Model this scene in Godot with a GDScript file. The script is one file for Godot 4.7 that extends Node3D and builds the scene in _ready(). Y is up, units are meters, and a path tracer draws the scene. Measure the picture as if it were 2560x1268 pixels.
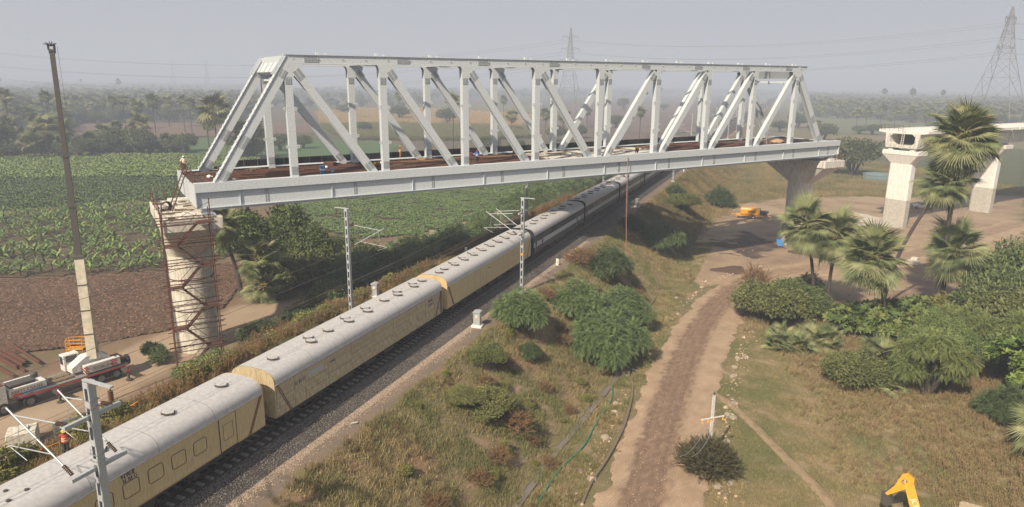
extends Node3D

# ---------------------------------------------------------------- mesh collector
class MB:
	var v := PackedVector3Array()
	var n := PackedVector3Array()
	var c := PackedColorArray()
	var u := PackedVector2Array()
	var col := Color.WHITE
	var xf := Transform3D()
	func tri(a: Vector3, b: Vector3, d: Vector3) -> void:
		a = xf * a; b = xf * b; d = xf * d
		var m := (d - a).cross(b - a).normalized()
		v.append(a); v.append(b); v.append(d)
		n.append(m); n.append(m); n.append(m)
		c.append(col); c.append(col); c.append(col)
	func quad(a: Vector3, b: Vector3, d: Vector3, e: Vector3) -> void:
		tri(a, b, d); tri(a, d, e)
	func trin(a: Vector3, b: Vector3, d: Vector3, na: Vector3, nb: Vector3, nd: Vector3) -> void:
		if (d - a).cross(b - a).dot(na + nb + nd) < 0.0:
			var t := b; b = d; d = t
			t = nb; nb = nd; nd = t
		v.append(xf * a); v.append(xf * b); v.append(xf * d)
		n.append((xf.basis * na).normalized()); n.append((xf.basis * nb).normalized()); n.append((xf.basis * nd).normalized())
		c.append(col); c.append(col); c.append(col)
	# box with centre, size and axes
	func obox(o: Vector3, ax: Vector3, ay: Vector3, az: Vector3) -> void:
		var p := []
		for k in 8:
			p.append(o + ax * (1.0 if k & 1 else -1.0) + ay * (1.0 if k & 2 else -1.0) + az * (1.0 if k & 4 else -1.0))
		for f in [[0, 2, 3, 1], [4, 5, 7, 6], [0, 1, 5, 4], [2, 6, 7, 3], [0, 4, 6, 2], [1, 3, 7, 5]]:
			quad(p[f[0]], p[f[1]], p[f[2]], p[f[3]])
	func box(o: Vector3, s: Vector3) -> void:
		obox(o, Vector3(s.x / 2, 0, 0), Vector3(0, s.y / 2, 0), Vector3(0, 0, s.z / 2))
	func boxa(a: Vector3, b: Vector3) -> void:
		box((a + b) / 2, (b - a).abs())
	# chamfered box: edges cut by e
	func cbox(o: Vector3, s: Vector3, e: float) -> void:
		var h := s / 2
		var st := []
		for k in 3:
			var i := Vector3(h.x, h.y, h.z)
			for m in 3:
				if m != k: i[m] -= e
			for sg in [-1.0, 1.0]:
				var ax := Vector3.ZERO; ax[k] = sg * h[k]
				var a1 := Vector3.ZERO; a1[(k + 1) % 3] = i[(k + 1) % 3]
				var a2 := Vector3.ZERO; a2[(k + 2) % 3] = i[(k + 2) % 3]
				if sg > 0: quad(o + ax - a1 - a2, o + ax - a1 + a2, o + ax + a1 + a2, o + ax + a1 - a2)
				else: quad(o + ax - a1 - a2, o + ax + a1 - a2, o + ax + a1 + a2, o + ax - a1 + a2)
		for k in 3:
			var k1 := (k + 1) % 3; var k2 := (k + 2) % 3
			for s1 in [-1.0, 1.0]:
				for s2 in [-1.0, 1.0]:
					var p := []
					for e1 in [-1.0, 1.0]:
						var q := Vector3.ZERO; q[k] = e1 * (h[k] - e); q[k1] = s1 * h[k1]; q[k2] = s2 * (h[k2] - e)
						var r := Vector3.ZERO; r[k] = e1 * (h[k] - e); r[k1] = s1 * (h[k1] - e); r[k2] = s2 * h[k2]
						p.append(o + q); p.append(o + r)
					if s1 * s2 > 0: quad(p[0], p[2], p[3], p[1])
					else: quad(p[0], p[1], p[3], p[2])
		for k in 8:
			var sx := 1.0 if k & 1 else -1.0; var sy := 1.0 if k & 2 else -1.0; var sz := 1.0 if k & 4 else -1.0
			var a := o + Vector3(sx * h.x, sy * (h.y - e), sz * (h.z - e))
			var b := o + Vector3(sx * (h.x - e), sy * h.y, sz * (h.z - e))
			var d := o + Vector3(sx * (h.x - e), sy * (h.y - e), sz * h.z)
			if sx * sy * sz > 0: tri(a, d, b)
			else: tri(a, b, d)
	# straight beam from a to b, w across, h along up
	func bar(a: Vector3, b: Vector3, w: float, h: float, up := Vector3.UP) -> void:
		var d := b - a
		var x := d.cross(up)
		if x.length() < 1e-5: x = d.cross(Vector3.RIGHT)
		x = x.normalized()
		var y := x.cross(d).normalized()
		obox((a + b) / 2, x * (w / 2), y * (h / 2), -d / 2)
	func tube(pts: Array, rad: Array, sides := 8, cap := true) -> void:
		var rings := []
		var ref := Vector3.UP
		for i in pts.size():
			var d: Vector3 = (pts[mini(i + 1, pts.size() - 1)] - pts[maxi(i - 1, 0)]).normalized()
			if absf(d.dot(ref)) > 0.95: ref = Vector3.RIGHT if absf(d.x) < 0.8 else Vector3.FORWARD
			var x := d.cross(ref).normalized()
			var y := x.cross(d).normalized()
			ref = y
			var ring := []
			for k in sides:
				var a := TAU * k / sides
				ring.append(x * cos(a) + y * sin(a))
			rings.append(ring)
		for i in pts.size() - 1:
			for k in sides:
				var m := (k + 1) % sides
				var p0: Vector3 = pts[i] + rings[i][k] * rad[i]; var p1: Vector3 = pts[i] + rings[i][m] * rad[i]
				var q0: Vector3 = pts[i + 1] + rings[i + 1][k] * rad[i + 1]; var q1: Vector3 = pts[i + 1] + rings[i + 1][m] * rad[i + 1]
				trin(p0, p1, q1, rings[i][k], rings[i][m], rings[i + 1][m])
				trin(p0, q1, q0, rings[i][k], rings[i + 1][m], rings[i + 1][k])
		if cap:
			for e in [0, pts.size() - 1]:
				for k in sides:
					var m := (k + 1) % sides
					var a: Vector3 = pts[e] + rings[e][k] * rad[e]; var b: Vector3 = pts[e] + rings[e][m] * rad[e]
					if e == 0: tri(pts[e], b, a)
					else: tri(pts[e], a, b)
	func rod(a: Vector3, b: Vector3, r: float, sides := 6) -> void:
		tube([a, b], [r, r], sides)
	# closed polygon in a plane (o + x*px + y*py) extruded along z by t, both faces
	func plate(poly: PackedVector2Array, o: Vector3, ax: Vector3, ay: Vector3, t: Vector3) -> void:
		var ids := Geometry2D.triangulate_polygon(poly)
		var flip := (ax.cross(ay)).dot(t) < 0
		for k in range(0, ids.size(), 3):
			var p := []
			for j in 3: p.append(o + ax * poly[ids[k + j]].x + ay * poly[ids[k + j]].y)
			var cw: bool = (p[1] - p[0]).cross(p[2] - p[0]).dot(t) > 0
			if cw:
				tri(p[0], p[1], p[2]); tri(p[0] + t, p[2] + t, p[1] + t)
			else:
				tri(p[0], p[2], p[1]); tri(p[0] + t, p[1] + t, p[2] + t)
		var area := 0.0
		for k in poly.size(): area += poly[k].cross(poly[(k + 1) % poly.size()])
		for k in poly.size():
			var a := poly[k]; var b := poly[(k + 1) % poly.size()]
			var A := o + ax * a.x + ay * a.y; var B := o + ax * b.x + ay * b.y
			if (area > 0) != flip: quad(A, A + t, B + t, B)
			else: quad(A, B, B + t, A + t)
	# lathe round axis d at o: profile of (radius, height)
	func lathe(o: Vector3, d: Vector3, prof: Array, sides := 16) -> void:
		d = d.normalized()
		var x := d.cross(Vector3.RIGHT if absf(d.x) < 0.8 else Vector3.UP).normalized()
		var y := x.cross(d).normalized()
		for i in prof.size() - 1:
			var a: Vector2 = prof[i]; var b: Vector2 = prof[i + 1]
			var sl := Vector2(b.y - a.y, a.x - b.x).normalized()
			for k in sides:
				var t0 := TAU * k / sides; var t1 := TAU * (k + 1) / sides
				var e0 := x * cos(t0) + y * sin(t0); var e1 := x * cos(t1) + y * sin(t1)
				var n0 := e0 * sl.x + d * sl.y; var n1 := e1 * sl.x + d * sl.y
				trin(o + e0 * a.x + d * a.y, o + e1 * b.x + d * b.y, o + e1 * a.x + d * a.y, n0, n1, n1)
				trin(o + e0 * a.x + d * a.y, o + e0 * b.x + d * b.y, o + e1 * b.x + d * b.y, n0, n0, n1)
	# small ball
	func ball(o: Vector3, r: Vector3, sides := 8, rings := 5) -> void:
		for i in rings:
			for k in sides:
				var q := []
				for e in [[i, k], [i, k + 1], [i + 1, k + 1], [i + 1, k]]:
					var la: float = PI * e[0] / rings - PI / 2; var lo: float = TAU * e[1] / sides
					q.append(Vector3(cos(la) * cos(lo), sin(la), cos(la) * sin(lo)))
				trin(o + q[0] * r, o + q[1] * r, o + q[2] * r, q[0], q[1], q[2])
				trin(o + q[0] * r, o + q[2] * r, o + q[3] * r, q[0], q[2], q[3])
	func mesh() -> ArrayMesh:
		var a := []
		a.resize(Mesh.ARRAY_MAX)
		a[Mesh.ARRAY_VERTEX] = v; a[Mesh.ARRAY_NORMAL] = n; a[Mesh.ARRAY_COLOR] = c
		if u.size() == v.size() and u.size() > 0: a[Mesh.ARRAY_TEX_UV] = u
		var m := ArrayMesh.new()
		m.add_surface_from_arrays(Mesh.PRIMITIVE_TRIANGLES, a)
		return m

# ---------------------------------------------------------------- naming and placing
var used := {}
func numbered(called: String) -> String:
	var k: int = used.get(called, -1) + 1
	used[called] = k
	return called if k == 0 else "%s_%03d" % [called, k]

func tag(o: Node, label: String, category: String, group := "") -> Node:
	o.set_meta("label", label)
	o.set_meta("category", category)
	if group: o.set_meta("group", group)
	return o

func thing(called: String, label: String, category: String, at := Vector3.ZERO, turn := 0.0, group := "") -> Node3D:
	var o := Node3D.new()
	o.name = numbered(called)
	add_child(o)
	o.position = at
	o.rotation.y = turn
	tag(o, label, category, group)
	return o

func part(called: String, m: Variant, mat: Material, parent: Node) -> MeshInstance3D:
	var o := MeshInstance3D.new()
	o.mesh = m.mesh() if m is MB else m
	o.material_override = mat
	o.name = numbered(called) if parent == self else called
	parent.add_child(o, true)
	return o

func single(called: String, m: Variant, mat: Material, label: String, category: String, group := "", at := Vector3.ZERO, turn := 0.0) -> MeshInstance3D:
	var o := part(called, m, mat, self)
	o.position = at
	o.rotation.y = turn
	tag(o, label, category, group)
	return o

func struct(called: String, m: Variant, mat: Material) -> MeshInstance3D:
	var o := part(called, m, mat, self)
	o.set_meta("kind", "structure")
	return o

func copy(src: Node3D, at: Vector3, turn := 0.0, scl := Vector3.ONE, label := "") -> Node3D:
	var base := src.name.rstrip("0123456789").rstrip("_")
	var r: Node3D = src.duplicate()
	r.name = numbered(base)
	add_child(r)
	r.position = at
	r.rotation = Vector3(0, turn, 0)
	r.scale = scl
	if label: r.set_meta("label", label)
	return r

func scatter(called: String, m: Mesh, mat: Material, xfs: Array, cols: Array, label := "", category := "", parent: Node = self) -> MultiMeshInstance3D:
	var mm := MultiMesh.new()
	mm.transform_format = MultiMesh.TRANSFORM_3D
	mm.use_colors = cols.size() > 0
	mm.mesh = m
	mm.instance_count = xfs.size()
	for k in xfs.size():
		mm.set_instance_transform(k, xfs[k])
		if cols.size() > 0: mm.set_instance_color(k, cols[k])
	var o := MultiMeshInstance3D.new()
	o.multimesh = mm
	o.material_override = mat
	o.name = numbered(called) if parent == self else called
	parent.add_child(o, true)
	o.set_meta("kind", "stuff")
	if label: tag(o, label, category)
	return o

# ---------------------------------------------------------------- materials
var M := {}
func lin(r: float, g: float, b: float) -> Color:
	return Color(r, g, b).linear_to_srgb()

func noise_tex(freq: float, seed_: int, lo: float, hi: float, size := 512, oct := 4, type := FastNoiseLite.TYPE_SIMPLEX_SMOOTH, normal := 0.0) -> Texture2D:
	var f := FastNoiseLite.new()
	f.seed = seed_; f.frequency = freq; f.noise_type = type
	f.fractal_octaves = oct
	var t := NoiseTexture2D.new()
	t.width = size; t.height = size; t.seamless = true; t.noise = f
	t.normalize = true
	if normal > 0.0:
		t.as_normal_map = true; t.bump_strength = normal
	else:
		var g := Gradient.new()
		g.set_color(0, Color(lo, lo, lo)); g.set_color(1, Color(hi, hi, hi))
		t.color_ramp = g
	return t

func mat(color: Color, rough := 0.8, metal := 0.0, tex: Texture2D = null, scale := 1.0, nrm: Texture2D = null, nscale := 1.0) -> StandardMaterial3D:
	var m := StandardMaterial3D.new()
	m.albedo_color = color
	m.roughness = rough
	m.metallic = metal
	m.cull_mode = BaseMaterial3D.CULL_DISABLED
	m.vertex_color_use_as_albedo = true
	if tex or nrm:
		m.uv1_triplanar = true
		m.uv1_world_triplanar = true
		m.uv1_scale = Vector3.ONE * scale
		m.albedo_texture = tex
		if nrm:
			m.normal_enabled = true
			m.normal_texture = nrm
			m.normal_scale = nscale
	return m

func leaf_mat(color: Color, back := 0.35) -> StandardMaterial3D:
	var m := mat(color, 0.55)
	m.backlight_enabled = true
	m.backlight = Color(back, back, back * 0.6)
	m.metallic_specular = 0.35
	return m

func make_materials() -> void:
	var fine := noise_tex(0.05, 11, 0.62, 1.0, 512, 5)
	var soft := noise_tex(0.012, 12, 0.78, 1.0, 512, 4)
	var grit := noise_tex(0.09, 13, 0.45, 1.0, 512, 4)
	var streak := noise_tex(0.02, 14, 0.86, 1.0, 512, 5)
	var drip := noise_tex(0.02, 24, 0.62, 1.0, 512, 5)
	var drip2 := noise_tex(0.02, 25, 0.80, 1.0, 512, 5)
	var bumpf := noise_tex(0.06, 15, 0, 1, 512, 4, FastNoiseLite.TYPE_SIMPLEX_SMOOTH, 6.0)
	var bumps := noise_tex(0.02, 16, 0, 1, 512, 4, FastNoiseLite.TYPE_SIMPLEX_SMOOTH, 3.0)
	M.steel = mat(lin(0.57, 0.63, 0.68), 0.5, 0.0, drip2, 0.5)
	M.bolt = mat(lin(0.50, 0.51, 0.51), 0.55)
	M.steel_dark = mat(lin(0.22, 0.225, 0.23), 0.6, 0.0, streak, 0.3)
	M.concrete = mat(lin(0.80, 0.78, 0.73), 0.85, 0.0, drip, 0.3)
	M.concrete_white = mat(lin(0.80, 0.79, 0.76), 0.8, 0.0, drip2, 0.3)
	M.concrete_stain = mat(lin(0.76, 0.73, 0.64), 0.85, 0.0, drip, 0.3)
	M.rust = mat(lin(0.20, 0.085, 0.055), 0.85, 0.0, grit, 0.6)
	M.rust_deck = mat(lin(0.15, 0.085, 0.065), 0.9, 0.0, grit, 0.25)
	M.scaffold = mat(lin(0.17, 0.065, 0.04), 0.8, 0.0, grit, 0.9)
	M.ground = mat(Color.WHITE, 0.95, 0.0, fine, 0.35, bumpf, 0.9)
	M.road = mat(Color.WHITE, 0.95, 0.0, fine, 0.45, bumpf, 0.7)
	M.soil = mat(Color.WHITE, 0.95, 0.0, grit, 0.5, bumpf, 1.0)
	M.ballast = mat(Color.WHITE, 0.9, 0.0, grit, 0.9, bumpf, 1.6)
	M.stone = mat(Color.WHITE, 0.9, 0.0, grit, 0.8)
	M.rail = mat(lin(0.10, 0.055, 0.04), 0.6, 0.4, grit, 1.0)
	M.railtop = mat(lin(0.45, 0.43, 0.42), 0.3, 0.9)
	M.sleeper = mat(lin(0.34, 0.32, 0.29), 0.9, 0.0, fine, 0.7)
	M.cream = mat(lin(0.62, 0.485, 0.27), 0.5, 0.0, drip2, 0.9)
	M.cream_worn = mat(lin(0.62, 0.52, 0.34), 0.6, 0.0, drip, 0.9)
	M.roof = mat(lin(0.50, 0.50, 0.51), 0.5, 0.1, streak, 0.3)
	M.seam = mat(lin(0.06, 0.05, 0.045), 0.8)
	M.navy = mat(lin(0.018, 0.026, 0.042), 0.45, 0.0, streak, 0.5)
	M.band = mat(lin(0.42, 0.46, 0.48), 0.5, 0.0, streak, 0.5)
	M.under = mat(lin(0.05, 0.042, 0.037), 0.85)
	M.glass = mat(lin(0.02, 0.024, 0.03), 0.12)
	M.maroon = mat(lin(0.10, 0.015, 0.015), 0.6)
	M.ink = mat(lin(0.03, 0.05, 0.14), 0.7)
	M.black = mat(lin(0.012, 0.012, 0.013), 0.7)
	M.rubber = mat(lin(0.02, 0.019, 0.018), 0.85)
	M.white = mat(lin(0.74, 0.74, 0.72), 0.5, 0.0, soft, 0.6)
	M.galv = mat(lin(0.48, 0.52, 0.56), 0.45, 0.3, streak, 0.8)
	M.wire = mat(lin(0.16, 0.13, 0.11), 0.6, 0.3)
	M.insul = mat(lin(0.09, 0.05, 0.035), 0.35)
	M.yellow = mat(lin(0.78, 0.36, 0.02), 0.45, 0.0, soft, 0.7)
	M.orange = mat(lin(0.72, 0.28, 0.03), 0.55)
	M.red = mat(lin(0.55, 0.05, 0.03), 0.55)
	M.blue = mat(lin(0.04, 0.16, 0.42), 0.5)
	M.teal = mat(lin(0.22, 0.32, 0.35), 0.6)
	M.tarp = mat(lin(0.05, 0.20, 0.50), 0.6)
	M.vest = mat(Color.WHITE, 0.8)
	M.hose = mat(lin(0.02, 0.20, 0.13), 0.5)
	M.pipe = mat(lin(0.24, 0.19, 0.13), 0.7, 0.0, fine, 0.6)
	M.wood = mat(lin(0.30, 0.22, 0.14), 0.9, 0.0, grit, 0.8)
	M.bark = mat(lin(0.115, 0.095, 0.085), 0.95, 0.0, grit, 0.9, bumpf, 1.2)
	M.boom_dark = mat(lin(0.12, 0.112, 0.105), 0.6, 0.0, grit, 0.35)
	M.boom_white = mat(lin(0.66, 0.62, 0.50), 0.6, 0.0, soft, 0.3)
	M.leaf = leaf_mat(Color.WHITE, 0.35)
	M.palm = leaf_mat(Color.WHITE, 0.3)
	M.grass = leaf_mat(Color.WHITE, 0.3)
	M.pylon = mat(lin(0.22, 0.22, 0.23), 0.6, 0.3)
	M.plastic = mat(lin(0.75, 0.75, 0.73), 0.4)
	M.joint = mat(lin(0.22, 0.14, 0.08), 0.9, 0.0, grit, 0.7)
	M.concrete_grey = mat(lin(0.50, 0.485, 0.44), 0.85, 0.0, soft, 0.3, bumps, 0.2)
	M.drain = mat(lin(0.24, 0.20, 0.165), 0.9, 0.0, grit, 0.5)
	M.roof_seam = mat(lin(0.24, 0.24, 0.25), 0.6)
	for k in ["concrete", "concrete_stain", "concrete_white", "cream", "cream_worn"]: M[k].uv1_scale *= Vector3(1, 0.14, 1)
	M.tan_roof = mat(lin(0.48, 0.38, 0.25), 0.6, 0.0, soft, 0.7)

var rng := RandomNumberGenerator.new()
func rf(a: float, b: float) -> float:
	return rng.randf_range(a, b)
var nz := FastNoiseLite.new()
var nz2 := FastNoiseLite.new()
func noise(x: float, z: float, s: float) -> float:   # about -1..1, s metres a wave
	return nz.get_noise_2d(x / s * 100.0, z / s * 100.0)

# ---------------------------------------------------------------- frames of reference (metres, ground y = 0)
const RAIL := 7.55
const TURN_RAIL := -0.3805
const TRACK0 := Vector3(-15.516, 0, -37.802)
const RD := Vector3(0.37137, 0, -0.92849)
const RN := Vector3(0.92849, 0, 0.37137)
func trk_at(t: float, off: float, y := 0.0) -> Vector3:
	return TRACK0 + RD * t + RN * off + Vector3(0, y, 0)
func track_of(x: float, z: float) -> Vector2:
	var q := Vector3(x, 0, z) - TRACK0
	return Vector2(q.dot(RD), q.dot(RN))

const BO := Vector3(-22.701, 18.634, -70.564)   # near truss, first upright, deck edge level
var BX := Transform3D()
func br(s: float, y: float, p: float) -> Vector3:   # p counts away from the near truss
	return BX * Vector3(s, y, -p)

# height of the railway bank above the plain
var prof := [[-22.5, -0.3], [-21.0, 0.0], [-10.6, 6.35], [-8.3, 6.62], [4.6, 6.62], [5.0, 6.4], [13.2, 0.15], [14.2, -0.3]]
func bank(off: float) -> float:
	if off <= prof[0][0] or off >= prof[-1][0]: return -0.3
	for k in prof.size() - 1:
		if off <= prof[k + 1][0]:
			var a = prof[k]; var b = prof[k + 1]
			return lerpf(a[1], b[1], (off - a[0]) / (b[0] - a[0]))
	return -0.3
func ground_h(x: float, z: float) -> float:
	var g := noise(x, z, 9.0) * 0.10 + noise(x + 70.0, z, 2.2) * 0.03
	var q := track_of(x, z)
	var b := bank(q.y)
	if b > -0.29: b += noise(x, z, 3.5) * 0.16 * smoothstep(4.8, 7.0, absf(q.y + 3.0) - 4.0) + noise(x, z, 11.0) * 0.2 * smoothstep(4.8, 8.0, absf(q.y + 3.0) - 4.0)
	return maxf(g, b)
const DIRT := [Vector2(25.1, -100.2), Vector2(34.2, -122.0), Vector2(45.7, -147.6), Vector2(56.2, -166.2), Vector2(69.8, -176.2), Vector2(90.3, -179.6), Vector2(139.6, -184.6), Vector2(73.7, -93.8), Vector2(62.9, -88.0), Vector2(53.3, -76.9), Vector2(47.9, -80.3), Vector2(46.1, -85.7), Vector2(46.2, -92.8), Vector2(43.0, -97.7), Vector2(35.3, -95.9), Vector2(28.6, -91.1)]
const LIME := [Vector2(71.5, -142.5), Vector2(79.5, -154.4), Vector2(83.1, -149.8), Vector2(79.3, -142.1), Vector2(72.8, -136.4), Vector2(68.4, -134.3)]
const DARK_SOIL := [Vector2(38.3, -122.2), Vector2(45.5, -133.0), Vector2(48.1, -122.7), Vector2(42.6, -113.4), Vector2(37.7, -113.2)]
const ROADC := [Vector2(9.2, -40.0), Vector2(12.4, -49.3), Vector2(16.1, -59.6), Vector2(21.1, -72.1), Vector2(26.9, -84.1), Vector2(32.2, -92.6), Vector2(37.8, -98.9), Vector2(44.7, -103.3), Vector2(52.5, -106.5), Vector2(65.7, -111.7), Vector2(87.8, -128.1), Vector2(110.7, -144.8)]
const BROWN_R := [Vector2(49.2, -82.6), Vector2(51.6, -91.1), Vector2(65.3, -101.9), Vector2(74.8, -102.3), Vector2(75.2, -95.9), Vector2(64.8, -81.6), Vector2(57.1, -79.9)]
const PLOUGH := [Vector2(-75.5, -93.4), Vector2(-63.3, -95.8), Vector2(-52.6, -99.0), Vector2(-45.6, -104.1), Vector2(-44.1, -106.7), Vector2(-38.9, -95.3), Vector2(-36.7, -82.6), Vector2(-39.7, -74.1), Vector2(-46.7, -69.0), Vector2(-54.7, -65.8)]
const BANANA := [Vector2(-110.9, -140.2), Vector2(-82.9, -157.8), Vector2(-65.7, -152.6), Vector2(-45.7, -109.2), Vector2(-53.0, -99.9), Vector2(-63.7, -96.4), Vector2(-75.8, -93.8)]
const FIELD_LOW := [Vector2(-150.8, -190.0), Vector2(-98.3, -197.7), Vector2(-77.9, -182.1), Vector2(-67.0, -176.0), Vector2(-67.4, -156.7), Vector2(-84.5, -161.1), Vector2(-115.2, -143.6)]
const FIELD_PALE := [Vector2(-198.9, -248.9), Vector2(-129.5, -262.5), Vector2(-96.4, -256.0), Vector2(-71.1, -207.2), Vector2(-68.2, -179.3), Vector2(-99.1, -199.4), Vector2(-152.9, -189.8)]
const FIELD_ROWS := [Vector2(-62.3, -177.7), Vector2(-32.9, -197.4), Vector2(6.0, -214.0), Vector2(30.3, -226.2), Vector2(24.3, -208.2), Vector2(13.2, -189.3), Vector2(1.8, -165.4), Vector2(-8.6, -142.0), Vector2(-17.7, -127.7), Vector2(-28.0, -122.0), Vector2(-42.4, -135.8), Vector2(-54.1, -153.4)]
const STRIP_GREEN := [Vector2(-249.6, -334.1), Vector2(-195.8, -342.3), Vector2(-125.5, -335.2), Vector2(-79.1, -337.1), Vector2(-50.7, -318.5), Vector2(-44.2, -276.9), Vector2(-61.4, -247.6), Vector2(-97.9, -260.1), Vector2(-168.3, -278.7), Vector2(-209.1, -278.8)]
const STRIP_BROWN := [Vector2(-282.7, -442.3), Vector2(-178.0, -477.9), Vector2(-138.8, -486.2), Vector2(-110.5, -393.9), Vector2(-132.6, -354.6), Vector2(-217.6, -339.0)]
const MAIZE_DRY := [Vector2(-178.5, -626.6), Vector2(-166.8, -716.7), Vector2(-98.2, -761.3), Vector2(-41.5, -692.1), Vector2(16.5, -621.3), Vector2(24.4, -554.8), Vector2(4.3, -459.1), Vector2(-37.0, -477.8), Vector2(-84.0, -477.8), Vector2(-128.7, -459.7)]
const MAIZE_GREEN := [Vector2(-124.2, -443.3), Vector2(-76.4, -465.5), Vector2(4.2, -442.7), Vector2(10.0, -368.0), Vector2(-16.8, -346.0), Vector2(-56.1, -340.4), Vector2(-84.0, -341.2)]
const MAIZE_FAR := [Vector2(-113.9, -970.2), Vector2(24.9, -950.6), Vector2(28.7, -656.8), Vector2(-35.6, -735.0), Vector2(-95.6, -813.5)]
const PLAIN_PURPLE := [Vector2(235.0, -1744.4), Vector2(816.2, -2826.7), Vector2(327.4, -1106.9), Vector2(119.4, -432.6), Vector2(74.9, -408.0), Vector2(52.2, -459.5), Vector2(37.4, -557.7), Vector2(75.5, -969.8)]
const PALE_RIGHT := [Vector2(289.2, -673.0), Vector2(345.2, -626.4), Vector2(342.8, -522.2), Vector2(274.7, -417.0), Vector2(188.4, -429.8)]
const TAN_RIGHT := [Vector2(182.8, -406.0), Vector2(217.6, -396.2), Vector2(204.7, -372.3), Vector2(170.3, -372.6)]
const GREEN_RIGHT := [Vector2(165.4, -361.7), Vector2(193.8, -355.8), Vector2(249.9, -336.3), Vector2(145.1, -192.0), Vector2(136.0, -198.9), Vector2(129.1, -215.3), Vector2(116.6, -234.2), Vector2(130.7, -273.4)]

func inside(poly: Array, x: float, z: float) -> bool:
	return Geometry2D.is_point_in_polygon(Vector2(x, z), PackedVector2Array(poly))
func mixc(a: Color, b: Color, t: float) -> Color:
	return a.lerp(b, clampf(t, 0.0, 1.0))

const TAN := Color(0.46, 0.345, 0.235)
const BROWN := Color(0.25, 0.165, 0.115)
const PALE := Color(0.50, 0.40, 0.30)
const DRYG := Color(0.27, 0.205, 0.11)
const GREENG := Color(0.15, 0.16, 0.065)
const WILD := Color(0.155, 0.135, 0.062)

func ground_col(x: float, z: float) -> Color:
	var q := track_of(x, z)
	var n1 := noise(x, z, 14.0); var n2 := noise(x + 300.0, z, 4.0); var n3 := noise(x, z + 500.0, 1.3)
	var wx := x + noise(x, z, 9.0) * 5.0 + n2 * 1.5 + n3 * 0.9; var wz := z + noise(x + 90.0, z, 9.0) * 5.0 + n2 * 1.5 + n3 * 0.9
	var wild := mixc(mixc(GREENG, DRYG, 0.5 + n1 * 0.9 + n2 * 0.5), TAN, (n2 + n3 * 0.6 - 0.28) * 1.5)
	if q.y > 13.0:
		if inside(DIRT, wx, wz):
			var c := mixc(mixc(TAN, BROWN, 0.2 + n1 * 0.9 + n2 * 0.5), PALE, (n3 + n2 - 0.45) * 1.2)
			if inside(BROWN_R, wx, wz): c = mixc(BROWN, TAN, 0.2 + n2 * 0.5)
			if inside(DARK_SOIL, wx, wz): c = mixc(Color(0.085, 0.058, 0.048), BROWN, n2)  # darker soil colour inside this patch, mottled towards brown by noise
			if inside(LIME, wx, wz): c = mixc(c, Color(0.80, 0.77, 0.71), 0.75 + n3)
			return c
		if inside(BROWN_R, wx, wz): return mixc(BROWN, DRYG, 0.2 + n2 * 0.6)
		return wild
	if q.y < -20.0 and q.x < 120.0 and z > -160.0:
		if q.y > -38.0:
			var lane := absf(q.y + 31.0 + n1 * 1.5) - 3.6 + n2 * 0.8
			var c := mixc(mixc(TAN, PALE, 0.3 + n2), mixc(BROWN, DRYG, 0.25 + n2 * 0.6), lane * 0.7)
			if q.y > -27.0 and q.x > 16.0: c = mixc(c, wild, 0.7 + n2)
			return c
		return mixc(BROWN, WILD, 0.5 + n2)
	var far := mixc(mixc(Color(0.11, 0.105, 0.05), Color(0.17, 0.12, 0.085), 0.5 + noise(x, z, 160.0) * 1.6), Color(0.09, 0.125, 0.045), noise(x + 900.0, z, 230.0) * 2.0)
	return mixc(far, far * 0.75, n1)

func lines(lo: float, hi: float, step: float, outer_lo: float, outer_hi: float) -> PackedFloat32Array:
	var a := PackedFloat32Array()
	var left := []
	var p := lo; var s := step
	while p > outer_lo:
		s = minf(s * 1.22, 900.0); p -= s; left.append(p)
	left.reverse()
	for q in left: a.append(q)
	p = lo
	while p <= hi:
		a.append(p); p += step
	s = step
	while p < outer_hi:
		a.append(p); s = minf(s * 1.22, 900.0); p += s
	return a

func grid_mesh(xs: PackedFloat32Array, zs: PackedFloat32Array, h: Callable, colf: Callable) -> ArrayMesh:
	var v := PackedVector3Array(); var n := PackedVector3Array(); var c := PackedColorArray(); var ix := PackedInt32Array()
	var W := xs.size()
	for j in zs.size():
		for i in W:
			v.append(Vector3(xs[i], h.call(xs[i], zs[j]), zs[j]))
			c.append(colf.call(xs[i], zs[j]))
	for j in zs.size():
		for i in W:
			var a := v[j * W + mini(i + 1, W - 1)] - v[j * W + maxi(i - 1, 0)]
			var b := v[mini(j + 1, zs.size() - 1) * W + i] - v[maxi(j - 1, 0) * W + i]
			n.append(b.cross(a).normalized())
	for j in zs.size() - 1:
		for i in W - 1:
			var k := j * W + i
			ix.append_array([k, k + 1, k + W + 1, k, k + W + 1, k + W])
	var arr := []
	arr.resize(Mesh.ARRAY_MAX)
	arr[Mesh.ARRAY_VERTEX] = v; arr[Mesh.ARRAY_NORMAL] = n; arr[Mesh.ARRAY_COLOR] = c; arr[Mesh.ARRAY_INDEX] = ix
	var m := ArrayMesh.new()
	m.add_surface_from_arrays(Mesh.PRIMITIVE_TRIANGLES, arr)
	return m

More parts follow.
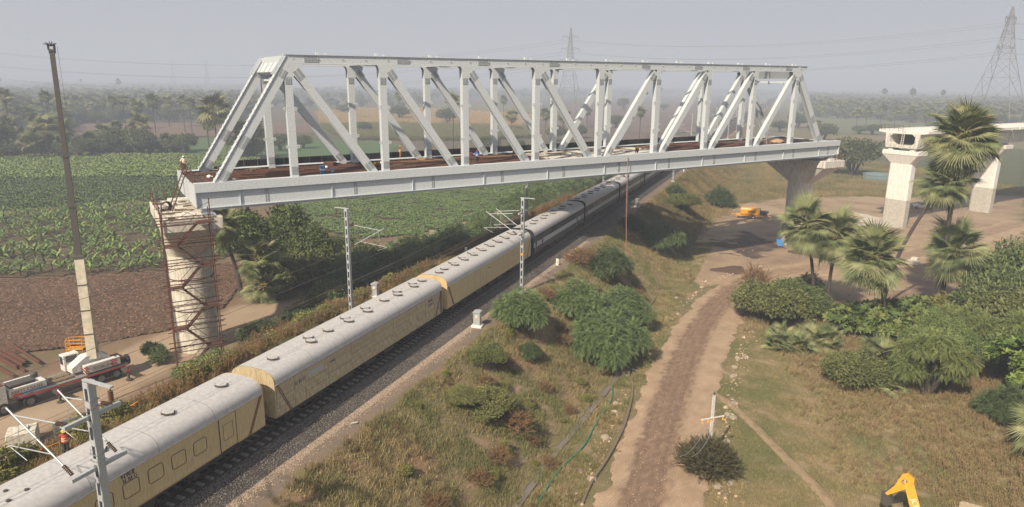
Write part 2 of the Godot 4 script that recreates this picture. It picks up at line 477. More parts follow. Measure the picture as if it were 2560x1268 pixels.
# a strip swept along a centre line: rows of [offsets], heights and colours by callables
func swept(centre: Array, offs: Array, hf: Callable, cf: Callable) -> ArrayMesh:
	var v := PackedVector3Array(); var n := PackedVector3Array(); var c := PackedColorArray(); var ix := PackedInt32Array()
	var W := offs.size()
	for j in centre.size():
		var d: Vector3 = (centre[mini(j + 1, centre.size() - 1)] - centre[maxi(j - 1, 0)]).normalized()
		var side := Vector3(-d.z, 0, d.x)
		for o in offs:
			var p: Vector3 = centre[j] + side * o
			p.y = hf.call(p.x, p.z, o)
			v.append(p); c.append(cf.call(p.x, p.z, o))
	for j in centre.size():
		for i in W:
			var a := v[j * W + mini(i + 1, W - 1)] - v[j * W + maxi(i - 1, 0)]
			var b := v[mini(j + 1, centre.size() - 1) * W + i] - v[maxi(j - 1, 0) * W + i]
			n.append(a.cross(b).normalized())
	for j in centre.size() - 1:
		for i in W - 1:
			var k := j * W + i
			ix.append_array([k, k + W + 1, k + 1, k, k + W, k + W + 1])
	var arr := []
	arr.resize(Mesh.ARRAY_MAX)
	arr[Mesh.ARRAY_VERTEX] = v; arr[Mesh.ARRAY_NORMAL] = n; arr[Mesh.ARRAY_COLOR] = c; arr[Mesh.ARRAY_INDEX] = ix
	var m := ArrayMesh.new()
	m.add_surface_from_arrays(Mesh.PRIMITIVE_TRIANGLES, arr)
	return m

func smooth_line(pts: Array, step: float) -> Array:
	var cv := Curve3D.new()
	for k in pts.size():
		var a: Vector3 = pts[maxi(k - 1, 0)]; var b: Vector3 = pts[mini(k + 1, pts.size() - 1)]
		cv.add_point(pts[k], -(b - a) / 6.0, (b - a) / 6.0)
	var out := []
	var L := cv.get_baked_length()
	var s := 0.0
	while s <= L:
		out.append(cv.sample_baked(s)); s += step
	return out

func span(a: float, b: float, step: float) -> Array:
	var o := []
	var n := int(round((b - a) / step))
	for k in n + 1: o.append(lerpf(a, b, float(k) / n))
	return o

func field_mesh(poly: Array, y: float, step: float, hf: Callable, cf: Callable) -> ArrayMesh:
	# grid clipped to a polygon
	var lo := Vector2(1e9, 1e9); var hi := -lo
	for p in poly:
		lo = lo.min(p); hi = hi.max(p)
	var pp := PackedVector2Array(poly)
	var nx := int((hi.x - lo.x) / step) + 2; var nzc := int((hi.y - lo.y) / step) + 2
	var idx := {}
	var v := PackedVector3Array(); var c := PackedColorArray(); var ix := PackedInt32Array()
	var inn := PackedByteArray(); inn.resize(nx * nzc)
	for j in nzc:
		for i in nx:
			inn[j * nx + i] = 1 if Geometry2D.is_point_in_polygon(lo + Vector2(i, j) * step, pp) else 0
	var put := func(i: int, j: int) -> int:
		var k := j * nx + i
		if not idx.has(k):
			idx[k] = v.size()
			var x := lo.x + i * step; var z := lo.y + j * step
			v.append(Vector3(x, y + hf.call(x, z), z)); c.append(cf.call(x, z))
		return idx[k]
	for j in nzc - 1:
		for i in nx - 1:
			if inn[j * nx + i] + inn[j * nx + i + 1] + inn[(j + 1) * nx + i] + inn[(j + 1) * nx + i + 1] >= 3:
				var a: int = put.call(i, j); var b: int = put.call(i + 1, j); var d: int = put.call(i + 1, j + 1); var e: int = put.call(i, j + 1)
				ix.append_array([a, b, d, a, d, e])
	var arr := []
	arr.resize(Mesh.ARRAY_MAX)
	arr[Mesh.ARRAY_VERTEX] = v; arr[Mesh.ARRAY_COLOR] = c; arr[Mesh.ARRAY_INDEX] = ix
	var st := SurfaceTool.new()
	st.create_from_arrays(arr)
	st.generate_normals()
	return st.commit()

func make_ground() -> void:
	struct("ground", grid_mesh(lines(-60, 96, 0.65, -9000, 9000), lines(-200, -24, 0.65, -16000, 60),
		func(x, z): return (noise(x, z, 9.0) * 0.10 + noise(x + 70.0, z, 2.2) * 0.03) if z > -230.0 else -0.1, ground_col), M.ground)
	# railway bank, swept along the line
	var ts := []
	var t := -60.0
	while t < 2600.0:
		ts.append(trk_at(t, 0)); t += 0.7 if t < 190.0 else (3.0 if t < 500.0 else 30.0)
	var offs := span(-22.5, -10.6, 0.7) + span(-10.1, 5.0, 0.55) + span(5.6, 14.2, 0.45)
	struct("railway_bank", swept(ts, offs, func(x, z, o): return maxf(bank(o), -0.3) + (ground_h(x, z) - maxf(bank(o), noise(x, z, 9.0) * 0.1 + noise(x + 70.0, z, 2.2) * 0.03)) * (1.0 if ground_h(x, z) > 0.2 else 0.0),
		func(x, z, o):
			var n1 := noise(x, z, 12.0); var n2 := noise(x + 300.0, z, 3.5); var n3 := noise(x, z + 500.0, 1.1)
			if o > -10.4 and o < 4.7 + n2 * 0.5:
				var path := mixc(Color(0.30, 0.225, 0.165), Color(0.20, 0.165, 0.14), 0.5 + n2 + n3 * 0.6)
				return path if o > 2.5 or o < -7.5 else Color(0.12, 0.11, 0.1)
			return mixc(mixc(GREENG, DRYG, 0.55 + n1 * 0.8 + n2 * 0.5), mixc(TAN, Color(0.33, 0.19, 0.115), 0.5 + n1), (n2 + n3 * 0.9 - 0.16) * 1.6)), M.ground)
	# dirt road with a damp, driven middle and pale shoulders
	var mid := []
	for p in ROADC: mid.append(Vector3(p.x, 0, p.y))
	struct("dirt_road", swept(smooth_line(mid, 0.45), span(-4.8, 4.8, 0.2),
		func(x, z, o): return 0.13 + noise(x, z, 9.0) * 0.10 - 0.4 * smoothstep(-0.7, 0.35, absf(o) - 3.75 - noise(x, z, 4.0) * 0.9 - noise(x, z, 1.0) * 0.35) - 0.11 * exp(-pow((absf(o + 0.5) - 0.9) / 0.28, 2.0)) + noise(x, z, 0.9) * 0.02,
		func(x, z, o):
			var n2 := noise(x, z, 2.6); var n3 := noise(x + 40.0, z, 0.7)
			var wet := smoothstep(1.9, 1.15, absf(o + 0.55 + n2 * 0.3) + n3 * 0.6)
			var c := mixc(mixc(Color(0.52, 0.39, 0.27), Color(0.41, 0.295, 0.20), 0.5 + n2 + n3 * 0.6), mixc(Color(0.175, 0.108, 0.076), Color(0.31, 0.205, 0.142), 0.35 + n3 * 1.4 + 0.5 * sin((o + 0.25) * 9.0 + n2 * 2.0) * 0.5), wet * (0.85 if z > -100.0 else 0.45))
			return c), M.road)
	# worn footpath over the grass
	var fp := smooth_line([Vector3(18.6, 0, -61.0), Vector3(20.1, 0, -57.2), Vector3(21.1, 0, -52.1), Vector3(21.7, 0, -47.7), Vector3(22.3, 0, -43.9), Vector3(22.6, 0, -38.0)], 0.4)
	struct("footpath", swept(fp, span(-0.42, 0.42, 0.07), func(x, z, o): return noise(x, z, 9.0) * 0.10 + noise(x + 70.0, z, 2.2) * 0.03 + 0.05 - absf(o) * 0.10 + noise(x, z, 0.8) * 0.02,
		func(x, z, o): return mixc(Color(0.40, 0.30, 0.19), Color(0.25, 0.19, 0.10), absf(o) * 1.6 + noise(x, z, 0.6) * 1.3 - 0.1)), M.road)
	# fields
	struct("ploughed_field", field_mesh(PLOUGH, 0.06, 0.22, func(x, z): return 0.10 + 0.09 * sin((x * 0.45 + z * 0.89) * 7.5 + noise(x, z, 5.0) * 5.0) + noise(x, z, 0.9) * 0.16 + noise(x, z + 50.0, 0.45) * 0.08,
		func(x, z): return mixc(Color(0.115, 0.066, 0.042), Color(0.20, 0.125, 0.083), 0.4 + noise(x, z, 1.1) * 1.1 + noise(x, z, 16.0) * 0.6)), M.soil)
	struct("banana_field_soil", field_mesh(BANANA, 0.06, 1.0, func(x, z): return 0.05 + noise(x, z, 4.0) * 0.06, func(x, z): return mixc(Color(0.19, 0.13, 0.085), Color(0.12, 0.10, 0.05), 0.5 + noise(x, z, 5.0))), M.soil)
	struct("low_crop_field", field_mesh(FIELD_LOW, 0.07, 2.0, func(x, z): return noise(x, z, 8.0) * 0.08, func(x, z): return mixc(Color(0.115, 0.165, 0.07), Color(0.15, 0.165, 0.08), 0.4 + noise(x, z, 9.0))), M.ground)
	struct("pale_crop_field", field_mesh(FIELD_PALE, 0.1, 1.2, func(x, z): return 0.2 + noise(x, z, 6.0) * 0.25, func(x, z): return mixc(Color(0.15, 0.22, 0.06), Color(0.105, 0.165, 0.05), 0.5 + noise(x, z, 5.0) * 1.3)), M.ground)
	struct("row_crop_field", field_mesh(FIELD_ROWS, 0.06, 1.0, func(x, z): return noise(x, z, 6.0) * 0.06, func(x, z): return mixc(Color(0.15, 0.105, 0.07), Color(0.10, 0.11, 0.045), 0.5 + noise(x, z, 7.0))), M.soil)
	for f in [["green_strip_field", STRIP_GREEN, Color(0.06, 0.16, 0.04), Color(0.085, 0.15, 0.045)], ["brown_strip_field", STRIP_BROWN, Color(0.22, 0.13, 0.10), Color(0.17, 0.11, 0.085)],
			["dry_maize_field", MAIZE_DRY, Color(0.46, 0.345, 0.16), Color(0.38, 0.29, 0.14)], ["green_maize_field", MAIZE_GREEN, Color(0.17, 0.16, 0.06), Color(0.22, 0.18, 0.08)], ["far_maize_field", MAIZE_FAR, Color(0.16, 0.17, 0.07), Color(0.2, 0.18, 0.09)],
			["bare_plain", PLAIN_PURPLE, Color(0.20, 0.13, 0.11), Color(0.15, 0.115, 0.08)], ["pale_green_field", PALE_RIGHT, Color(0.19, 0.21, 0.10), Color(0.15, 0.18, 0.08)], ["stubble_strip", TAN_RIGHT, Color(0.30, 0.22, 0.14), Color(0.26, 0.19, 0.12)], ["meadow", GREEN_RIGHT, Color(0.085, 0.12, 0.05), Color(0.12, 0.125, 0.06)]]:
		struct(f[0], field_mesh(f[1], 0.12, 6.0 if f[0] != "meadow" else 2.0, func(x, z): return noise(x, z, 40.0) * 0.04, func(x, z): return mixc(f[2], f[3], 0.5 + noise(x, z, 22.0) * 1.1 + noise(x, z, 5.0) * 0.3)), M.ground)

func make_track() -> void:
	# ballast with shoulders
	var ts := []
	var t := -60.0
	while t < 2600.0:
		ts.append(trk_at(t, 0)); t += 0.5 if t < 150.0 else (3.0 if t < 500.0 else 30.0)
	struct("ballast", swept(ts, span(-8.1, 3.15, 0.32), func(x, z, o):
			var e := minf(3.1 - o, o + 8.05)
			return 6.5 + minf(0.8, e * 0.95) + noise(x, z, 0.5) * 0.035 if e > 0.1 else 6.5,
		func(x, z, o): return mixc(Color(0.105, 0.094, 0.088), Color(0.16, 0.14, 0.125), 0.5 + noise(x, z, 0.6) + noise(x, z, 6.0) * 0.5)), M.ballast)
	var sl := MB.new()
	# prestressed sleeper: splayed sides, lower in the middle
	for s in [-1.0, 1.0]:
		var a := [Vector3(s * 1.375, -0.2, 0.14), Vector3(s * 1.375, -0.2, -0.14), Vector3(s * 1.36, 0.0, -0.105), Vector3(s * 1.36, 0.0, 0.105)]
		var b := [Vector3(s * 0.5, -0.2, 0.12), Vector3(s * 0.5, -0.2, -0.12), Vector3(s * 0.5, -0.025, -0.09), Vector3(s * 0.5, -0.025, 0.09)]
		var c := [Vector3(0, -0.2, 0.12), Vector3(0, -0.2, -0.12), Vector3(0, -0.03, -0.08), Vector3(0, -0.03, 0.08)]
		for pr in [[a, b], [b, c]]:
			for k in 4:
				sl.quad(pr[0][k], pr[0][(k + 1) % 4], pr[1][(k + 1) % 4], pr[1][k])
		sl.quad(a[0], a[1], a[2], a[3])
		for w in [-0.11, 0.11]: sl.box(Vector3(s * 0.838 + w, 0.02, 0), Vector3(0.05, 0.05, 0.12))
	var slm := sl.mesh()
	var n := 0
	for trk in [0.0, -5.1]:
		var root := thing("railway_track", "railway track of concrete sleepers carrying the long train" if trk == 0.0 else "empty railway track running beyond the long train", "railway track", trk_at(0, trk, RAIL), TURN_RAIL)
		for s in [-0.838, 0.838]:
			var r := MB.new()
			var L := Vector3(s, -0.085, -1270)
			r.box(L + Vector3(0, -0.075, 0), Vector3(0.136, 0.02, 2660)); r.box(L + Vector3(0, 0.0, 0), Vector3(0.02, 0.13, 2660)); r.box(L + Vector3(0, 0.065, 0), Vector3(0.07, 0.036, 2660))
			part("rail", r, M.rail, root)
			var h := MB.new()
			h.box(Vector3(s, 0.0005, -1270), Vector3(0.05, 0.003, 2660))
			part("rail_head", h, M.railtop, root)
		for k in (190 if trk == 0.0 else 20):
			var o := part("sleeper", slm, M.sleeper, root)
			o.position = Vector3(0, -0.175, 14.0 - k * 0.65) if trk == 0.0 else Vector3(0, -0.175, -150.0 - k * 0.65)
		var xfs := []
		for k in 260:
			var z := (14.0 - 190 * 0.65 - k * 0.65) if trk == 0.0 else (-163.0 - k * 0.65)
			xfs.append(Transform3D(Basis(), Vector3(0, -0.175, z)))
		scatter("sleeper_run", slm, M.sleeper, xfs, [], "", "", root)
	# loose stones on the near ballast shoulder and at its foot
	var st := MB.new()
	rng.seed = 5
	st.ball(Vector3.ZERO, Vector3(1, 0.8, 0.9), 5, 3)
	var xf := []; var cl := []
	for k in 26000:
		var tt := rf(-9, 62) if k % 3 else rf(-9, 25); var o := rf(1.55, 3.6)
		if k % 4 == 0: o = 3.0 + absf(rng.randfn(0.0, 0.5))
		var s := rf(0.025, 0.055)
		var e := 3.1 - o
		var y := 6.5 + minf(0.8, e * 0.95) if e > 0.1 else 6.62
		var p := trk_at(tt, o, maxf(y, 6.62))
		xf.append(Transform3D(Basis(Vector3(rf(-1, 1), rf(-1, 1), rf(-1, 1)).normalized(), rf(0, TAU)).scaled(Vector3(s, s * rf(0.7, 1), s)), p))
		var g := rf(0.09, 0.2)
		cl.append(Color(g * 1.05, g * 0.96, g * 0.9) if o < 3.05 else Color(g * 2.0, g * 1.6, g * 1.25))
	scatter("ballast_stones", st.mesh(), M.vest, xf, cl, "loose crushed grey stone on the ballast shoulder beside the train", "gravel")
# ---------------------------------------------------------------- steel truss bridge
const TOPY := 12.23
const WID := 10.38

func member(m: MB, a: Vector2, b: Vector2, z: float, w: float, dep: float) -> void:
	var d := (b - a)
	var x := Vector3(d.x, d.y, 0) / 2
	var dn := d.normalized()
	var y := Vector3(-dn.y, dn.x, 0)
	var o := Vector3((a.x + b.x) / 2, (a.y + b.y) / 2, z)
	m.obox(o, x, y * (w * 0.42), Vector3(0, 0, dep / 2 - 0.032))
	for s in [-1.0, 1.0]:
		m.obox(o + Vector3(0, 0, s * (dep / 2 - 0.016)), x, y * (w / 2), Vector3(0, 0, 0.016))

func splice(a: Vector2, b: Vector2, z: float, w: float, parent: Node, sgn := 1.0, called := "splice_plate") -> void:
	var m := MB.new()
	var d := b - a
	var L := d.length()
	var dn := d / L
	var x := Vector3(dn.x, dn.y, 0); var y := Vector3(-dn.y, dn.x, 0)
	var o := Vector3((a.x + b.x) / 2, (a.y + b.y) / 2, z + sgn * 0.012)
	m.col = Color(0.8, 0.8, 0.8)
	m.obox(o, x * (L / 2), y * (w / 2), Vector3(0, 0, 0.012))
	var nx := maxi(2, int(L / 0.14)); var ny := maxi(2, int(w / 0.14))
	m.col = Color(0.36, 0.36, 0.37)
	for i in nx:
		for j in ny:
			if absf(j - (ny - 1) / 2.0) < 0.4 and ny > 4: continue
			m.obox(o + x * (((i + 0.5) / nx - 0.5) * L) + y * (((j + 0.5) / ny - 0.5) * w) + Vector3(0, 0, sgn * 0.026), x * 0.038, y * 0.038, Vector3(0, 0, 0.014))
	part(called, m, M.steel, parent)

func arc(c: Vector2, r: float, a0: float, a1: float, n := 6) -> Array:
	var o := []
	for k in n + 1:
		var a := deg_to_rad(lerpf(a0, a1, float(k) / n))
		o.append(c + Vector2(cos(a), sin(a)) * r)
	return o

func make_bridge() -> void:
	var b := thing("truss_bridge", "long white steel truss railway bridge under construction crossing above the train", "bridge")
	b.transform = BX
	for side in 2:
		var z := -WID * side
		var face := z + 0.36
		var m := MB.new()
		# top chord: web box, wide top flange, bottom flange
		m.boxa(Vector3(-0.15, 11.34, z - 0.29), Vector3(82.1, 12.16, z + 0.29))
		m.boxa(Vector3(-0.25, 12.16, z - 0.42), Vector3(82.4, 12.23, z + 0.42))
		m.boxa(Vector3(0.9, 11.29, z - 0.34), Vector3(81.0, 11.34, z + 0.34))
		part("top_chord", m, M.steel, b)
		for k in 33:
			if (k * 2.5 + 0.6) > 81: continue
			var pg := MB.new()
			pg.rod(Vector3(k * 2.5 + 0.6, 11.85, z + 0.29), Vector3(k * 2.5 + 0.6, 11.85, z + 0.42), 0.05, 6)
			part("chord_peg", pg, M.bolt, b)
		for k in 13:
			var lug := MB.new()
			var s := 3.0 + k * 6.3
			lug.boxa(Vector3(s, 12.23, z - 0.1), Vector3(s + 0.35, 12.52, z + 0.1)); lug.boxa(Vector3(s + 0.9, 12.23, z - 0.06), Vector3(s + 1.1, 12.42, z + 0.06))
			part("top_lug", lug, M.steel, b)
		# bottom girder: fascia, recessed web, flanges, stiffeners
		m = MB.new()
		var out := 1.0 if side == 0 else -1.0
		var z1 := z + out * 0.62; var z2 := z + out * 0.30
		m.box(Vector3(41.55, -0.44, z + out * 0.66), Vector3(102.5, 0.88, 0.08))
		m.box(Vector3(41.55, -0.045, z + out * 0.17), Vector3(102.5, 0.05, 0.9))
		part("fascia_plate", m, M.steel, b)
		m = MB.new()
		m.box(Vector3(41.55, -1.66, z2), Vector3(102.5, 1.56, 0.10))
		m.box(Vector3(41.55, -2.46, z + out * 0.1), Vector3(102.5, 0.05, 0.85))
		part("girder_web", m, M.steel, b)
		m = MB.new()
		m.box(Vector3(41.55, -2.62, z - out * 0.05), Vector3(101.5, 0.27, 0.5))
		part("soffit_beam", m, M.steel, b)
		for k in 11:
			var st := MB.new()
			var s := -5.6 + k * 9.3
			st.box(Vector3(s, -1.66, z2 + out * 0.14), Vector3(0.035, 1.5, 0.18))
			part("web_stiffener", st, M.steel, b)
			if side == 0: splice(Vector2(s + 2.6, -1.0), Vector2(s + 2.6, -2.3), z2 + 0.05, 0.42, b)
			var jt := MB.new()
			jt.box(Vector3(s + 1.1, -0.44, z + out * 0.701), Vector3(0.02, 0.86, 0.004))
			part("plate_joint", jt, M.bolt, b)
		# uprights
		for i in 9:
			m = MB.new()
			member(m, Vector2(i * 10.0, -0.3), Vector2(i * 10.0, 11.3), z, 0.76, 0.66)
			part("upright", m, M.steel, b)
			splice(Vector2(i * 10.0, 9.3), Vector2(i * 10.0, 10.05), z + 0.33, 0.66, b)
			splice(Vector2(i * 10.0, 0.25), Vector2(i * 10.0, 1.05), z + 0.33, 0.66, b)
			for yy in [3.1, 6.9]:
				for sx in [-0.52, 0.52]:
					var lug := MB.new()
					lug.lathe(Vector3(i * 10.0 + sx, yy, z + 0.3), Vector3(0, 0, 1), [Vector2(0.07, 0), Vector2(0.19, 0), Vector2(0.19, 0.04), Vector2(0.07, 0.04)], 12)
					part("lifting_ring", lug, M.steel, b)
			# top gusset with rounded throats
			for zz in [0.33, -0.36]:
				var dirr := 1.0 if i < 4 else (-1.0 if i > 4 else 0.0)
				var poly := PackedVector2Array()
				var hw := 0.42
				var pts := []
				if i == 4:
					pts = [Vector2(-1.1, 11.4)] + arc(Vector2(-1.02, 10.8), 0.6, 90, 0, 5) + [Vector2(-hw, 9.9), Vector2(hw, 9.9)] + arc(Vector2(1.02, 10.8), 0.6, 180, 90, 5) + [Vector2(1.1, 11.4)]
				elif i == 0 or i == 8:
					pts = [Vector2(-1.55, 10.35), Vector2(-0.45, 9.85), Vector2(0.42, 9.85), Vector2(0.62, 10.15), Vector2(1.05, 9.6), Vector2(1.75, 10.2), Vector2(1.35, 10.75), Vector2(1.5, 11.4), Vector2(-0.3, 12.1)]
				else:
					pts = [Vector2(-1.1, 11.4)] + arc(Vector2(-1.02, 10.8), 0.6, 90, 0, 5) + [Vector2(-hw, 9.9), Vector2(hw, 9.9), Vector2(0.62, 10.15), Vector2(1.05, 9.6), Vector2(1.75, 10.2), Vector2(1.4, 10.7), Vector2(1.55, 11.4)]
				for q in pts: poly.append(Vector2(i * 10.0 + q.x * (dirr if dirr != 0.0 else 1.0), q.y))
				m = MB.new()
				m.plate(poly, Vector3(0, 0, z + zz), Vector3(1, 0, 0), Vector3(0, 1, 0), Vector3(0, 0, 0.03))
				part("gusset_plate", m, M.steel, b)
			if i != 4:
				var dr := 1.0 if i < 4 else -1.0
				var a := Vector2(i * 10.0 + dr * 0.55, 11.0); var e := Vector2((i + dr) * 10.0 - dr * 1.3, -0.25)
				m = MB.new()
				member(m, a, e, z, 0.82, 0.64)
				part("diagonal", m, M.steel, b)
				var u := (e - a).normalized()
				splice(a + u * 0.35, a + u * 1.25, face, 0.74, b)
				splice(e - u * 1.55, e - u * 0.7, z + 0.32, 0.74, b)
				splice(Vector2(i * 10.0 + dr * 1.7, 11.75), Vector2(i * 10.0 + dr * 3.2, 11.75), z + 0.29, 0.62, b)
		# sloping end posts
		for e in [[-7.45, 0.3, 1.0], [87.6, 79.75, -1.0]]:
			var a := Vector2(e[0], -0.3); var q := Vector2(e[1] + e[2] * 0.05, 11.85)
			m = MB.new()
			member(m, a, q, z, 0.95, 0.7)
			# bolted outer flange
			var d := (q - a).normalized()
			var nn := Vector2(-d.y, d.x) * (1.0 if e[2] > 0 else -1.0)
			part("end_post", m, M.steel, b)
			m = MB.new()
			var ctr := (a + q) / 2 + nn * 0.49
			m.obox(Vector3(ctr.x, ctr.y, z), Vector3(d.x, d.y, 0) * ((q - a).length() / 2), Vector3(nn.x, nn.y, 0) * 0.02, Vector3(0, 0, 0.46))
			for k in 24:
				var p := a + (q - a) * ((k + 0.5) / 24.0) + nn * 0.54
				for zz in [-0.38, 0.38]: m.obox(Vector3(p.x, p.y, z + zz), Vector3(d.x, d.y, 0) * 0.09, Vector3(nn.x, nn.y, 0) * 0.05, Vector3(0, 0, 0.03))
			part("outer_flange", m, M.steel, b)
			splice(a + d * 4.2, a + d * 5.5, z + 0.35, 0.8, b)
			splice(a + d * 0.5, a + d * 1.6, z + 0.35, 0.8, b)
			splice(a + d * 12.3, a + d * 13.1, z + 0.37, 0.8, b)
	# portals and top bracing
	for e in [[-7.45, 0.3, 1.0], [87.6, 79.75, -1.0]]:
		var a := Vector2(e[0], -0.3); var q := Vector2(e[1], 11.85)
		var d := (q - a).normalized()
		var m := MB.new()
		var c := q - d * 0.9
		m.obox(Vector3(c.x, c.y, -WID / 2), Vector3(d.x, d.y, 0) * 0.85, Vector3(-d.y, d.x, 0) * 0.25, Vector3(0, 0, WID / 2 - 0.4))
		for zz in [-2.0, -4.0, -WID / 2 - 1.0, -WID + 2.0]: m.obox(Vector3(c.x - d.y * 0.3 * e[2], c.y + absf(d.x) * 0.3, zz), Vector3(d.x, d.y, 0) * 0.85, Vector3(-d.y, d.x, 0) * 0.08, Vector3(0, 0, 0.02))
		part("portal_beam", m, M.steel, b)
	for i in 9:
		var m := MB.new()
		m.box(Vector3(i * 10.0, 11.75, -WID / 2), Vector3(0.45, 0.7, WID - 0.6))
		part("top_strut", m, M.steel, b)
		if i in [0, 8]:
			m = MB.new()
			m.box(Vector3(i * 10.0, 9.7, -WID / 2), Vector3(0.3, 0.28, WID - 0.7))
			for k in 3: m.box(Vector3(i * 10.0, 9.45, -2.5 - k * 2.6), Vector3(0.2, 0.22, 0.25))
			part("sway_beam", m, M.steel, b)
		if i < 8:
			for s in [0.0, 1.0]:
				m = MB.new()
				m.bar(Vector3(i * 10.0, 11.7, -0.3 - s * (WID - 0.6)), Vector3(i * 10.0 + 10.0, 11.7, -WID / 2), 0.25, 0.25)
				part("top_brace", m, M.steel, b)
	# floor: cross girders, slab in three pours
	for k in 21:
		var m := MB.new()
		m.box(Vector3(-8.6 + k * 5.02, -1.75, -WID / 2), Vector3(0.35, 1.5, WID - 0.6))
		part("cross_girder", m, M.steel, b)
	for q in [[-9.6, 34.0, M.rust_deck], [34.0, 55.0, M.concrete_stain], [55.0, 92.7, M.rust_deck]]:
		var m := MB.new()
		m.boxa(Vector3(q[0], -0.75, -13.4), Vector3(q[1], -0.32, -0.45))
		part("deck_slab", m, q[2], b)
	# dark ribbed edge forms along the far side
	rng.seed = 21
	for k in 50:
		var m := MB.new()
		var s := -4.0 + k * 1.55
		m.boxa(Vector3(s, -0.32, -13.5), Vector3(s + 1.5, 0.5, -13.4))
		for j in 5: m.boxa(Vector3(s + 0.1 + j * 0.3, -0.31, -13.4), Vector3(s + 0.17 + j * 0.3, 0.58, -13.33))
		part("edge_form", m, M.black, b)
	# end plates closing the floor
	for s in [-9.66, 92.76]:
		var m := MB.new()
		m.boxa(Vector3(s - 0.04, -2.4, -13.5), Vector3(s + 0.04, -0.2, 0.6))
		part("end_plate", m, M.steel, b)
	# walkway railing at the open left end
	var rl := MB.new()
	for k in 9:
		var z := -0.3 - k * (WID - 0.4) / 8.0
		rl.rod(Vector3(-9.55, -0.3, z), Vector3(-9.55 + rf(-0.05, 0.05), 0.9 + rf(-0.1, 0.25), z), 0.035, 5)
	for y in [0.25, 0.75]: rl.rod(Vector3(-9.55, y, -0.2), Vector3(-9.55, y + 0.05, -13.2), 0.03, 5)
	for k in 6: rl.rod(Vector3(-9.5, 0.0, -1.0 - k * 1.4), Vector3(-9.4, 0.9, -0.4 - k * 1.4), 0.02, 4)
	part("end_railing", rl, M.scaffold, b)
	# bearings
	for s in [-8.7, 91.2]:
		for z in [-0.1, -WID + 0.1]:
			var m := MB.new()
			m.box(Vector3(s, -2.85, z), Vector3(0.9, 0.2, 0.8)); m.box(Vector3(s, -3.0, z), Vector3(1.2, 0.12, 1.0)); m.box(Vector3(s, -3.13, z), Vector3(1.4, 0.16, 1.2))
			part("bearing", m, M.galv, b)
	# reinforcement laid on the floor
	for q in [[-8.5, 32.0], [57.0, 74.0]]:
		var m := MB.new()
		for j in 50:
			m.col = Color(1, 1, 1) * rf(0.6, 1.5)
			m.bar(Vector3(q[0] + rf(0, 3), -0.26, -0.7 - j * 0.245), Vector3(q[1] - rf(0, 3), -0.26 + rf(0, 0.05), -0.7 - j * 0.245 + rf(-0.1, 0.1)), 0.05, 0.05)
		for k in int((q[1] - q[0]) / 0.42):
			m.col = Color(1, 1, 1) * rf(0.6, 1.5)
			m.bar(Vector3(q[0] + k * 0.42, -0.20, -0.6), Vector3(q[0] + k * 0.42 + rf(-0.1, 0.1), -0.20, -13.0), 0.045, 0.045)
		var o := part("rebar_mat", m, M.rust, b)
		o.set_meta("kind", "stuff")
	var m2 := MB.new()
	for k in 260:
		m2.col = Color(1, 1, 1) * rf(0.5, 1.4)
		var p := Vector3(rf(-8, 92), -0.2, rf(-13, -0.8))
		m2.bar(p, p + Vector3(rf(-2.5, 2.5), 0.03, rf(-1.5, 1.5)), rf(0.04, 0.2), 0.04)
	var o2 := part("deck_litter", m2, M.rust, b)
	o2.set_meta("kind", "stuff")

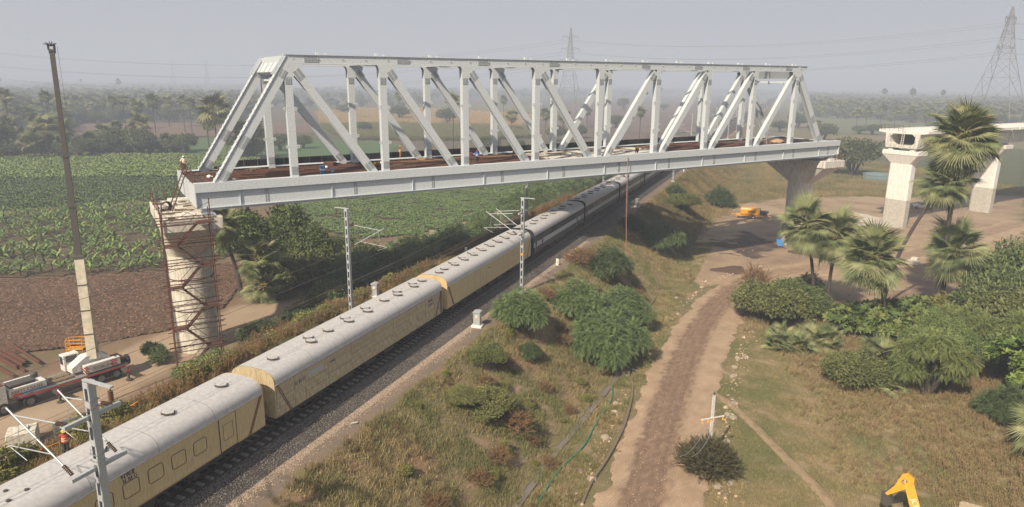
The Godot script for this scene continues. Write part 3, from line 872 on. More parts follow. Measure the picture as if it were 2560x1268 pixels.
func deck_objects() -> void:
	rng.seed = 33
	# bundles, sheets, drums, bags
	var drum := MB.new()
	drum.lathe(Vector3.ZERO, Vector3.UP, [Vector2(0, 0), Vector2(0.29, 0), Vector2(0.29, 0.28), Vector2(0.305, 0.3), Vector2(0.29, 0.32), Vector2(0.29, 0.58), Vector2(0.305, 0.6), Vector2(0.29, 0.62), Vector2(0.29, 0.88), Vector2(0.26, 0.9), Vector2(0, 0.89)], 18)
	var rim := MB.new()
	rim.lathe(Vector3(0, 0.86, 0), Vector3.UP, [Vector2(0.296, 0), Vector2(0.31, 0.02), Vector2(0.296, 0.04)], 18)
	var band := MB.new()
	band.lathe(Vector3(0, 0.36, 0), Vector3.UP, [Vector2(0.292, 0), Vector2(0.296, 0.01), Vector2(0.296, 0.17), Vector2(0.292, 0.18)], 18)
	var spots := [[-6.7, 2.6, "blue steel drum behind the foot of the near end post"], [1.9, 7.7, "blue steel drum with white band in front of the far edge forms"], [3.6, 2.2, "dusty blue steel drum on the deck beside the first near upright"], [4.6, 2.0, "small blue drum next to the dusty blue drum on deck"]]
	for q in spots:
		var d := thing("steel_drum", q[2], "drum", br(q[0], -0.2, q[1]), rf(0, 6), "drums on the bridge deck")
		if q[0] == 4.6: d.scale = Vector3.ONE * 0.6
		part("drum_body", drum, M.blue, d); part("rim", rim, M.galv, d); part("band", band, M.white, d)
	var sh := MB.new()
	sh.obox(Vector3(0, 0.32, 0), Vector3(1.45, 0, 0), Vector3(0.05, 0.31, -0.25), Vector3(0, 0.012, 0.014))
	for k in 5: sh.obox(Vector3(-1.2 + k * 0.6, 0.3, -0.03), Vector3(0.02, 0, 0), Vector3(0.05, 0.29, -0.24), Vector3(0, 0.03, 0.03))
	single("steel_sheet", sh, M.rust, "rusty steel sheet tilted on edge on the bridge deck", "steel sheet", "", br(-1.0, -0.22, 1.9), 0.56)
	for q in [[-5.0, 2.6, 5.0], [-4.2, 4.4, 6.5], [-3.0, 6.2, 7.0], [7.0, 5.2, 6.0], [62.0, 4.0, 5.0]]:
		var m := MB.new()
		for k in 12: m.rod(Vector3(rf(-0.4, 0.4), 0.05 + (k % 3) * 0.055, rf(-0.22, 0.22)), Vector3(q[2] + rf(-0.6, 0.3), 0.05 + (k % 3) * 0.055, rf(-0.22, 0.22)), 0.03, 5)
		single("rebar_bundle", m, M.rust, "rusty bundle of reinforcing bars lying along the bridge deck", "rebar bundle", "rebar bundles on the deck", br(q[0], -0.17, q[1]), 0.555 + rf(-0.12, 0.12))
	for q in [[-7.6, 4.6], [-6.9, 0.95], [-5.8, 0.9], [5.2, 6.3], [12.5, 7.6]]:
		var m := MB.new()
		m.ball(Vector3(0, 0.17, 0), Vector3(rf(0.25, 0.34), 0.19, rf(0.2, 0.3)), 9, 6); m.ball(Vector3(0.28, 0.15, 0.05), Vector3(0.1, 0.09, 0.12), 7, 4)
		single("cement_bag", m, M.plastic, "crumpled white sack lying on the bridge deck", "sack", "sacks on the bridge deck", br(q[0], -0.22, q[1]), rf(0, 6))
	for q in [[-7.0, 8.5, 3.2, 0.3], [-2.0, 9.6, 2.6, 0.9], [3.0, 11.2, 3.6, 0.2], [9.5, 11.5, 2.8, 0.6], [13.0, 4.6, 3.0, 0.4], [38.0, 6.5, 3.4, 0.1], [46.0, 9.0, 3.0, 0.8], [60.0, 9.5, 2.6, 0.5], [72.0, 5.5, 3.2, 0.3], [86.0, 4.0, 2.8, 0.7]]:
		var m := MB.new()
		for k in 5: m.obox(Vector3(rf(-0.2, 0.2), 0.04 + (k / 3) * 0.07, (k % 3) * 0.24 - 0.24), Vector3(q[2] / 2, 0, rf(-0.04, 0.04)), Vector3(0, 0.025, 0), Vector3(0, 0, 0.1))
		single("plank_stack", m, M.wood, "small stack of weathered planks on the bridge deck", "planks", "plank stacks on the deck", br(q[0], -0.2, q[1]), 0.555 + q[3])
	for q in [[-5.5, 10.5], [6.5, 9.0], [26.0, 10.5], [64.0, 11.0]]:
		var m := MB.new()
		for k in 7: m.obox(Vector3(0, 0.05 + k * 0.06, 0), Vector3(0.62, 0, rf(-0.03, 0.03)), Vector3(0, 0.024, 0), Vector3(rf(-0.03, 0.03), 0, 0.5))
		single("steel_form_stack", m, M.rust, "stack of rusty form plates on the bridge deck", "form plates", "form plates on the deck", br(q[0], -0.22, q[1]), rf(0, 3))
	var hp := MB.new()
	hp.lathe(Vector3.ZERO, Vector3.UP, [Vector2(2.1, 0), Vector2(1.5, 0.35), Vector2(0.8, 0.62), Vector2(0.2, 0.7), Vector2(0, 0.7)], 14)
	single("sand_heap", hp, mat(lin(0.36, 0.24, 0.15), 0.95), "heap of brown sand on the deck at the far end of the bridge", "sand heap", "", br(83.5, -0.32, 6.0))
	var lt := MB.new()
	lt.rod(Vector3(0, 0, 0), Vector3(0, 2.6, 0), 0.04, 6); lt.box(Vector3(0, 2.6, 0.12), Vector3(0.55, 0.3, 0.12))
	for a in 3: lt.rod(Vector3(0, 0.5, 0), Vector3(cos(a * 2.1) * 0.5, 0, sin(a * 2.1) * 0.5), 0.025, 5)
	single("site_lamp", lt, M.galv, "unlit floodlight on a thin stand on the bridge deck", "floodlight", "", br(78.0, -0.32, 3.0), 0.3)
	var rp := MB.new()
	var pts := []; var rr := []
	for k in 30:
		pts.append(Vector3(sin(k * 0.9) * (0.5 + 0.1 * sin(k * 2.0)), 0.04 + (k % 5) * 0.035, cos(k * 0.9) * 0.45)); rr.append(0.03)
	rp.tube(pts, rr, 5)
	single("rope_coil", rp, mat(lin(0.42, 0.24, 0.10), 0.9), "tan rope coiled on the deck beside the third far upright", "rope", "", br(18.5, -0.2, 9.0))
	# tan safety line tied from member to member
	for q in [[10.4, 20.0, 0.5], [20.2, 30.0, 0.5], [40.0, 50.0, 0.45]]:
		var m := MB.new()
		var ps := []; var rs := []
		for k in 13:
			var t := k / 12.0
			ps.append(br(lerpf(q[0], q[1], t), 0.95 - 0.8 * t * (1 - t), q[2])); rs.append(0.016)
		m.tube(ps, rs, 4)
		single("safety_line", m, mat(lin(0.5, 0.36, 0.16), 0.9), "slack tan safety line tied between near uprights of the bridge", "rope", "safety lines on the bridge")
	# long red rope hanging from the deck edge
	var hr := MB.new()
	var a := br(44.6, -0.2, -0.85); var e := trk_at(66.0, 11.0, 2.0)
	hr.tube([a, a.lerp(Vector3(a.x + 0.4, e.y, a.z + 0.2), 0.5), Vector3(a.x + 0.5, 3.2, a.z + 0.6)], [0.045, 0.045, 0.045], 6)
	single("hanging_rope", hr, mat(lin(0.34, 0.16, 0.10), 0.9), "long reddish rope hanging from the bridge deck to the ground", "rope")

# ---------------------------------------------------------------- concrete piers
func loft(m: MB, A: Array, B: Array) -> void:
	var n := A.size()
	for k in n:
		m.quad(A[k], A[(k + 1) % n], B[(k + 1) % n], B[k])

func make_pier(label: String, s: float, captop: float, shafttop: float, stain: Material) -> Node3D:
	var o := thing("bridge_pier", label, "bridge pier", Vector3(br(s, 0, 5.19).x, 0, br(s, 0, 5.19).z), 0.555, "piers of the steel bridge")
	var N := 48
	var circ := func(r: float, y: float) -> Array:
		var a := []
		for k in N: a.append(Vector3(cos(TAU * k / N) * r, y, sin(TAU * k / N) * r))
		return a
	var rect := func(hx: float, hz: float, y: float) -> Array:
		var a := []
		for k in N:
			var t := TAU * k / N
			var d := Vector2(cos(t), sin(t))
			var sc := minf(hx / maxf(absf(d.x), 1e-4), hz / maxf(absf(d.y), 1e-4))
			# snap the rays nearest the corners on to them
			var p := d * sc
			if absf(absf(p.x) - hx) < 0.75 and absf(absf(p.y) - hz) < 0.75: p = Vector2(signf(p.x) * hx, signf(p.y) * hz)
			a.append(Vector3(p.x, y, p.y))
		return a
	var sh := MB.new()
	sh.lathe(Vector3(0, -0.3, 0), Vector3.UP, [Vector2(2.12, 0), Vector2(2.1, shafttop + 0.3)], 48)
	part("shaft", sh, stain, o)
	for y in [shafttop * 0.33, shafttop * 0.66]:
		var jb := MB.new()
		jb.lathe(Vector3(0, y, 0), Vector3.UP, [Vector2(2.112, 0), Vector2(2.13, 0.015), Vector2(2.13, 0.035), Vector2(2.112, 0.05)], 48)
		part("pour_joint", jb, M.concrete, o)
	var fl := MB.new()
	loft(fl, rect.call(2.6, 6.0, captop - 1.25), circ.call(2.1, shafttop))
	part("flare", fl, stain, o)
	var cp := MB.new()
	cp.cbox(Vector3(0, captop - 0.625, 0), Vector3(5.5, 1.25, 12.6), 0.06)
	part("cap", cp, stain, o)
	for z in [-5.1, 5.1]:
		var pl := MB.new()
		pl.cbox(Vector3(0, captop + 0.12, z), Vector3(2.0, 0.3, 1.8), 0.03)
		part("plinth", pl, M.concrete, o)
	return o

func make_piers() -> void:
	var L := make_pier("tall round concrete pier with scaffold stair under the bridge end by the crane", -10.2, 15.3, 10.6, M.concrete_stain)
	var R := make_pier("tall round concrete pier with flared cap behind the slender palms", 91.4, 15.95, 11.5, M.concrete)
	# railing on the right cap
	var m := MB.new()
	for k in 6: m.rod(Vector3(2.65, 15.95, 6.2 - k * 2.4), Vector3(2.65, 17.0, 6.2 - k * 2.4), 0.03, 5)
	for k in 4: m.rod(Vector3(2.65 - k * 0.9, 15.95, 6.2), Vector3(2.65 - k * 0.9, 17.0, 6.2), 0.03, 5)
	for y in [16.5, 17.0]:
		m.rod(Vector3(2.65, y, 6.2), Vector3(2.65, y, -6.0), 0.025, 5); m.rod(Vector3(2.65, y, 6.2), Vector3(-0.2, y, 6.2), 0.025, 5)
	part("cap_railing", m, M.scaffold, R)
	m = MB.new()
	for k in 7: m.rod(Vector3(-2.6, 15.3, 6.0 - k * 1.9), Vector3(-2.6 + rf(-0.1, 0.1), 16.4 + rf(-0.1, 0.5), 6.0 - k * 1.9), 0.035, 5)
	for y in [15.75, 16.3]: m.rod(Vector3(-2.6, y, 6.2), Vector3(-2.7, y, -6.0), 0.03, 5)
	for k in 3: m.rod(Vector3(-2.6 + k * 0.7, 15.3, -6.0), Vector3(-2.6 + k * 0.7, 16.8, -6.0), 0.035, 5)
	part("cap_railing", m, M.scaffold, L)
	# rubble and boards left on the cap
	m = MB.new()
	rng.seed = 8
	for k in 26:
		m.col = Color(1, 1, 1) * rf(0.5, 1.6)
		m.obox(Vector3(rf(-2.2, 0.5), 15.36, rf(-5.5, 5.8)), Vector3(rf(0.1, 0.6), 0, rf(-0.1, 0.1)), Vector3(0, 0.05, 0), Vector3(0, 0, rf(0.05, 0.3)))
	part("rubble", m, M.wood, L).set_meta("kind", "stuff")
	# coil of black cable on the cap
	var c := MB.new()
	for k in 5: 
		var ring := []; var rr := []
		for a in 19: ring.append(Vector3(cos(a * TAU / 18.0) * (0.42 + k * 0.03), 0.45 + sin(a * TAU / 18.0) * (0.42 + k * 0.03), k * 0.09)); rr.append(0.05)
		c.tube(ring, rr, 5, false)
	single("cable_coil", c, M.rubber, "upright coil of black cable on the scaffolded pier cap", "cable coil", "", br(-12.0, 0, 4.6) * Vector3(1, 0, 1) + Vector3(0, 15.3, 0), 0.9)
	# scaffold stair tower
	var T := thing("scaffold_stair", "rusty scaffold stair tower climbing the concrete pier beside the crane", "scaffold", Vector3(br(-10.9, 0, -1.9).x, 0, br(-10.9, 0, -1.9).z), 0.555)
	for x in [-2.1, 2.1]:
		for z in [-0.6, 0.6]:
			m = MB.new()
			m.rod(Vector3(x, 0, z), Vector3(x, 16.4 + (1.0 if x > 0 and z > 0 else 0.0), z), 0.055, 6)
			part("standard", m, M.scaffold, T)
	for l in 8:
		var y := 0.5 + l * 2.08
		m = MB.new()
		for z in [-0.66, 0.66]:
			for dy in [0.0, 0.55]:
				m.rod(Vector3(-2.6, y + dy, z), Vector3(2.6, y + dy + rf(-0.04, 0.04), z), 0.05, 5)
		for x in [-2.1, 2.1]: m.rod(Vector3(x, y, -0.9), Vector3(x, y, 0.9), 0.05, 5)
		part("ledger", m, M.scaffold, T)
		var left := l % 2 == 0
		m = MB.new()
		var px := -1.5 if left else 1.5
		m.box(Vector3(px, y + 0.06, 0), Vector3(1.3, 0.05, 1.1))
		part("landing", m, M.scaffold, T)
		if l < 7:
			m = MB.new()
			var a := Vector3(px + (0.55 if left else -0.55), y + 0.06, 0.25); var b := Vector3(-px - (0.55 if left else -0.55) * -1.0, y + 2.1, 0.25)
			b.x = -px - (0.55 if not left else -0.55) * 1.0
			b = Vector3((0.95 if left else -0.95), y + 2.1, 0.25)
			for zz in [-0.28, 0.28]: m.bar(a + Vector3(0, 0, zz), b + Vector3(0, 0, zz), 0.05, 0.14)
			for k in 9:
				var p := a.lerp(b, (k + 0.5) / 9.0)
				m.box(p + Vector3(0, 0.03, 0), Vector3(0.22, 0.03, 0.6))
			for zz in [0.34]:
				m.rod(a + Vector3(0, 0.95, zz), b + Vector3(0, 0.95, zz), 0.03, 5)
				m.rod(a + Vector3(0, 0, zz), a + Vector3(0, 0.95, zz), 0.03, 5)
			part("stair_flight", m, M.scaffold, T)
		m = MB.new()
		m.rod(Vector3(-2.1, y, 0.6), Vector3(2.1, y + 2.0, 0.6), 0.022, 4)
		if l % 2: m.rod(Vector3(-2.1, y + 2.0, -0.6), Vector3(2.1, y, -0.6), 0.022, 4)
		part("cross_brace", m, M.scaffold, T)
	# steel bands round the shaft tie the tower to it
	for y in [4.6, 8.0]:
		m = MB.new()
		m.lathe(Vector3(0.7, y, -7.09), Vector3.UP, [Vector2(2.13, 0), Vector2(2.17, 0.02), Vector2(2.17, 0.1), Vector2(2.13, 0.12)], 40)
		part("tie_band", m, M.scaffold, T)
	# ladder from cap to deck
	m = MB.new()
	var la := Vector3(0, 0, 0)
	for x in [-0.25, 0.25]: m.bar(Vector3(x, 0, 0), Vector3(x, 4.2, -2.6), 0.07, 0.1)
	for k in 12: m.rod(Vector3(-0.25, 0.2 + k * 0.34, -0.12 - k * 0.21), Vector3(0.25, 0.2 + k * 0.34, -0.12 - k * 0.21), 0.025, 5)
	single("ladder", m, M.scaffold, "rusty ladder leaning from the pier cap to the bridge deck end", "ladder", "", br(-11.6, 0, 4.2) * Vector3(1, 0, 1) + Vector3(0, 15.3, 0), 0.555 - 0.9)

func make_viaduct() -> void:
	var base := func(s: float) -> Vector3: return Vector3(br(s, 0, 5.19).x, 0, br(s, 0, 5.19).z)
	# slab piers with flared heads
	var k := 0
	for s in [124.3, 160.6]:
		var o := thing("viaduct_pier", "white rectangular concrete pier under the open box girder end" if k == 0 else "white rectangular concrete pier under the girder joint, behind the tall palms", "pier", base.call(s), 0.555, "piers of the concrete viaduct")
		var hx := 1.1; var hz := 2.25
		var m := MB.new()
		var ch := 0.35
		var ring := func(hx_: float, hz_: float, c: float, y: float) -> Array:
			return [Vector3(hx_, y, hz_ - c), Vector3(hx_ - c, y, hz_), Vector3(-hx_ + c, y, hz_), Vector3(-hx_, y, hz_ - c), Vector3(-hx_, y, -hz_ + c), Vector3(-hx_ + c, y, -hz_), Vector3(hx_ - c, y, -hz_), Vector3(hx_, y, -hz_ + c)]
		loft(m, ring.call(hx, hz, ch, 5.8), ring.call(hx, hz, ch, -0.3))
		part("lower_shaft", m, M.concrete_grey, o)
		m = MB.new()
		loft(m, ring.call(hx + 0.004, hz + 0.004, ch, 13.2), ring.call(hx + 0.004, hz + 0.004, ch, 5.8))
		part("shaft", m, M.concrete_white, o)
		m = MB.new()
		loft(m, ring.call(1.8, 3.6, 0.1, 15.0), ring.call(hx, hz, ch, 13.2))
		part("flare", m, M.concrete_white, o)
		m = MB.new()
		m.cbox(Vector3(0, 15.45, 0), Vector3(3.6, 0.9, 7.4), 0.06)
		part("cap", m, M.concrete_white, o)
		for z in [-2.2, 2.2]:
			m = MB.new()
			m.box(Vector3(-1.0, 16.15, z), Vector3(0.9, 0.5, 0.9)); m.box(Vector3(1.0, 16.15, z), Vector3(0.9, 0.5, 0.9))
			part("bearing", m, M.concrete, o)
		k += 1
	k = 0
	for seg in [[122.6, 160.3], [160.9, 198.0], [198.3, 235.0]]:
		var L: float = seg[1] - seg[0]
		var o := thing("box_girder", ["pale concrete box girder with open hollow end and ladder", "pale concrete box girder continuing past the second viaduct pier", "pale concrete box girder farthest along the viaduct"][k], "box girder", base.call(seg[0]), 0.555, "girders of the concrete viaduct")
		var ex := func(poly: Array, called: String, mt: Material) -> void:
			var m := MB.new()
			m.plate(PackedVector2Array(poly), Vector3.ZERO, Vector3(0, 0, 1), Vector3(0, 1, 0), Vector3(L, 0, 0))
			part(called, m, mt, o)
		ex.call([Vector2(-5.0, 19.5), Vector2(-3.5, 19.3), Vector2(-3.0, 19.25), Vector2(3.0, 19.25), Vector2(3.5, 19.3), Vector2(5.0, 19.5), Vector2(5.0, 19.72), Vector2(-5.0, 19.72)], "deck_slab", M.concrete_white)
		for sg in [-1.0, 1.0]:
			ex.call([Vector2(sg * 3.5, 19.297), Vector2(sg * 3.0, 19.247), Vector2(sg * 1.9, 19.24), Vector2(sg * 2.55, 18.7), Vector2(sg * 2.55, 17.5), Vector2(sg * 1.9, 16.96), Vector2(sg * 1.9, 16.42), Vector2(sg * 3.2, 16.42)], "web", M.concrete)
			ex.call([Vector2(sg * 5.0, 19.72), Vector2(sg * 4.7, 19.72), Vector2(sg * 4.7, 20.0), Vector2(sg * 5.0, 20.0)], "kerb", M.concrete_white)
			ex.call([Vector2(sg * 2.3, 19.72), Vector2(sg * 1.4, 19.72), Vector2(sg * 1.4, 19.85), Vector2(sg * 2.3, 19.85)], "track_plinth", M.concrete_white)
		ex.call([Vector2(-1.898, 16.42), Vector2(1.898, 16.42), Vector2(1.898, 16.96), Vector2(-1.898, 16.96)], "bottom_slab", M.concrete)
		if k == 0:
			var m := MB.new()
			for x in [-0.22, 0.22]: m.rod(Vector3(-0.5, 16.3, 0.3 + x), Vector3(-0.2, 20.4, 0.3 + x), 0.05, 5)
			for q in 11: m.rod(Vector3(-0.48 + q * 0.028, 16.5 + q * 0.37, 0.08), Vector3(-0.48 + q * 0.028, 16.5 + q * 0.37, 0.52), 0.035, 5)
			var w := single("ladder", m, M.white, "white ladder standing in the open end of the box girder", "ladder", "", base.call(seg[0]), 0.555)
			m = MB.new()
			for q in 6: m.rod(Vector3(0.3, 19.72, -4.8 + q * 0.9), Vector3(0.3, 20.9, -4.8 + q * 0.9), 0.03, 5)
			for y in [20.3, 20.85]: m.rod(Vector3(0.3, y, -4.8), Vector3(0.3, y, -0.3), 0.03, 5)
			for q in 4: m.rod(Vector3(0.3 + q * 1.3, 19.72, -4.85), Vector3(0.3 + q * 1.3, 20.9, -4.85), 0.03, 5)
			part("edge_railing", m, M.scaffold, o)
		if k == 1:
			var m := MB.new()
			m.cbox(Vector3(8.0, 20.5, 4.2), Vector3(5.0, 1.5, 0.9), 0.05); m.cbox(Vector3(9.5, 20.3, 3.0), Vector3(2.0, 1.1, 1.2), 0.05)
			part("parapet_unit", m, M.concrete_white, o)
		k += 1
# ---------------------------------------------------------------- train
func section(grow: float, n := 18) -> Array:   # roof curve from the right eave over to the left
	var o := []
	for k in n + 1:
		var a := PI * k / n
		var cx := cos(a); var sy := sin(a)
		o.append(Vector2(signf(cx) * pow(absf(cx), 0.62) * (1.62 + grow), 3.16 + pow(sy, 0.8) * (0.86 + grow)))
	return o

func text_mesh(s: String, h: float) -> TextMesh:
	var t := TextMesh.new()
	t.text = s
	var f := SystemFont.new()
	f.font_names = PackedStringArray(["Droid Sans"])
	t.font = f
	t.font_size = 64
	t.pixel_size = h / 46.0
	t.depth = 0.008
	return t

func letters(s: String, h: float, mt: Material, parent: Node, p: Vector3, rot: Vector3, called := "lettering") -> void:
	var o := part(called, text_mesh(s, h), mt, parent)
	o.position = p
	o.rotation = rot

# hand-painted Devanagari strokes: e-na e-ma ji
const HINDI := [[[0.05, 1], [0.62, 1]], [[0.15, 1], [0.13, 0.62], [0.24, 0.45], [0.42, 0.58]], [[0.48, 1], [0.46, 0.45], [0.28, 0.02]],
	[[0.72, 1], [1.28, 1]], [[1.16, 1], [1.16, 0.0]], [[1.16, 0.5], [0.92, 0.5], [0.8, 0.38], [0.9, 0.3], [0.97, 0.42]],
	[[1.65, 1], [2.22, 1]], [[1.75, 1], [1.73, 0.62], [1.84, 0.45], [2.02, 0.58]], [[2.08, 1], [2.06, 0.45], [1.88, 0.02]],
	[[2.3, 1], [2.92, 1]], [[2.82, 1], [2.82, 0.0]], [[2.44, 1], [2.44, 0.45], [2.36, 0.34], [2.5, 0.3], [2.5, 0.42], [2.82, 0.45]],
	[[3.2, 1], [4.1, 1]], [[3.72, 1], [3.72, 0.0]], [[3.72, 0.6], [3.5, 0.58], [3.46, 0.25], [3.28, 0.2]], [[4.0, 1], [4.0, 0.0]], [[4.0, 1], [3.92, 1.3], [3.7, 1.36], [3.6, 1.18], [3.66, 1.02]]]
func hindi(h: float, parent: Node, p: Vector3) -> void:
	var m := MB.new()
	for st in HINDI:
		for k in st.size() - 1:
			var a := Vector3(0, st[k][1] * h, -st[k][0] * h * 0.85); var b := Vector3(0, st[k + 1][1] * h, -st[k + 1][0] * h * 0.85)
			m.bar(a - (b - a).normalized() * 0.012, b + (b - a).normalized() * 0.012, h * 0.13, 0.008, Vector3(1, 0, 0))
	var o := part("lettering", m, M.ink, parent)
	o.position = p

func outline(m: MB, y0: float, y1: float, z0: float, z1: float, w: float, x: float, r := 0.0) -> void:
	var pts := []
	if r > 0.0:
		for c in [[y1 - r, z1 - r, 0], [y1 - r, z0 + r, 1], [y0 + r, z0 + r, 2], [y0 + r, z1 - r, 3]]:
			for k in 4:
				var a: float = PI / 2 * c[2] + PI / 2 * k / 3.0
				pts.append(Vector3(x, c[0] + cos(a) * r, c[1] + sin(a) * r) if c[2] % 2 == 0 else Vector3(x, c[0] + cos(a) * r, c[1] + sin(a) * r))
	else:
		pts = [Vector3(x, y0, z0), Vector3(x, y1, z0), Vector3(x, y1, z1), Vector3(x, y0, z1)]
	if r > 0.0:
		pts = []
		for q in [[y1 - r, z1 - r, 0.0], [y1 - r, z0 + r, -90.0], [y0 + r, z0 + r, 180.0], [y0 + r, z1 - r, 90.0]]:
			for k in 4:
				var a := deg_to_rad(q[2] + (90.0 - k * 30.0 if q[2] == 0.0 else (0.0 - k * 30.0 if q[2] == -90.0 else (90.0 + 0.0 - k * 30.0 if q[2] == 180.0 else 90.0 - k * 30.0))))
				match q[2]:
					0.0: a = deg_to_rad(90.0 - k * 30.0)
					-90.0: a = deg_to_rad(0.0 - k * 30.0)
					180.0: a = deg_to_rad(-90.0 - k * 30.0)
					90.0: a = deg_to_rad(180.0 - k * 30.0)
				pts.append(Vector3(x, q[0] + cos(a) * r, q[1] + sin(a) * r))
	for k in pts.size():
		m.bar(pts[k], pts[(k + 1) % pts.size()], w, 0.014, Vector3(1, 0, 0))

var bogie_mesh: ArrayMesh
var wheel_mesh: ArrayMesh
var vent_base: ArrayMesh
var vent_top: ArrayMesh
func train_parts() -> void:
	var m := MB.new()
	for x in [-1.0, 1.0]:
		m.boxa(Vector3(x - 0.09, 0.45, -1.9), Vector3(x + 0.09, 0.72, 1.9))
		for z in [-1.45, 1.45]: m.box(Vector3(x, 0.42, z), Vector3(0.26, 0.3, 0.34))
	m.box(Vector3(0, 0.62, 0), Vector3(2.3, 0.3, 0.5))
	for x in [-1.0, 1.0]:
		for z in [-0.25, 0.25]: m.lathe(Vector3(x, 0.4, z), Vector3.UP, [Vector2(0.1, 0), Vector2(0.1, 0.5)], 8)
	bogie_mesh = m.mesh()
	m = MB.new()
	for x in [-0.84, 0.84]:
		m.lathe(Vector3(x - 0.07, 0.457, 0), Vector3(1, 0, 0), [Vector2(0.1, 0), Vector2(0.44, 0), Vector2(0.457, 0.03), Vector2(0.457, 0.12), Vector2(0.3, 0.1), Vector2(0.1, 0.14)], 20)
	m.rod(Vector3(-0.9, 0.457, 0), Vector3(0.9, 0.457, 0), 0.08, 8)
	wheel_mesh = m.mesh()
	var hexa := func(sx: float, sz: float) -> PackedVector2Array:
		return PackedVector2Array([Vector2(sx, 0), Vector2(sx * 0.45, sz), Vector2(-sx * 0.45, sz), Vector2(-sx, 0), Vector2(-sx * 0.45, -sz), Vector2(sx * 0.45, -sz)])
	m = MB.new()
	m.plate(hexa.call(0.44, 0.27), Vector3.ZERO, Vector3(1, 0, 0), Vector3(0, 0, 1), Vector3(0, 0.11, 0))
	vent_base = m.mesh()
	m = MB.new()
	m.plate(hexa.call(0.40, 0.24), Vector3(0, 0.115, 0), Vector3(1, 0, 0), Vector3(0, 0, 1), Vector3(0, 0.03, 0))
	vent_top = m.mesh()

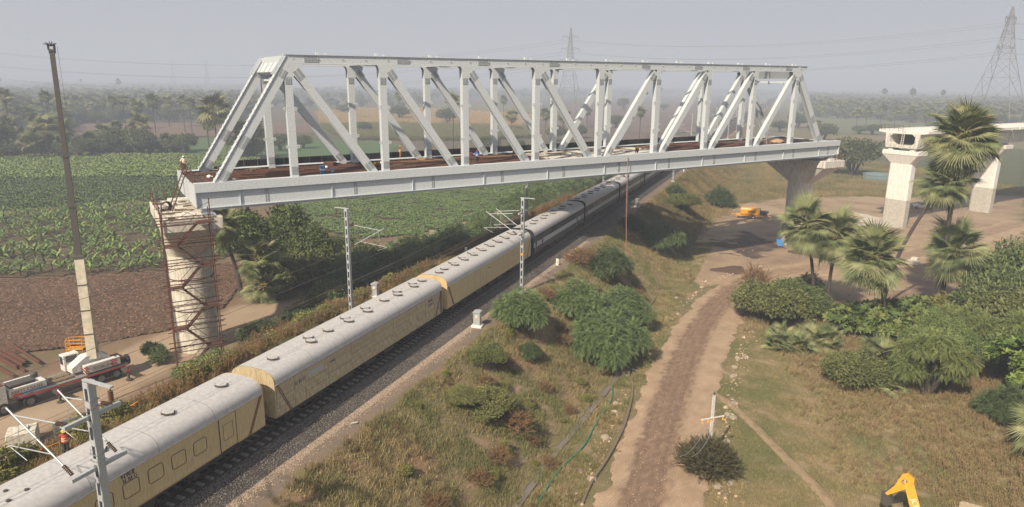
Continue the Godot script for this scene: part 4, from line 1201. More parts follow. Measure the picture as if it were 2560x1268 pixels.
func make_coach(kind: int, t_mid: float, label: String, vents: Array) -> Node3D:
	var o := thing("rail_coach", label, "rail coach", trk_at(t_mid, 0, RAIL), TURN_RAIL, "coaches of the long train")
	var H := 10.67
	var bodym: Material = [M.cream, M.cream_worn, M.cream, M.navy][kind]
	var m := MB.new()
	var poly := PackedVector2Array([Vector2(-1.56, 1.02), Vector2(1.56, 1.02), Vector2(1.625, 1.12)])
	for p in section(0.0): poly.append(p)
	poly.append(Vector2(-1.625, 1.12))
	m.plate(poly, Vector3(0, 0, H), Vector3(1, 0, 0), Vector3(0, 1, 0), Vector3(0, 0, -2 * H))
	part("body", m, bodym, o)
	# roof skin in sheets with a hair of a gap, a little proud of the body
	var sec := section(0.018)
	var nseg := 6
	for g in nseg:
		m = MB.new()
		var z0 := H - 0.10 - g * (2 * H - 0.2) / nseg - 0.006; var z1 := H - 0.10 - (g + 1) * (2 * H - 0.2) / nseg + 0.006
		for k in sec.size() - 1:
			var a: Vector2 = sec[k]; var b: Vector2 = sec[k + 1]
			var na: Vector2 = (sec[mini(k + 1, sec.size() - 1)] - sec[maxi(k - 1, 0)]).normalized(); var nb: Vector2 = (sec[mini(k + 2, sec.size() - 1)] - sec[k]).normalized()
			var n0 := Vector3(na.y, -na.x, 0); var n1 := Vector3(nb.y, -nb.x, 0)
			m.trin(Vector3(a.x, a.y, z0), Vector3(b.x, b.y, z1), Vector3(b.x, b.y, z0), n0, n1, n1)
			m.trin(Vector3(a.x, a.y, z0), Vector3(a.x, a.y, z1), Vector3(b.x, b.y, z1), n0, n0, n1)
		part("roof_sheet", m, M.roof, o)
		if g > 0:
			m = MB.new()
			for k in sec.size() - 1:
				var a := Vector3(sec[k].x, sec[k].y + 0.004, z0 + 0.006); var b := Vector3(sec[k + 1].x, sec[k + 1].y + 0.004, z0 + 0.006)
				m.bar(a, b, 0.03, 0.01, Vector3(a.x, a.y - 2.6, 0))
			part("roof_seam", m, M.roof_seam, o)
	# gutter rail along the eaves
	for s in [-1.0, 1.0]:
		m = MB.new()
		m.box(Vector3(s * 1.655, 3.15, 0), Vector3(0.03, 0.035, 2 * H - 0.1))
		part("gutter", m, M.roof if kind != 3 else M.navy, o)
	for v in vents:
		var p := Vector3(v[1], 3.16 + 0.86 * pow(sqrt(maxf(0.0, 1.0 - pow(absf(v[1]) / 1.62, 3.2))), 0.8) + 0.012, -(v[0] - H))
		var q := part("roof_vent", vent_base, M.seam, o)
		q.position = p
		q = part("vent_cover", vent_top, M.roof, q)
	for e in [-1.0, 1.0]:
		var bg := part("bogie", bogie_mesh, M.under, o)
		bg.position = Vector3(0, 0, e * 7.39)
		for w in [-1.45, 1.45]:
			var wl := part("wheelset", wheel_mesh, M.under, bg)
			wl.position = Vector3(0, 0, w)
	m = MB.new()
	m.boxa(Vector3(-1.45, 0.86, -H + 0.3), Vector3(1.45, 1.02, H - 0.3))
	for z in [-3.2, -0.6, 2.4]: m.boxa(Vector3(-1.3, 0.45, z), Vector3(1.3, 0.86, z + 1.5))
	part("underframe", m, M.under, o)
	# vestibule end doors and buffers
	for e in [-1.0, 1.0]:
		m = MB.new()
		m.box(Vector3(0, 2.05, e * (H + 0.04)), Vector3(1.5, 2.05, 0.08))
		part("end_door", m, M.under if kind == 3 else bodym, o)
		m = MB.new()
		for q in [[-0.42, 1.7, 0.03, 1.5], [0.42, 1.7, 0.03, 1.5], [0, 2.75, 1.3, 0.03], [0, 2.1, 0.85, 0.03]]: m.box(Vector3(q[0], q[1] + 0.3, e * (H + 0.085)), Vector3(q[2], q[3], 0.012))
		part("end_frame", m, M.seam, o)
		m = MB.new()
		m.box(Vector3(0, 1.0, e * (H + 0.28)), Vector3(0.35, 0.3, 0.5))
		for x in [-0.9, 0.9]: m.lathe(Vector3(x, 1.05, e * H), Vector3(0, 0, e), [Vector2(0.1, 0), Vector2(0.1, 0.4), Vector2(0.22, 0.42), Vector2(0.22, 0.46), Vector2(0, 0.47)], 12)
		part("coupler", m, M.under, o)
	var X := 1.628
	var Y := Vector3(0, PI / 2, 0)
	if kind == 0:
		for s in [1.0, -1.0]:
			for k in 10:
				var z := -H + 4.75 + k * 1.36
				m = MB.new()
				outline(m, 1.82, 2.6, z - 0.43, z + 0.43, 0.028, s * (X + 0.004), 0.14)
				var wn := part("window_seal", m, M.seam, o)
				m = MB.new()
				m.cbox(Vector3(s * X, 2.21, z), Vector3(0.02, 0.70, 0.78), 0.008)
				part("window_panel", m, M.cream, wn)
			for z in [-H + 2.85, H - 2.85]:
				m = MB.new()
				m.boxa(Vector3(s * (X - 0.02), 1.14, z - 0.62), Vector3(s * (X + 0.015), 3.02, z + 0.55))
				var dr := part("door", m, M.cream, o)
				m = MB.new()
				for q in [[1.14, 3.04, z - 0.64], [1.14, 3.04, z + 0.57]]: m.boxa(Vector3(s * X, q[0], q[2]), Vector3(s * (X + 0.03), q[1], q[2] + 0.03))
				m.boxa(Vector3(s * X, 1.1, z - 0.64), Vector3(s * (X + 0.05), 1.13, z + 0.6))
				outline(m, 1.7, 2.6, z - 0.38, z + 0.32, 0.02, s * (X + 0.018))
				part("door_frame", m, M.seam, dr)
		hindi(0.2, o, Vector3(X + 0.006, 2.87, -H + 4.75 + 3 * 1.36 + 0.45))
		letters("N M G", 0.2, M.ink, o, Vector3(X + 0.008, 2.73, -H + 4.75 + 3 * 1.36), Y)
		# small round fittings on the roof
		for q in [[8.4, -0.3], [8.8, 0.4], [8.0, 0.5], [7.6, -0.2], [4.2, -0.3], [3.7, 0.3]]:
			m = MB.new()
			m.lathe(Vector3(q[1], 4.02, -(q[0] - H)), Vector3.UP, [Vector2(0.09, 0), Vector2(0.09, 0.07), Vector2(0, 0.08)], 8)
			part("roof_fitting", m, M.seam, o)
	elif kind == 1:
		# a patchwork of riveted side sheets
		rng.seed = 77
		for s in [1.0, -1.0]:
			var z := H - 0.12
			var col := 0
			while z > -H + 0.5:
				var w: float = [1.6, 1.05, 2.3, 2.6, 2.9, 2.7, 2.4, 1.2, 1.4][col % 9]
				w = minf(w, z + H - 0.1)
				var cuts := [1.06, 1.62, 2.25, 3.1] if col % 2 == 0 else [1.06, 1.85, 3.1]
				if col in [1, 7]: cuts = [1.06, 3.1]
				for k in cuts.size() - 1:
					m = MB.new()
					m.col = Color(1, 1, 1) * rf(0.9, 1.06)
					m.boxa(Vector3(s * (X - 0.02), cuts[k] + 0.014, z - w + 0.014), Vector3(s * (X + 0.016 + rf(0, 0.006)), cuts[k + 1] - 0.014, z - 0.014))
					part("side_sheet", m, M.cream_worn, o)
				z -= w; col += 1
			m = MB.new()
			m.boxa(Vector3(s * (X - 0.03), 1.06, -H + 0.1), Vector3(s * (X - 0.002), 3.1, H - 0.12))
			part("side_backing", m, M.joint, o)
		letters("N M G", 0.24, M.ink, o, Vector3(X + 0.026, 2.42, -H + 2.1), Y)
		hindi(0.2, o, Vector3(X + 0.028, 2.68, -H + 2.55))
		letters("N M G", 0.24, M.ink, o, Vector3(X + 0.026, 2.55, H - 2.25), Vector3(0, PI / 2, 0) + Vector3(PI, 0, 0))
		m = MB.new()
		m.boxa(Vector3(X + 0.02, 2.5, H - 4.6), Vector3(X + 0.028, 2.8, H - 3.1))
		part("paint_patch", m, M.band, o)
		letters("93402", 0.16, M.ink, o, Vector3(X + 0.028, 2.6, H - 5.6), Y)
	elif kind == 2:
		rng.seed = 78
		for s in [1.0, -1.0]:
			for q in 14:
				m = MB.new()
				m.box(Vector3(s * (X + 0.003), 2.0, -H + 1.4 + q * 1.42), Vector3(0.01, 1.8, 0.02))
				part("side_rib", m, M.cream, o)
		letters("NMG", 0.2, M.ink, o, Vector3(X + 0.008, 2.7, -H + 2.3), Y)
		letters("93411", 0.12, M.ink, o, Vector3(X + 0.008, 2.62, 1.4), Y)
	else:
		for s in [1.0, -1.0]:
			var doors := [-H + 1.0, -H + 3.3, H - 1.0, H - 3.3] if vents.size() % 2 == 0 else [-H + 1.0, H - 1.0]
			m = MB.new()
			m.boxa(Vector3(s * (X - 0.01), 1.72, -H + 0.05), Vector3(s * (X + 0.008), 2.3, H - 0.05))
			part("stripe", m, M.band, o)
			for z in doors:
				m = MB.new()
				m.boxa(Vector3(s * (X - 0.02), 1.1, z - 0.42), Vector3(s * (X + 0.022), 3.05, z + 0.42))
				var dr := part("door", m, M.navy, o)
				m = MB.new()
				m.boxa(Vector3(s * (X + 0.0), 1.66, z - 0.40), Vector3(s * (X + 0.035), 2.36, z - 0.10))
				part("door_stripe", m, M.band, dr)
				m = MB.new()
				m.rod(Vector3(s * (X + 0.06), 1.3, z + 0.5), Vector3(s * (X + 0.06), 2.7, z + 0.5), 0.02, 5)
				part("grab_rail", m, M.galv, dr)
			var z := -H + 4.6
			while z < H - 4.2:
				m = MB.new()
				m.boxa(Vector3(s * (X - 0.01), 2.36, z - 0.36), Vector3(s * (X + 0.006), 2.98, z + 0.36))
				part("window_pane", m, M.glass, o)
				m = MB.new()
				for b in 4: m.box(Vector3(s * (X + 0.012), 2.46 + b * 0.14, z), Vector3(0.012, 0.018, 0.7))
				part("window_bars", m, M.steel_dark, o)
				z += 1.08
	# paired dark red lines slanting at the coach ends
	if kind < 3:
		for s in [1.0, -1.0]:
			for e in [-1.0, 1.0]:
				m = MB.new()
				for k in 2:
					m.bar(Vector3(s * (X + 0.03), 3.1, e * (H - 0.15 - k * 0.13)), Vector3(s * (X + 0.03), 1.06, e * (H - 1.25 - k * 0.13)), 0.05, 0.006, Vector3(1, 0, 0))
				part("slant_stripe", m, M.maroon, o)
	return o

func make_train() -> void:
	train_parts()
	var vA := [[12.2, 0.25], [16.1, 0.2], [19.7, 0.2]]
	var vB := [[1.6, 0.2], [4.9, 0.5], [5.4, -0.1], [7.0, 0.3], [9.2, 0.45], [9.6, -0.15], [11.6, 0.45], [12.1, -0.1], [14.3, 0.2], [16.0, 0.4], [16.7, -0.1], [18.6, 0.4], [19.2, -0.1], [20.3, 0.2]]
	var vC := [[1.0, 0.3], [2.2, 0.2]]
	for k in 8:
		vC.append([4.0 + k * 2.1, 0.4]); vC.append([4.5 + k * 2.1, -0.15])
	var names := ["cream coach with sealed windows and large NMG lettering above them", "cream coach clad in patchwork sheets between two other cream coaches", "plain tan coach coupled to the first navy coach"]
	make_coach(0, -22.3 + 10.67, names[0], vA)
	make_coach(1, 10.67, names[1], vB)
	make_coach(2, 22.3 + 10.67, names[2], vC)
	var blue := ["navy coach with pale stripe coupled to the tan coach", "second navy coach after the tan coach, part shaded by the bridge", "third navy coach after the tan coach"]
	for k in 10:
		var v := []
		for q in 10 + (k % 2): v.append([1.2 + q * 1.9, 0.35 if q % 2 else -0.1])
		make_coach(3, 22.3 * (k + 2) + 10.67, blue[k] if k < 3 else "navy coach with pale stripe farther along the train, beyond the bridge", v)

# ---------------------------------------------------------------- overhead line
func insulator(m: MB, a: Vector3, b: Vector3, r: float) -> void:
	var L := (b - a).length()
	var prof_ := [Vector2(0.02, 0)]
	var n := maxi(3, int(L / 0.07))
	for k in n:
		var y := L * (k + 0.15) / n
		prof_.append(Vector2(r * 0.55, y)); prof_.append(Vector2(r, y + L * 0.35 / n)); prof_.append(Vector2(r * 0.55, y + L * 0.6 / n))
	prof_.append(Vector2(0.02, L))
	m.lathe(a, b - a, prof_, 10)

func make_mast(t: float, off: float, label: String, lean := 0.0, twin := false, band := false) -> void:
	var dir := -1.0 if off > 0 else 1.0      # towards the track
	var o := thing("overhead_mast", label, "railway mast", trk_at(t, off, 0), TURN_RAIL, "masts of the overhead line")
	o.rotation.z = lean
	var y0 := 6.5; var y1 := RAIL + 9.3
	var w := 0.155
	var m: MB
	for x in [-1.0, 1.0]:
		m = MB.new()
		m.box(Vector3(x * w, (y0 + y1) / 2, 0), Vector3(0.016, y1 - y0, w * 2 - 0.02))
		for z in [-1.0, 1.0]: m.box(Vector3(x * (w - 0.035), (y0 + y1) / 2, z * (w - 0.005)), Vector3(0.075, y1 - y0, 0.014))
		part("channel_leg", m, M.galv, o)
	var nb := 13
	for k in nb:
		var y := y0 + 0.3 + k * (y1 - y0 - 0.4) / (nb - 1)
		for z in [-1.0, 1.0]:
			m = MB.new()
			m.box(Vector3(0, y, z * (w + 0.01)), Vector3(w * 2 - 0.03, 0.27, 0.012))
			part("batten", m, M.yellow if band and k == 5 else M.galv, o)
	m = MB.new()
	m.cbox(Vector3(0, 6.6, 0), Vector3(0.9, 0.24, 0.9), 0.04)
	part("footing", m, M.concrete, o)
	# top arm and hanging feeder insulator on the outer side
	m = MB.new()
	m.box(Vector3(-dir * 0.5, y1 + 0.03, 0), Vector3(1.55, 0.07, 0.16))
	part("top_arm", m, M.galv, o)
	m = MB.new()
	m.rod(Vector3(-dir * 1.15, y1, 0), Vector3(-dir * 1.15, y1 - 0.12, 0), 0.03, 6)
	insulator(m, Vector3(-dir * 1.15, y1 - 0.12, 0), Vector3(-dir * 1.15, y1 - 0.62, 0), 0.11)
	m.rod(Vector3(-dir * 1.15, y1 - 0.62, 0), Vector3(-dir * 1.15, y1 - 0.72, 0), 0.03, 6)
	part("feeder_insulator", m, M.insul, o)
	var arms := [0.0] if not twin else [-0.95, 0.95]
	for az in arms:
		var reach := absf(off) - 0.3 if off > 0 else absf(off) - 5.1 - 0.1
		if az < 0: reach -= 0.3
		var rot := Vector3(dir * w, 0, az)
		if twin:
			m = MB.new()
			for yy in [RAIL + 5.6, RAIL + 7.85]:
				m.box(Vector3(0, yy, az / 2), Vector3(0.14, 0.16, absf(az) + 0.5))
			part("bracket_channel", m, M.galv, o)
		var A := Vector3(dir * (w + 0.05), RAIL + 5.65, az); var B := Vector3(dir * (w + 0.05), RAIL + 7.85, az)
		var tip := Vector3(dir * (reach - 0.1), RAIL + 7.55, az)
		m = MB.new()
		insulator(m, A + (tip - A).normalized() * 0.05, A + (tip - A).normalized() * 0.6, 0.09)
		insulator(m, B + (tip - B).normalized() * 0.05, B + (tip - B).normalized() * 0.55, 0.09)
		part("cantilever_insulator", m, M.insul, o)
		m = MB.new()
		m.rod(A + (tip - A).normalized() * 0.6, tip + (tip - A).normalized() * 0.45, 0.036, 8)
		part("cantilever_tube", m, M.galv, o)
		m = MB.new()
		m.rod(B + (tip - B).normalized() * 0.55, tip, 0.03, 8)
		part("stay_tube", m, M.galv, o)
		m = MB.new()
		var reg := A.lerp(tip, 0.35)
		var rend := Vector3(dir * (reach + 0.55), RAIL + 6.05, az)
		m.rod(reg, rend, 0.022, 6)
		m.rod(rend, Vector3(dir * (reach - 0.5), RAIL + 5.62, az), 0.016, 6)
		m.rod(tip - Vector3(dir * 0.25, 0.1, 0), reg.lerp(rend, 0.75), 0.012, 5)
		part("register_arm", m, M.galv, o)
	if twin:
		m = MB.new()
		for yy in [y1 - 0.75, y1 - 1.05, RAIL + 6.2, RAIL + 5.9]:
			for z in [-1.0, 1.0]: m.box(Vector3(0, yy, z * (w + 0.04)), Vector3(w * 2 + 0.16, 0.025, 0.025))
			for x in [-1.0, 1.0]: m.box(Vector3(x * (w + 0.05), yy, 0), Vector3(0.025, 0.025, w * 2 + 0.1))
		part("clamp_bolts", m, M.steel_dark, o)

func wire(called: String, pts: Array, r: float, label: String, group: String, mt: Material = null, sides := 4) -> void:
	var m := MB.new()
	var rr := []
	for p in pts: rr.append(r)
	m.tube(pts, rr, sides)
	single(called, m, mt if mt else M.wire, label, "wire", group)

func sagged(a: Vector3, b: Vector3, sag: float, n := 12) -> Array:
	var o := []
	for k in n + 1:
		var t := float(k) / n
		o.append(a.lerp(b, t) - Vector3(0, sag * 4.0 * t * (1 - t), 0))
	return o

func make_overhead() -> void:
	make_mast(-12.75, 3.7, "grey batten mast with twin cantilevers standing before the NMG lettered coach", -0.025, true)
	make_mast(35.3, 3.75, "grey batten mast with a yellow band standing before the tan coach", 0.0, true, true)
	make_mast(83.0, 4.2, "grey batten mast beside the navy coaches, behind the hanging rope", 0.0, false, true)
	make_mast(22.6, -8.9, "grey batten mast on the far bank behind the patchwork cream coach")
	make_mast(70.0, -8.9, "grey batten mast on the far bank, its top hidden by the bridge deck")
	make_mast(118.0, -8.8, "grey batten mast on the far bank seen below the bridge deck")
	make_mast(130.5, 4.5, "grey batten mast on the near bank seen under the bridge beyond the navy coaches")
	for k in 12:
		make_mast(178.0 + k * 48.0, 4.5, "small grey batten mast along the railway beyond the bridge")
		if k > 0: make_mast(165.0 + k * 48.0, -8.9, "small grey batten mast along the railway beyond the bridge")
	for q in [[0.0, "over the train"], [-5.1, "over the empty track beyond the train"]]:
		var run := [-60.0, -12.75, 35.3, 83.0, 130.5, 178.0, 226.0, 274.0, 322.0, 420.0, 520.0] if q[0] == 0.0 else [-72.0, -24.0, 22.6, 70.0, 118.0, 165.0, 213.0, 261.0, 309.0, 410.0, 510.0]
		var con := []; var mes := []
		for k in run.size() - 1:
			mes += sagged(trk_at(run[k], q[0], RAIL + 7.35), trk_at(run[k + 1], q[0], RAIL + 7.35), 0.75)
		con = [trk_at(run[0], q[0], RAIL + 5.6), trk_at(run[-1], q[0], RAIL + 5.6)]
		wire("contact_wire", con, 0.014, "contact wire of the overhead line " + q[1], "overhead line wires")
		wire("messenger_wire", mes, 0.014, "sagging messenger wire of the overhead line " + q[1], "overhead line wires")
	var f1 := []; var f2 := []
	var rr := [-60.0, -12.75, 35.3, 83.0, 130.5, 178.0, 226.0, 322.0]; var ll := [-72.0, -24.0, 22.6, 70.0, 118.0, 165.0, 261.0]
	for k in rr.size() - 1: f1 += sagged(trk_at(rr[k], 4.9, RAIL + 8.55), trk_at(rr[k + 1], 4.9, RAIL + 8.55), 0.7)
	for k in ll.size() - 1: f2 += sagged(trk_at(ll[k], -10.05, RAIL + 8.55), trk_at(ll[k + 1], -10.05, RAIL + 8.55), 0.7)
	wire("feeder_wire", f1, 0.017, "feeder wire hung outside the masts on the near bank", "overhead line wires")
	wire("feeder_wire", f2, 0.017, "feeder wire hung outside the masts on the far bank", "overhead line wires")
	for q in [[-10.2, 5.7], [-10.6, 5.2]]:
		var p := []
		for k in ll.size() - 1: p += sagged(trk_at(ll[k], q[0], RAIL + q[1] - 4.0), trk_at(ll[k + 1], q[0], RAIL + q[1] - 4.0), 0.4)
		wire("return_wire", p, 0.013, "thin low wire strung along the far bank of the railway", "low bank wires")

# ---------------------------------------------------------------- transmission towers
func make_pylon(at: Vector3, h: float, base: float, arms: Array, turn: float, label: String, thick := 0.2) -> void:
	var o := thing("lattice_pylon", label, "pylon", at, turn, "transmission towers")
	var wid := func(y: float) -> float:
		var yk: float = arms[-1][0] - 2.0
		return lerpf(base / 2, base * 0.11, y / yk) if y < yk else lerpf(base * 0.11, 0.12, (y - yk) / (h - yk))
	var ys := [0.0]
	var y := 0.0
	while y < h - 2.0:
		y += maxf(2.0, wid.call(y) * 1.5); ys.append(minf(y, h))
	var leg := MB.new(); var brace := MB.new()
	for c in [[1, 1], [1, -1], [-1, -1], [-1, 1]]:
		var m := MB.new()
		for k in ys.size() - 1:
			var a: float = wid.call(ys[k]); var b: float = wid.call(ys[k + 1])
			m.bar(Vector3(c[0] * a, ys[k], c[1] * a), Vector3(c[0] * b, ys[k + 1], c[1] * b), thick, thick)
		part("leg", m, M.pylon, o)
	for f in 4:
		var m := MB.new()
		var bs := Basis(Vector3.UP, f * PI / 2)
		for k in ys.size() - 1:
			var a: float = wid.call(ys[k]); var b: float = wid.call(ys[k + 1])
			m.bar(bs * Vector3(-a, ys[k], a), bs * Vector3(b, ys[k + 1], b), thick * 0.55, thick * 0.55)
			m.bar(bs * Vector3(a, ys[k], a), bs * Vector3(-b, ys[k + 1], b), thick * 0.55, thick * 0.55)
			m.bar(bs * Vector3(-b, ys[k + 1], b), bs * Vector3(b, ys[k + 1], b), thick * 0.5, thick * 0.5)
		part("bracing", m, M.pylon, o)
	for ar in arms:
		for s in [-1.0, 1.0]:
			var m := MB.new()
			var w: float = wid.call(ar[0])
			for z in [-w, w]:
				m.bar(Vector3(s * w, ar[0] - 0.9, z), Vector3(s * ar[1], ar[0], 0), thick * 0.7, thick * 0.7)
				m.bar(Vector3(s * w, ar[0] + 0.9, z), Vector3(s * ar[1], ar[0], 0), thick * 0.6, thick * 0.6)
			for k in 3:
				var t := (k + 1) / 4.0
				m.bar(Vector3(lerpf(s * w, s * ar[1], t), ar[0] - 0.9 * (1 - t), 0), Vector3(lerpf(s * w, s * ar[1], t), ar[0] + 0.9 * (1 - t), 0), thick * 0.4, thick * 0.4)
			part("cross_arm", m, M.pylon, o)
			m = MB.new()
			insulator(m, Vector3(s * ar[1], ar[0], 0), Vector3(s * ar[1], ar[0] - 2.6, 0), 0.16)
			part("insulator_string", m, M.pylon, o)

func make_pylons() -> void:
	var R := Vector3(230.7, 0, -333.9); var C := Vector3(39.2, 0, -497.7); var W := Vector3(-430.0, 0, -430.0)
	var aR := [[60.6, 6.0], [54.0, 6.6], [47.4, 7.2]]; var aC := [[60.4, 6.0], [52.4, 6.4], [44.8, 6.8]]; var aW := [[58.0, 6.0], [50.0, 6.4], [42.0, 6.8]]
	make_pylon(R, 66.4, 27.0, aR, 0.62, "tall lattice transmission tower behind the concrete viaduct")
	make_pylon(C, 68.1, 20.0, aC, 0.2, "lattice transmission tower rising behind the middle of the truss bridge")
	make_pylon(Vector3(-1036, 0, -2133), 88.0, 16.0, [[80.0, 9.0], [70.0, 9.5], [60.0, 10.0]], 0.3, "faint far transmission tower in the haze", 0.5)
	make_pylon(Vector3(-860, 0, -1967), 84.0, 16.0, [[77.0, 9.0], [68.0, 9.5], [58.0, 10.0]], 0.1, "faint far transmission tower in the haze", 0.5)
	var arm := func(P: Vector3, turn: float, a: Array, s: float) -> Vector3:
		return P + Vector3(cos(turn) * a[1] * s, a[0] - 2.6, -sin(turn) * a[1] * s)
	for k in 3:
		for s in [-1.0, 1.0]:
			wire("power_line", sagged(arm.call(R, 0.62, aR[k], s), arm.call(C, 0.2, aC[k], s), 7.0, 20), 0.055, "power line sagging between the two lattice towers", "power lines", M.pylon)
			wire("power_line", sagged(arm.call(C, 0.2, aC[k], s), arm.call(W, -0.4, aW[k], s), 19.0, 26), 0.06, "power line running left of the tower behind the bridge", "power lines", M.pylon)
			wire("power_line", sagged(arm.call(R, 0.62, aR[k], s), R + Vector3(260 + s * 5.0, aR[k][0] - 3.0, 40), 6.0, 14), 0.055, "power line running right of the tower behind the viaduct", "power lines", M.pylon)
# ---------------------------------------------------------------- vegetation
class Tpl:
	var v := PackedVector3Array()
	var n := PackedVector3Array()
	func tri(a: Vector3, b: Vector3, d: Vector3) -> void:
		var m := (d - a).cross(b - a).normalized()
		v.append_array([a, b, d]); n.append_array([m, m, m])
	func leaf(o: Vector3, d: Vector3, side: Vector3, L: float, w: float, drop := 0.0) -> void:   # folded diamond
		var mid := o + d * (L * 0.5) - Vector3(0, drop * 0.35, 0)
		var tip := o + d * L - Vector3(0, drop, 0)
		var lift := d.cross(side).normalized() * w * 0.18
		tri(o, mid + side * (w / 2) + lift, tip)
		tri(o, tip, mid - side * (w / 2) + lift)

func stamp(m: MB, t: Tpl, xf: Transform3D, col: Color) -> void:
	m.v.append_array(xf * t.v)
	m.n.append_array(Transform3D(xf.basis.orthonormalized(), Vector3.ZERO) * t.n)
	var c := PackedColorArray()
	c.resize(t.v.size())
	c.fill(col)
	m.c.append_array(c)

var spray: Tpl      # drooping twig with rows of leaflets
var straight: Tpl   # stiff twig
var rosette: Tpl    # seven broad leaves
var puff: Tpl       # loose ball of small leaves
func leaf_templates() -> void:
	rng.seed = 400
	spray = Tpl.new()
	for k in 8:
		var x := 0.12 + k * 0.11
		var p := Vector3(x, 0.10 - 0.42 * x * x, 0)
		for s in [-1.0, 1.0]:
			spray.leaf(p, Vector3(0.5, -0.05, s * 0.85).normalized(), Vector3(0.8, 0, -s * 0.5).normalized(), 0.26 - absf(k - 3) * 0.018, 0.085, 0.05)
	spray.leaf(Vector3(0.95, -0.28, 0), Vector3(0.9, -0.4, 0).normalized(), Vector3(0, 0, 1), 0.22, 0.09)
	straight = Tpl.new()
	for k in 7:
		var x := 0.1 + k * 0.13
		for s in 3:
			var a := s * TAU / 3 + k
			straight.leaf(Vector3(x, 0, 0), Vector3(0.75, cos(a) * 0.55, sin(a) * 0.55).normalized(), Vector3(0, -sin(a), cos(a)), 0.24, 0.06)
	rosette = Tpl.new()
	for k in 8:
		var a := k * 2.4
		var e := 0.15 + 0.1 * k
		rosette.leaf(Vector3(0.1, 0, 0), Vector3(sin(e), cos(a) * cos(e), sin(a) * cos(e)).normalized(), Vector3(0, -sin(a), cos(a)), 0.85, 0.42, 0.1)
	puff = Tpl.new()
	for k in 14:
		var d := Vector3(rf(-1, 1), rf(-1, 1), rf(-1, 1)).normalized()
		var s := d.cross(Vector3(rf(-1, 1), rf(-1, 1), rf(-1, 1))).normalized()
		puff.leaf(d * rf(0.15, 0.5), (d + s * rf(-0.6, 0.6)).normalized(), s, rf(0.3, 0.5), rf(0.13, 0.22), 0.06)

# crown of twigs over lobes [centre, radius vector]; leaf sprays point outward and sag
func crown_mesh(seed_: int, lobes: Array, t: Tpl, count: int, size: float, sag: float, ca: Color, cb: Color, deep := 0.6) -> ArrayMesh:
	rng.seed = seed_
	var m := MB.new()
	var total := 0.0
	for l in lobes: total += l[1].x * l[1].y + l[1].x * l[1].z
	for l in lobes:
		var cnt := int(count * (l[1].x * l[1].y + l[1].x * l[1].z) / total)
		var tone := rf(-0.18, 0.18)
		for k in cnt:
			var u := Vector3(rng.randfn(), rng.randfn(), rng.randfn()).normalized()
			if u.y < -0.35: u.y = -u.y * rf(-0.5, 1.0)
			var rr := lerpf(deep, 1.0, pow(rng.randf(), 0.45)) * (1.0 + 0.16 * nz.get_noise_3d(u.x * 160.0 + seed_ * 7.0, u.y * 160.0, u.z * 160.0 + l[0].x * 30.0) * 2.0)
			var p: Vector3 = l[0] + u * l[1] * rr
			var d := (u * 0.75 + Vector3(rf(-1, 1), rf(-0.55, 0.6) - sag, rf(-1, 1))).normalized()
			var side := d.cross(Vector3.UP + Vector3(rf(-0.4, 0.4), 0, rf(-0.4, 0.4))).normalized()
			var up := side.cross(d)
			var s := size * rf(0.65, 1.3)
			stamp(m, t, Transform3D(Basis(d * s, up * s, side * s), p), mixc(ca, cb, 0.5 + tone + rf(-0.5, 0.5)) * rf(0.8, 1.2))
	return m.mesh()

func stems_mesh(seed_: int, lobes: Array, r: float, y0 := -0.2) -> ArrayMesh:
	rng.seed = seed_ + 1
	var m := MB.new()
	for l in lobes:
		var e: Vector3 = l[0]
		var b := Vector3(rf(-0.25, 0.25), y0, rf(-0.25, 0.25))
		var mid := b.lerp(e, 0.5) + Vector3(rf(-0.3, 0.3), 0.2, rf(-0.3, 0.3))
		m.tube([b, mid, e], [r, r * 0.7, r * 0.35], 6)
		for k in 4:
			var d := Vector3(rf(-1, 1), rf(0.0, 1), rf(-1, 1)).normalized()
			m.tube([mid.lerp(e, rf(0.3, 1)), e + d * l[1] * 0.75], [r * 0.35, r * 0.1], 4)
	return m.mesh()

func dome(seed_: int, r: float, h: float) -> Array:
	rng.seed = seed_ + 60
	var o := [[Vector3(0, h, 0), Vector3(r * 0.72, r * 0.62, r * 0.72)]]
	for k in 9:
		var a := TAU * k / 9.0 + rf(-0.3, 0.3)
		var q := rf(0.45, 0.72) * r; var s := rf(0.3, 0.46) * r
		o.append([Vector3(cos(a) * q, h * rf(0.55, 1.05), sin(a) * q), Vector3(s, s * rf(0.7, 1.0), s)])
	return o

func lobes_of(seed_: int, n: int, spread: Vector3, r: float, h: float) -> Array:
	rng.seed = seed_
	var o := []
	for k in n:
		var a := TAU * k / n + rf(-0.5, 0.5)
		var q := rf(0.35, 1.0) if k > 0 else 0.0
		var rr := r * rf(0.75, 1.2)
		o.append([Vector3(cos(a) * spread.x * q, h + rf(-0.35, 0.35) * spread.y - q * spread.y * 0.35, sin(a) * spread.z * q), Vector3(rr, rr * rf(0.7, 0.95), rr)])
	return o

var plant_protos := {}
func proto(key: String, called: String, label: String, cat: String, group: String, lobes: Array, t: Tpl, count: int, size: float, sag: float, ca: Color, cb: Color, stem_r: float) -> void:
	plant_protos[key] = {"called": called, "label": label, "cat": cat, "group": group, "crown": crown_mesh(hash(key) % 10000, lobes, t, count, size, sag, ca, cb), "stem": stems_mesh(hash(key) % 10000, lobes, stem_r)}
func plant(key: String, at: Vector3, scl: Vector3, turn: float, label := "", group := "") -> Node3D:
	var d: Dictionary = plant_protos[key]
	var o := thing(d.called, label if label else d.label, d.cat, at, turn, group if group else d.group)
	o.scale = scl
	part("stem" if d.cat != "tree" else "trunk", d.stem, M.bark, o)
	part("crown", d.crown, M.leaf, o)
	return o

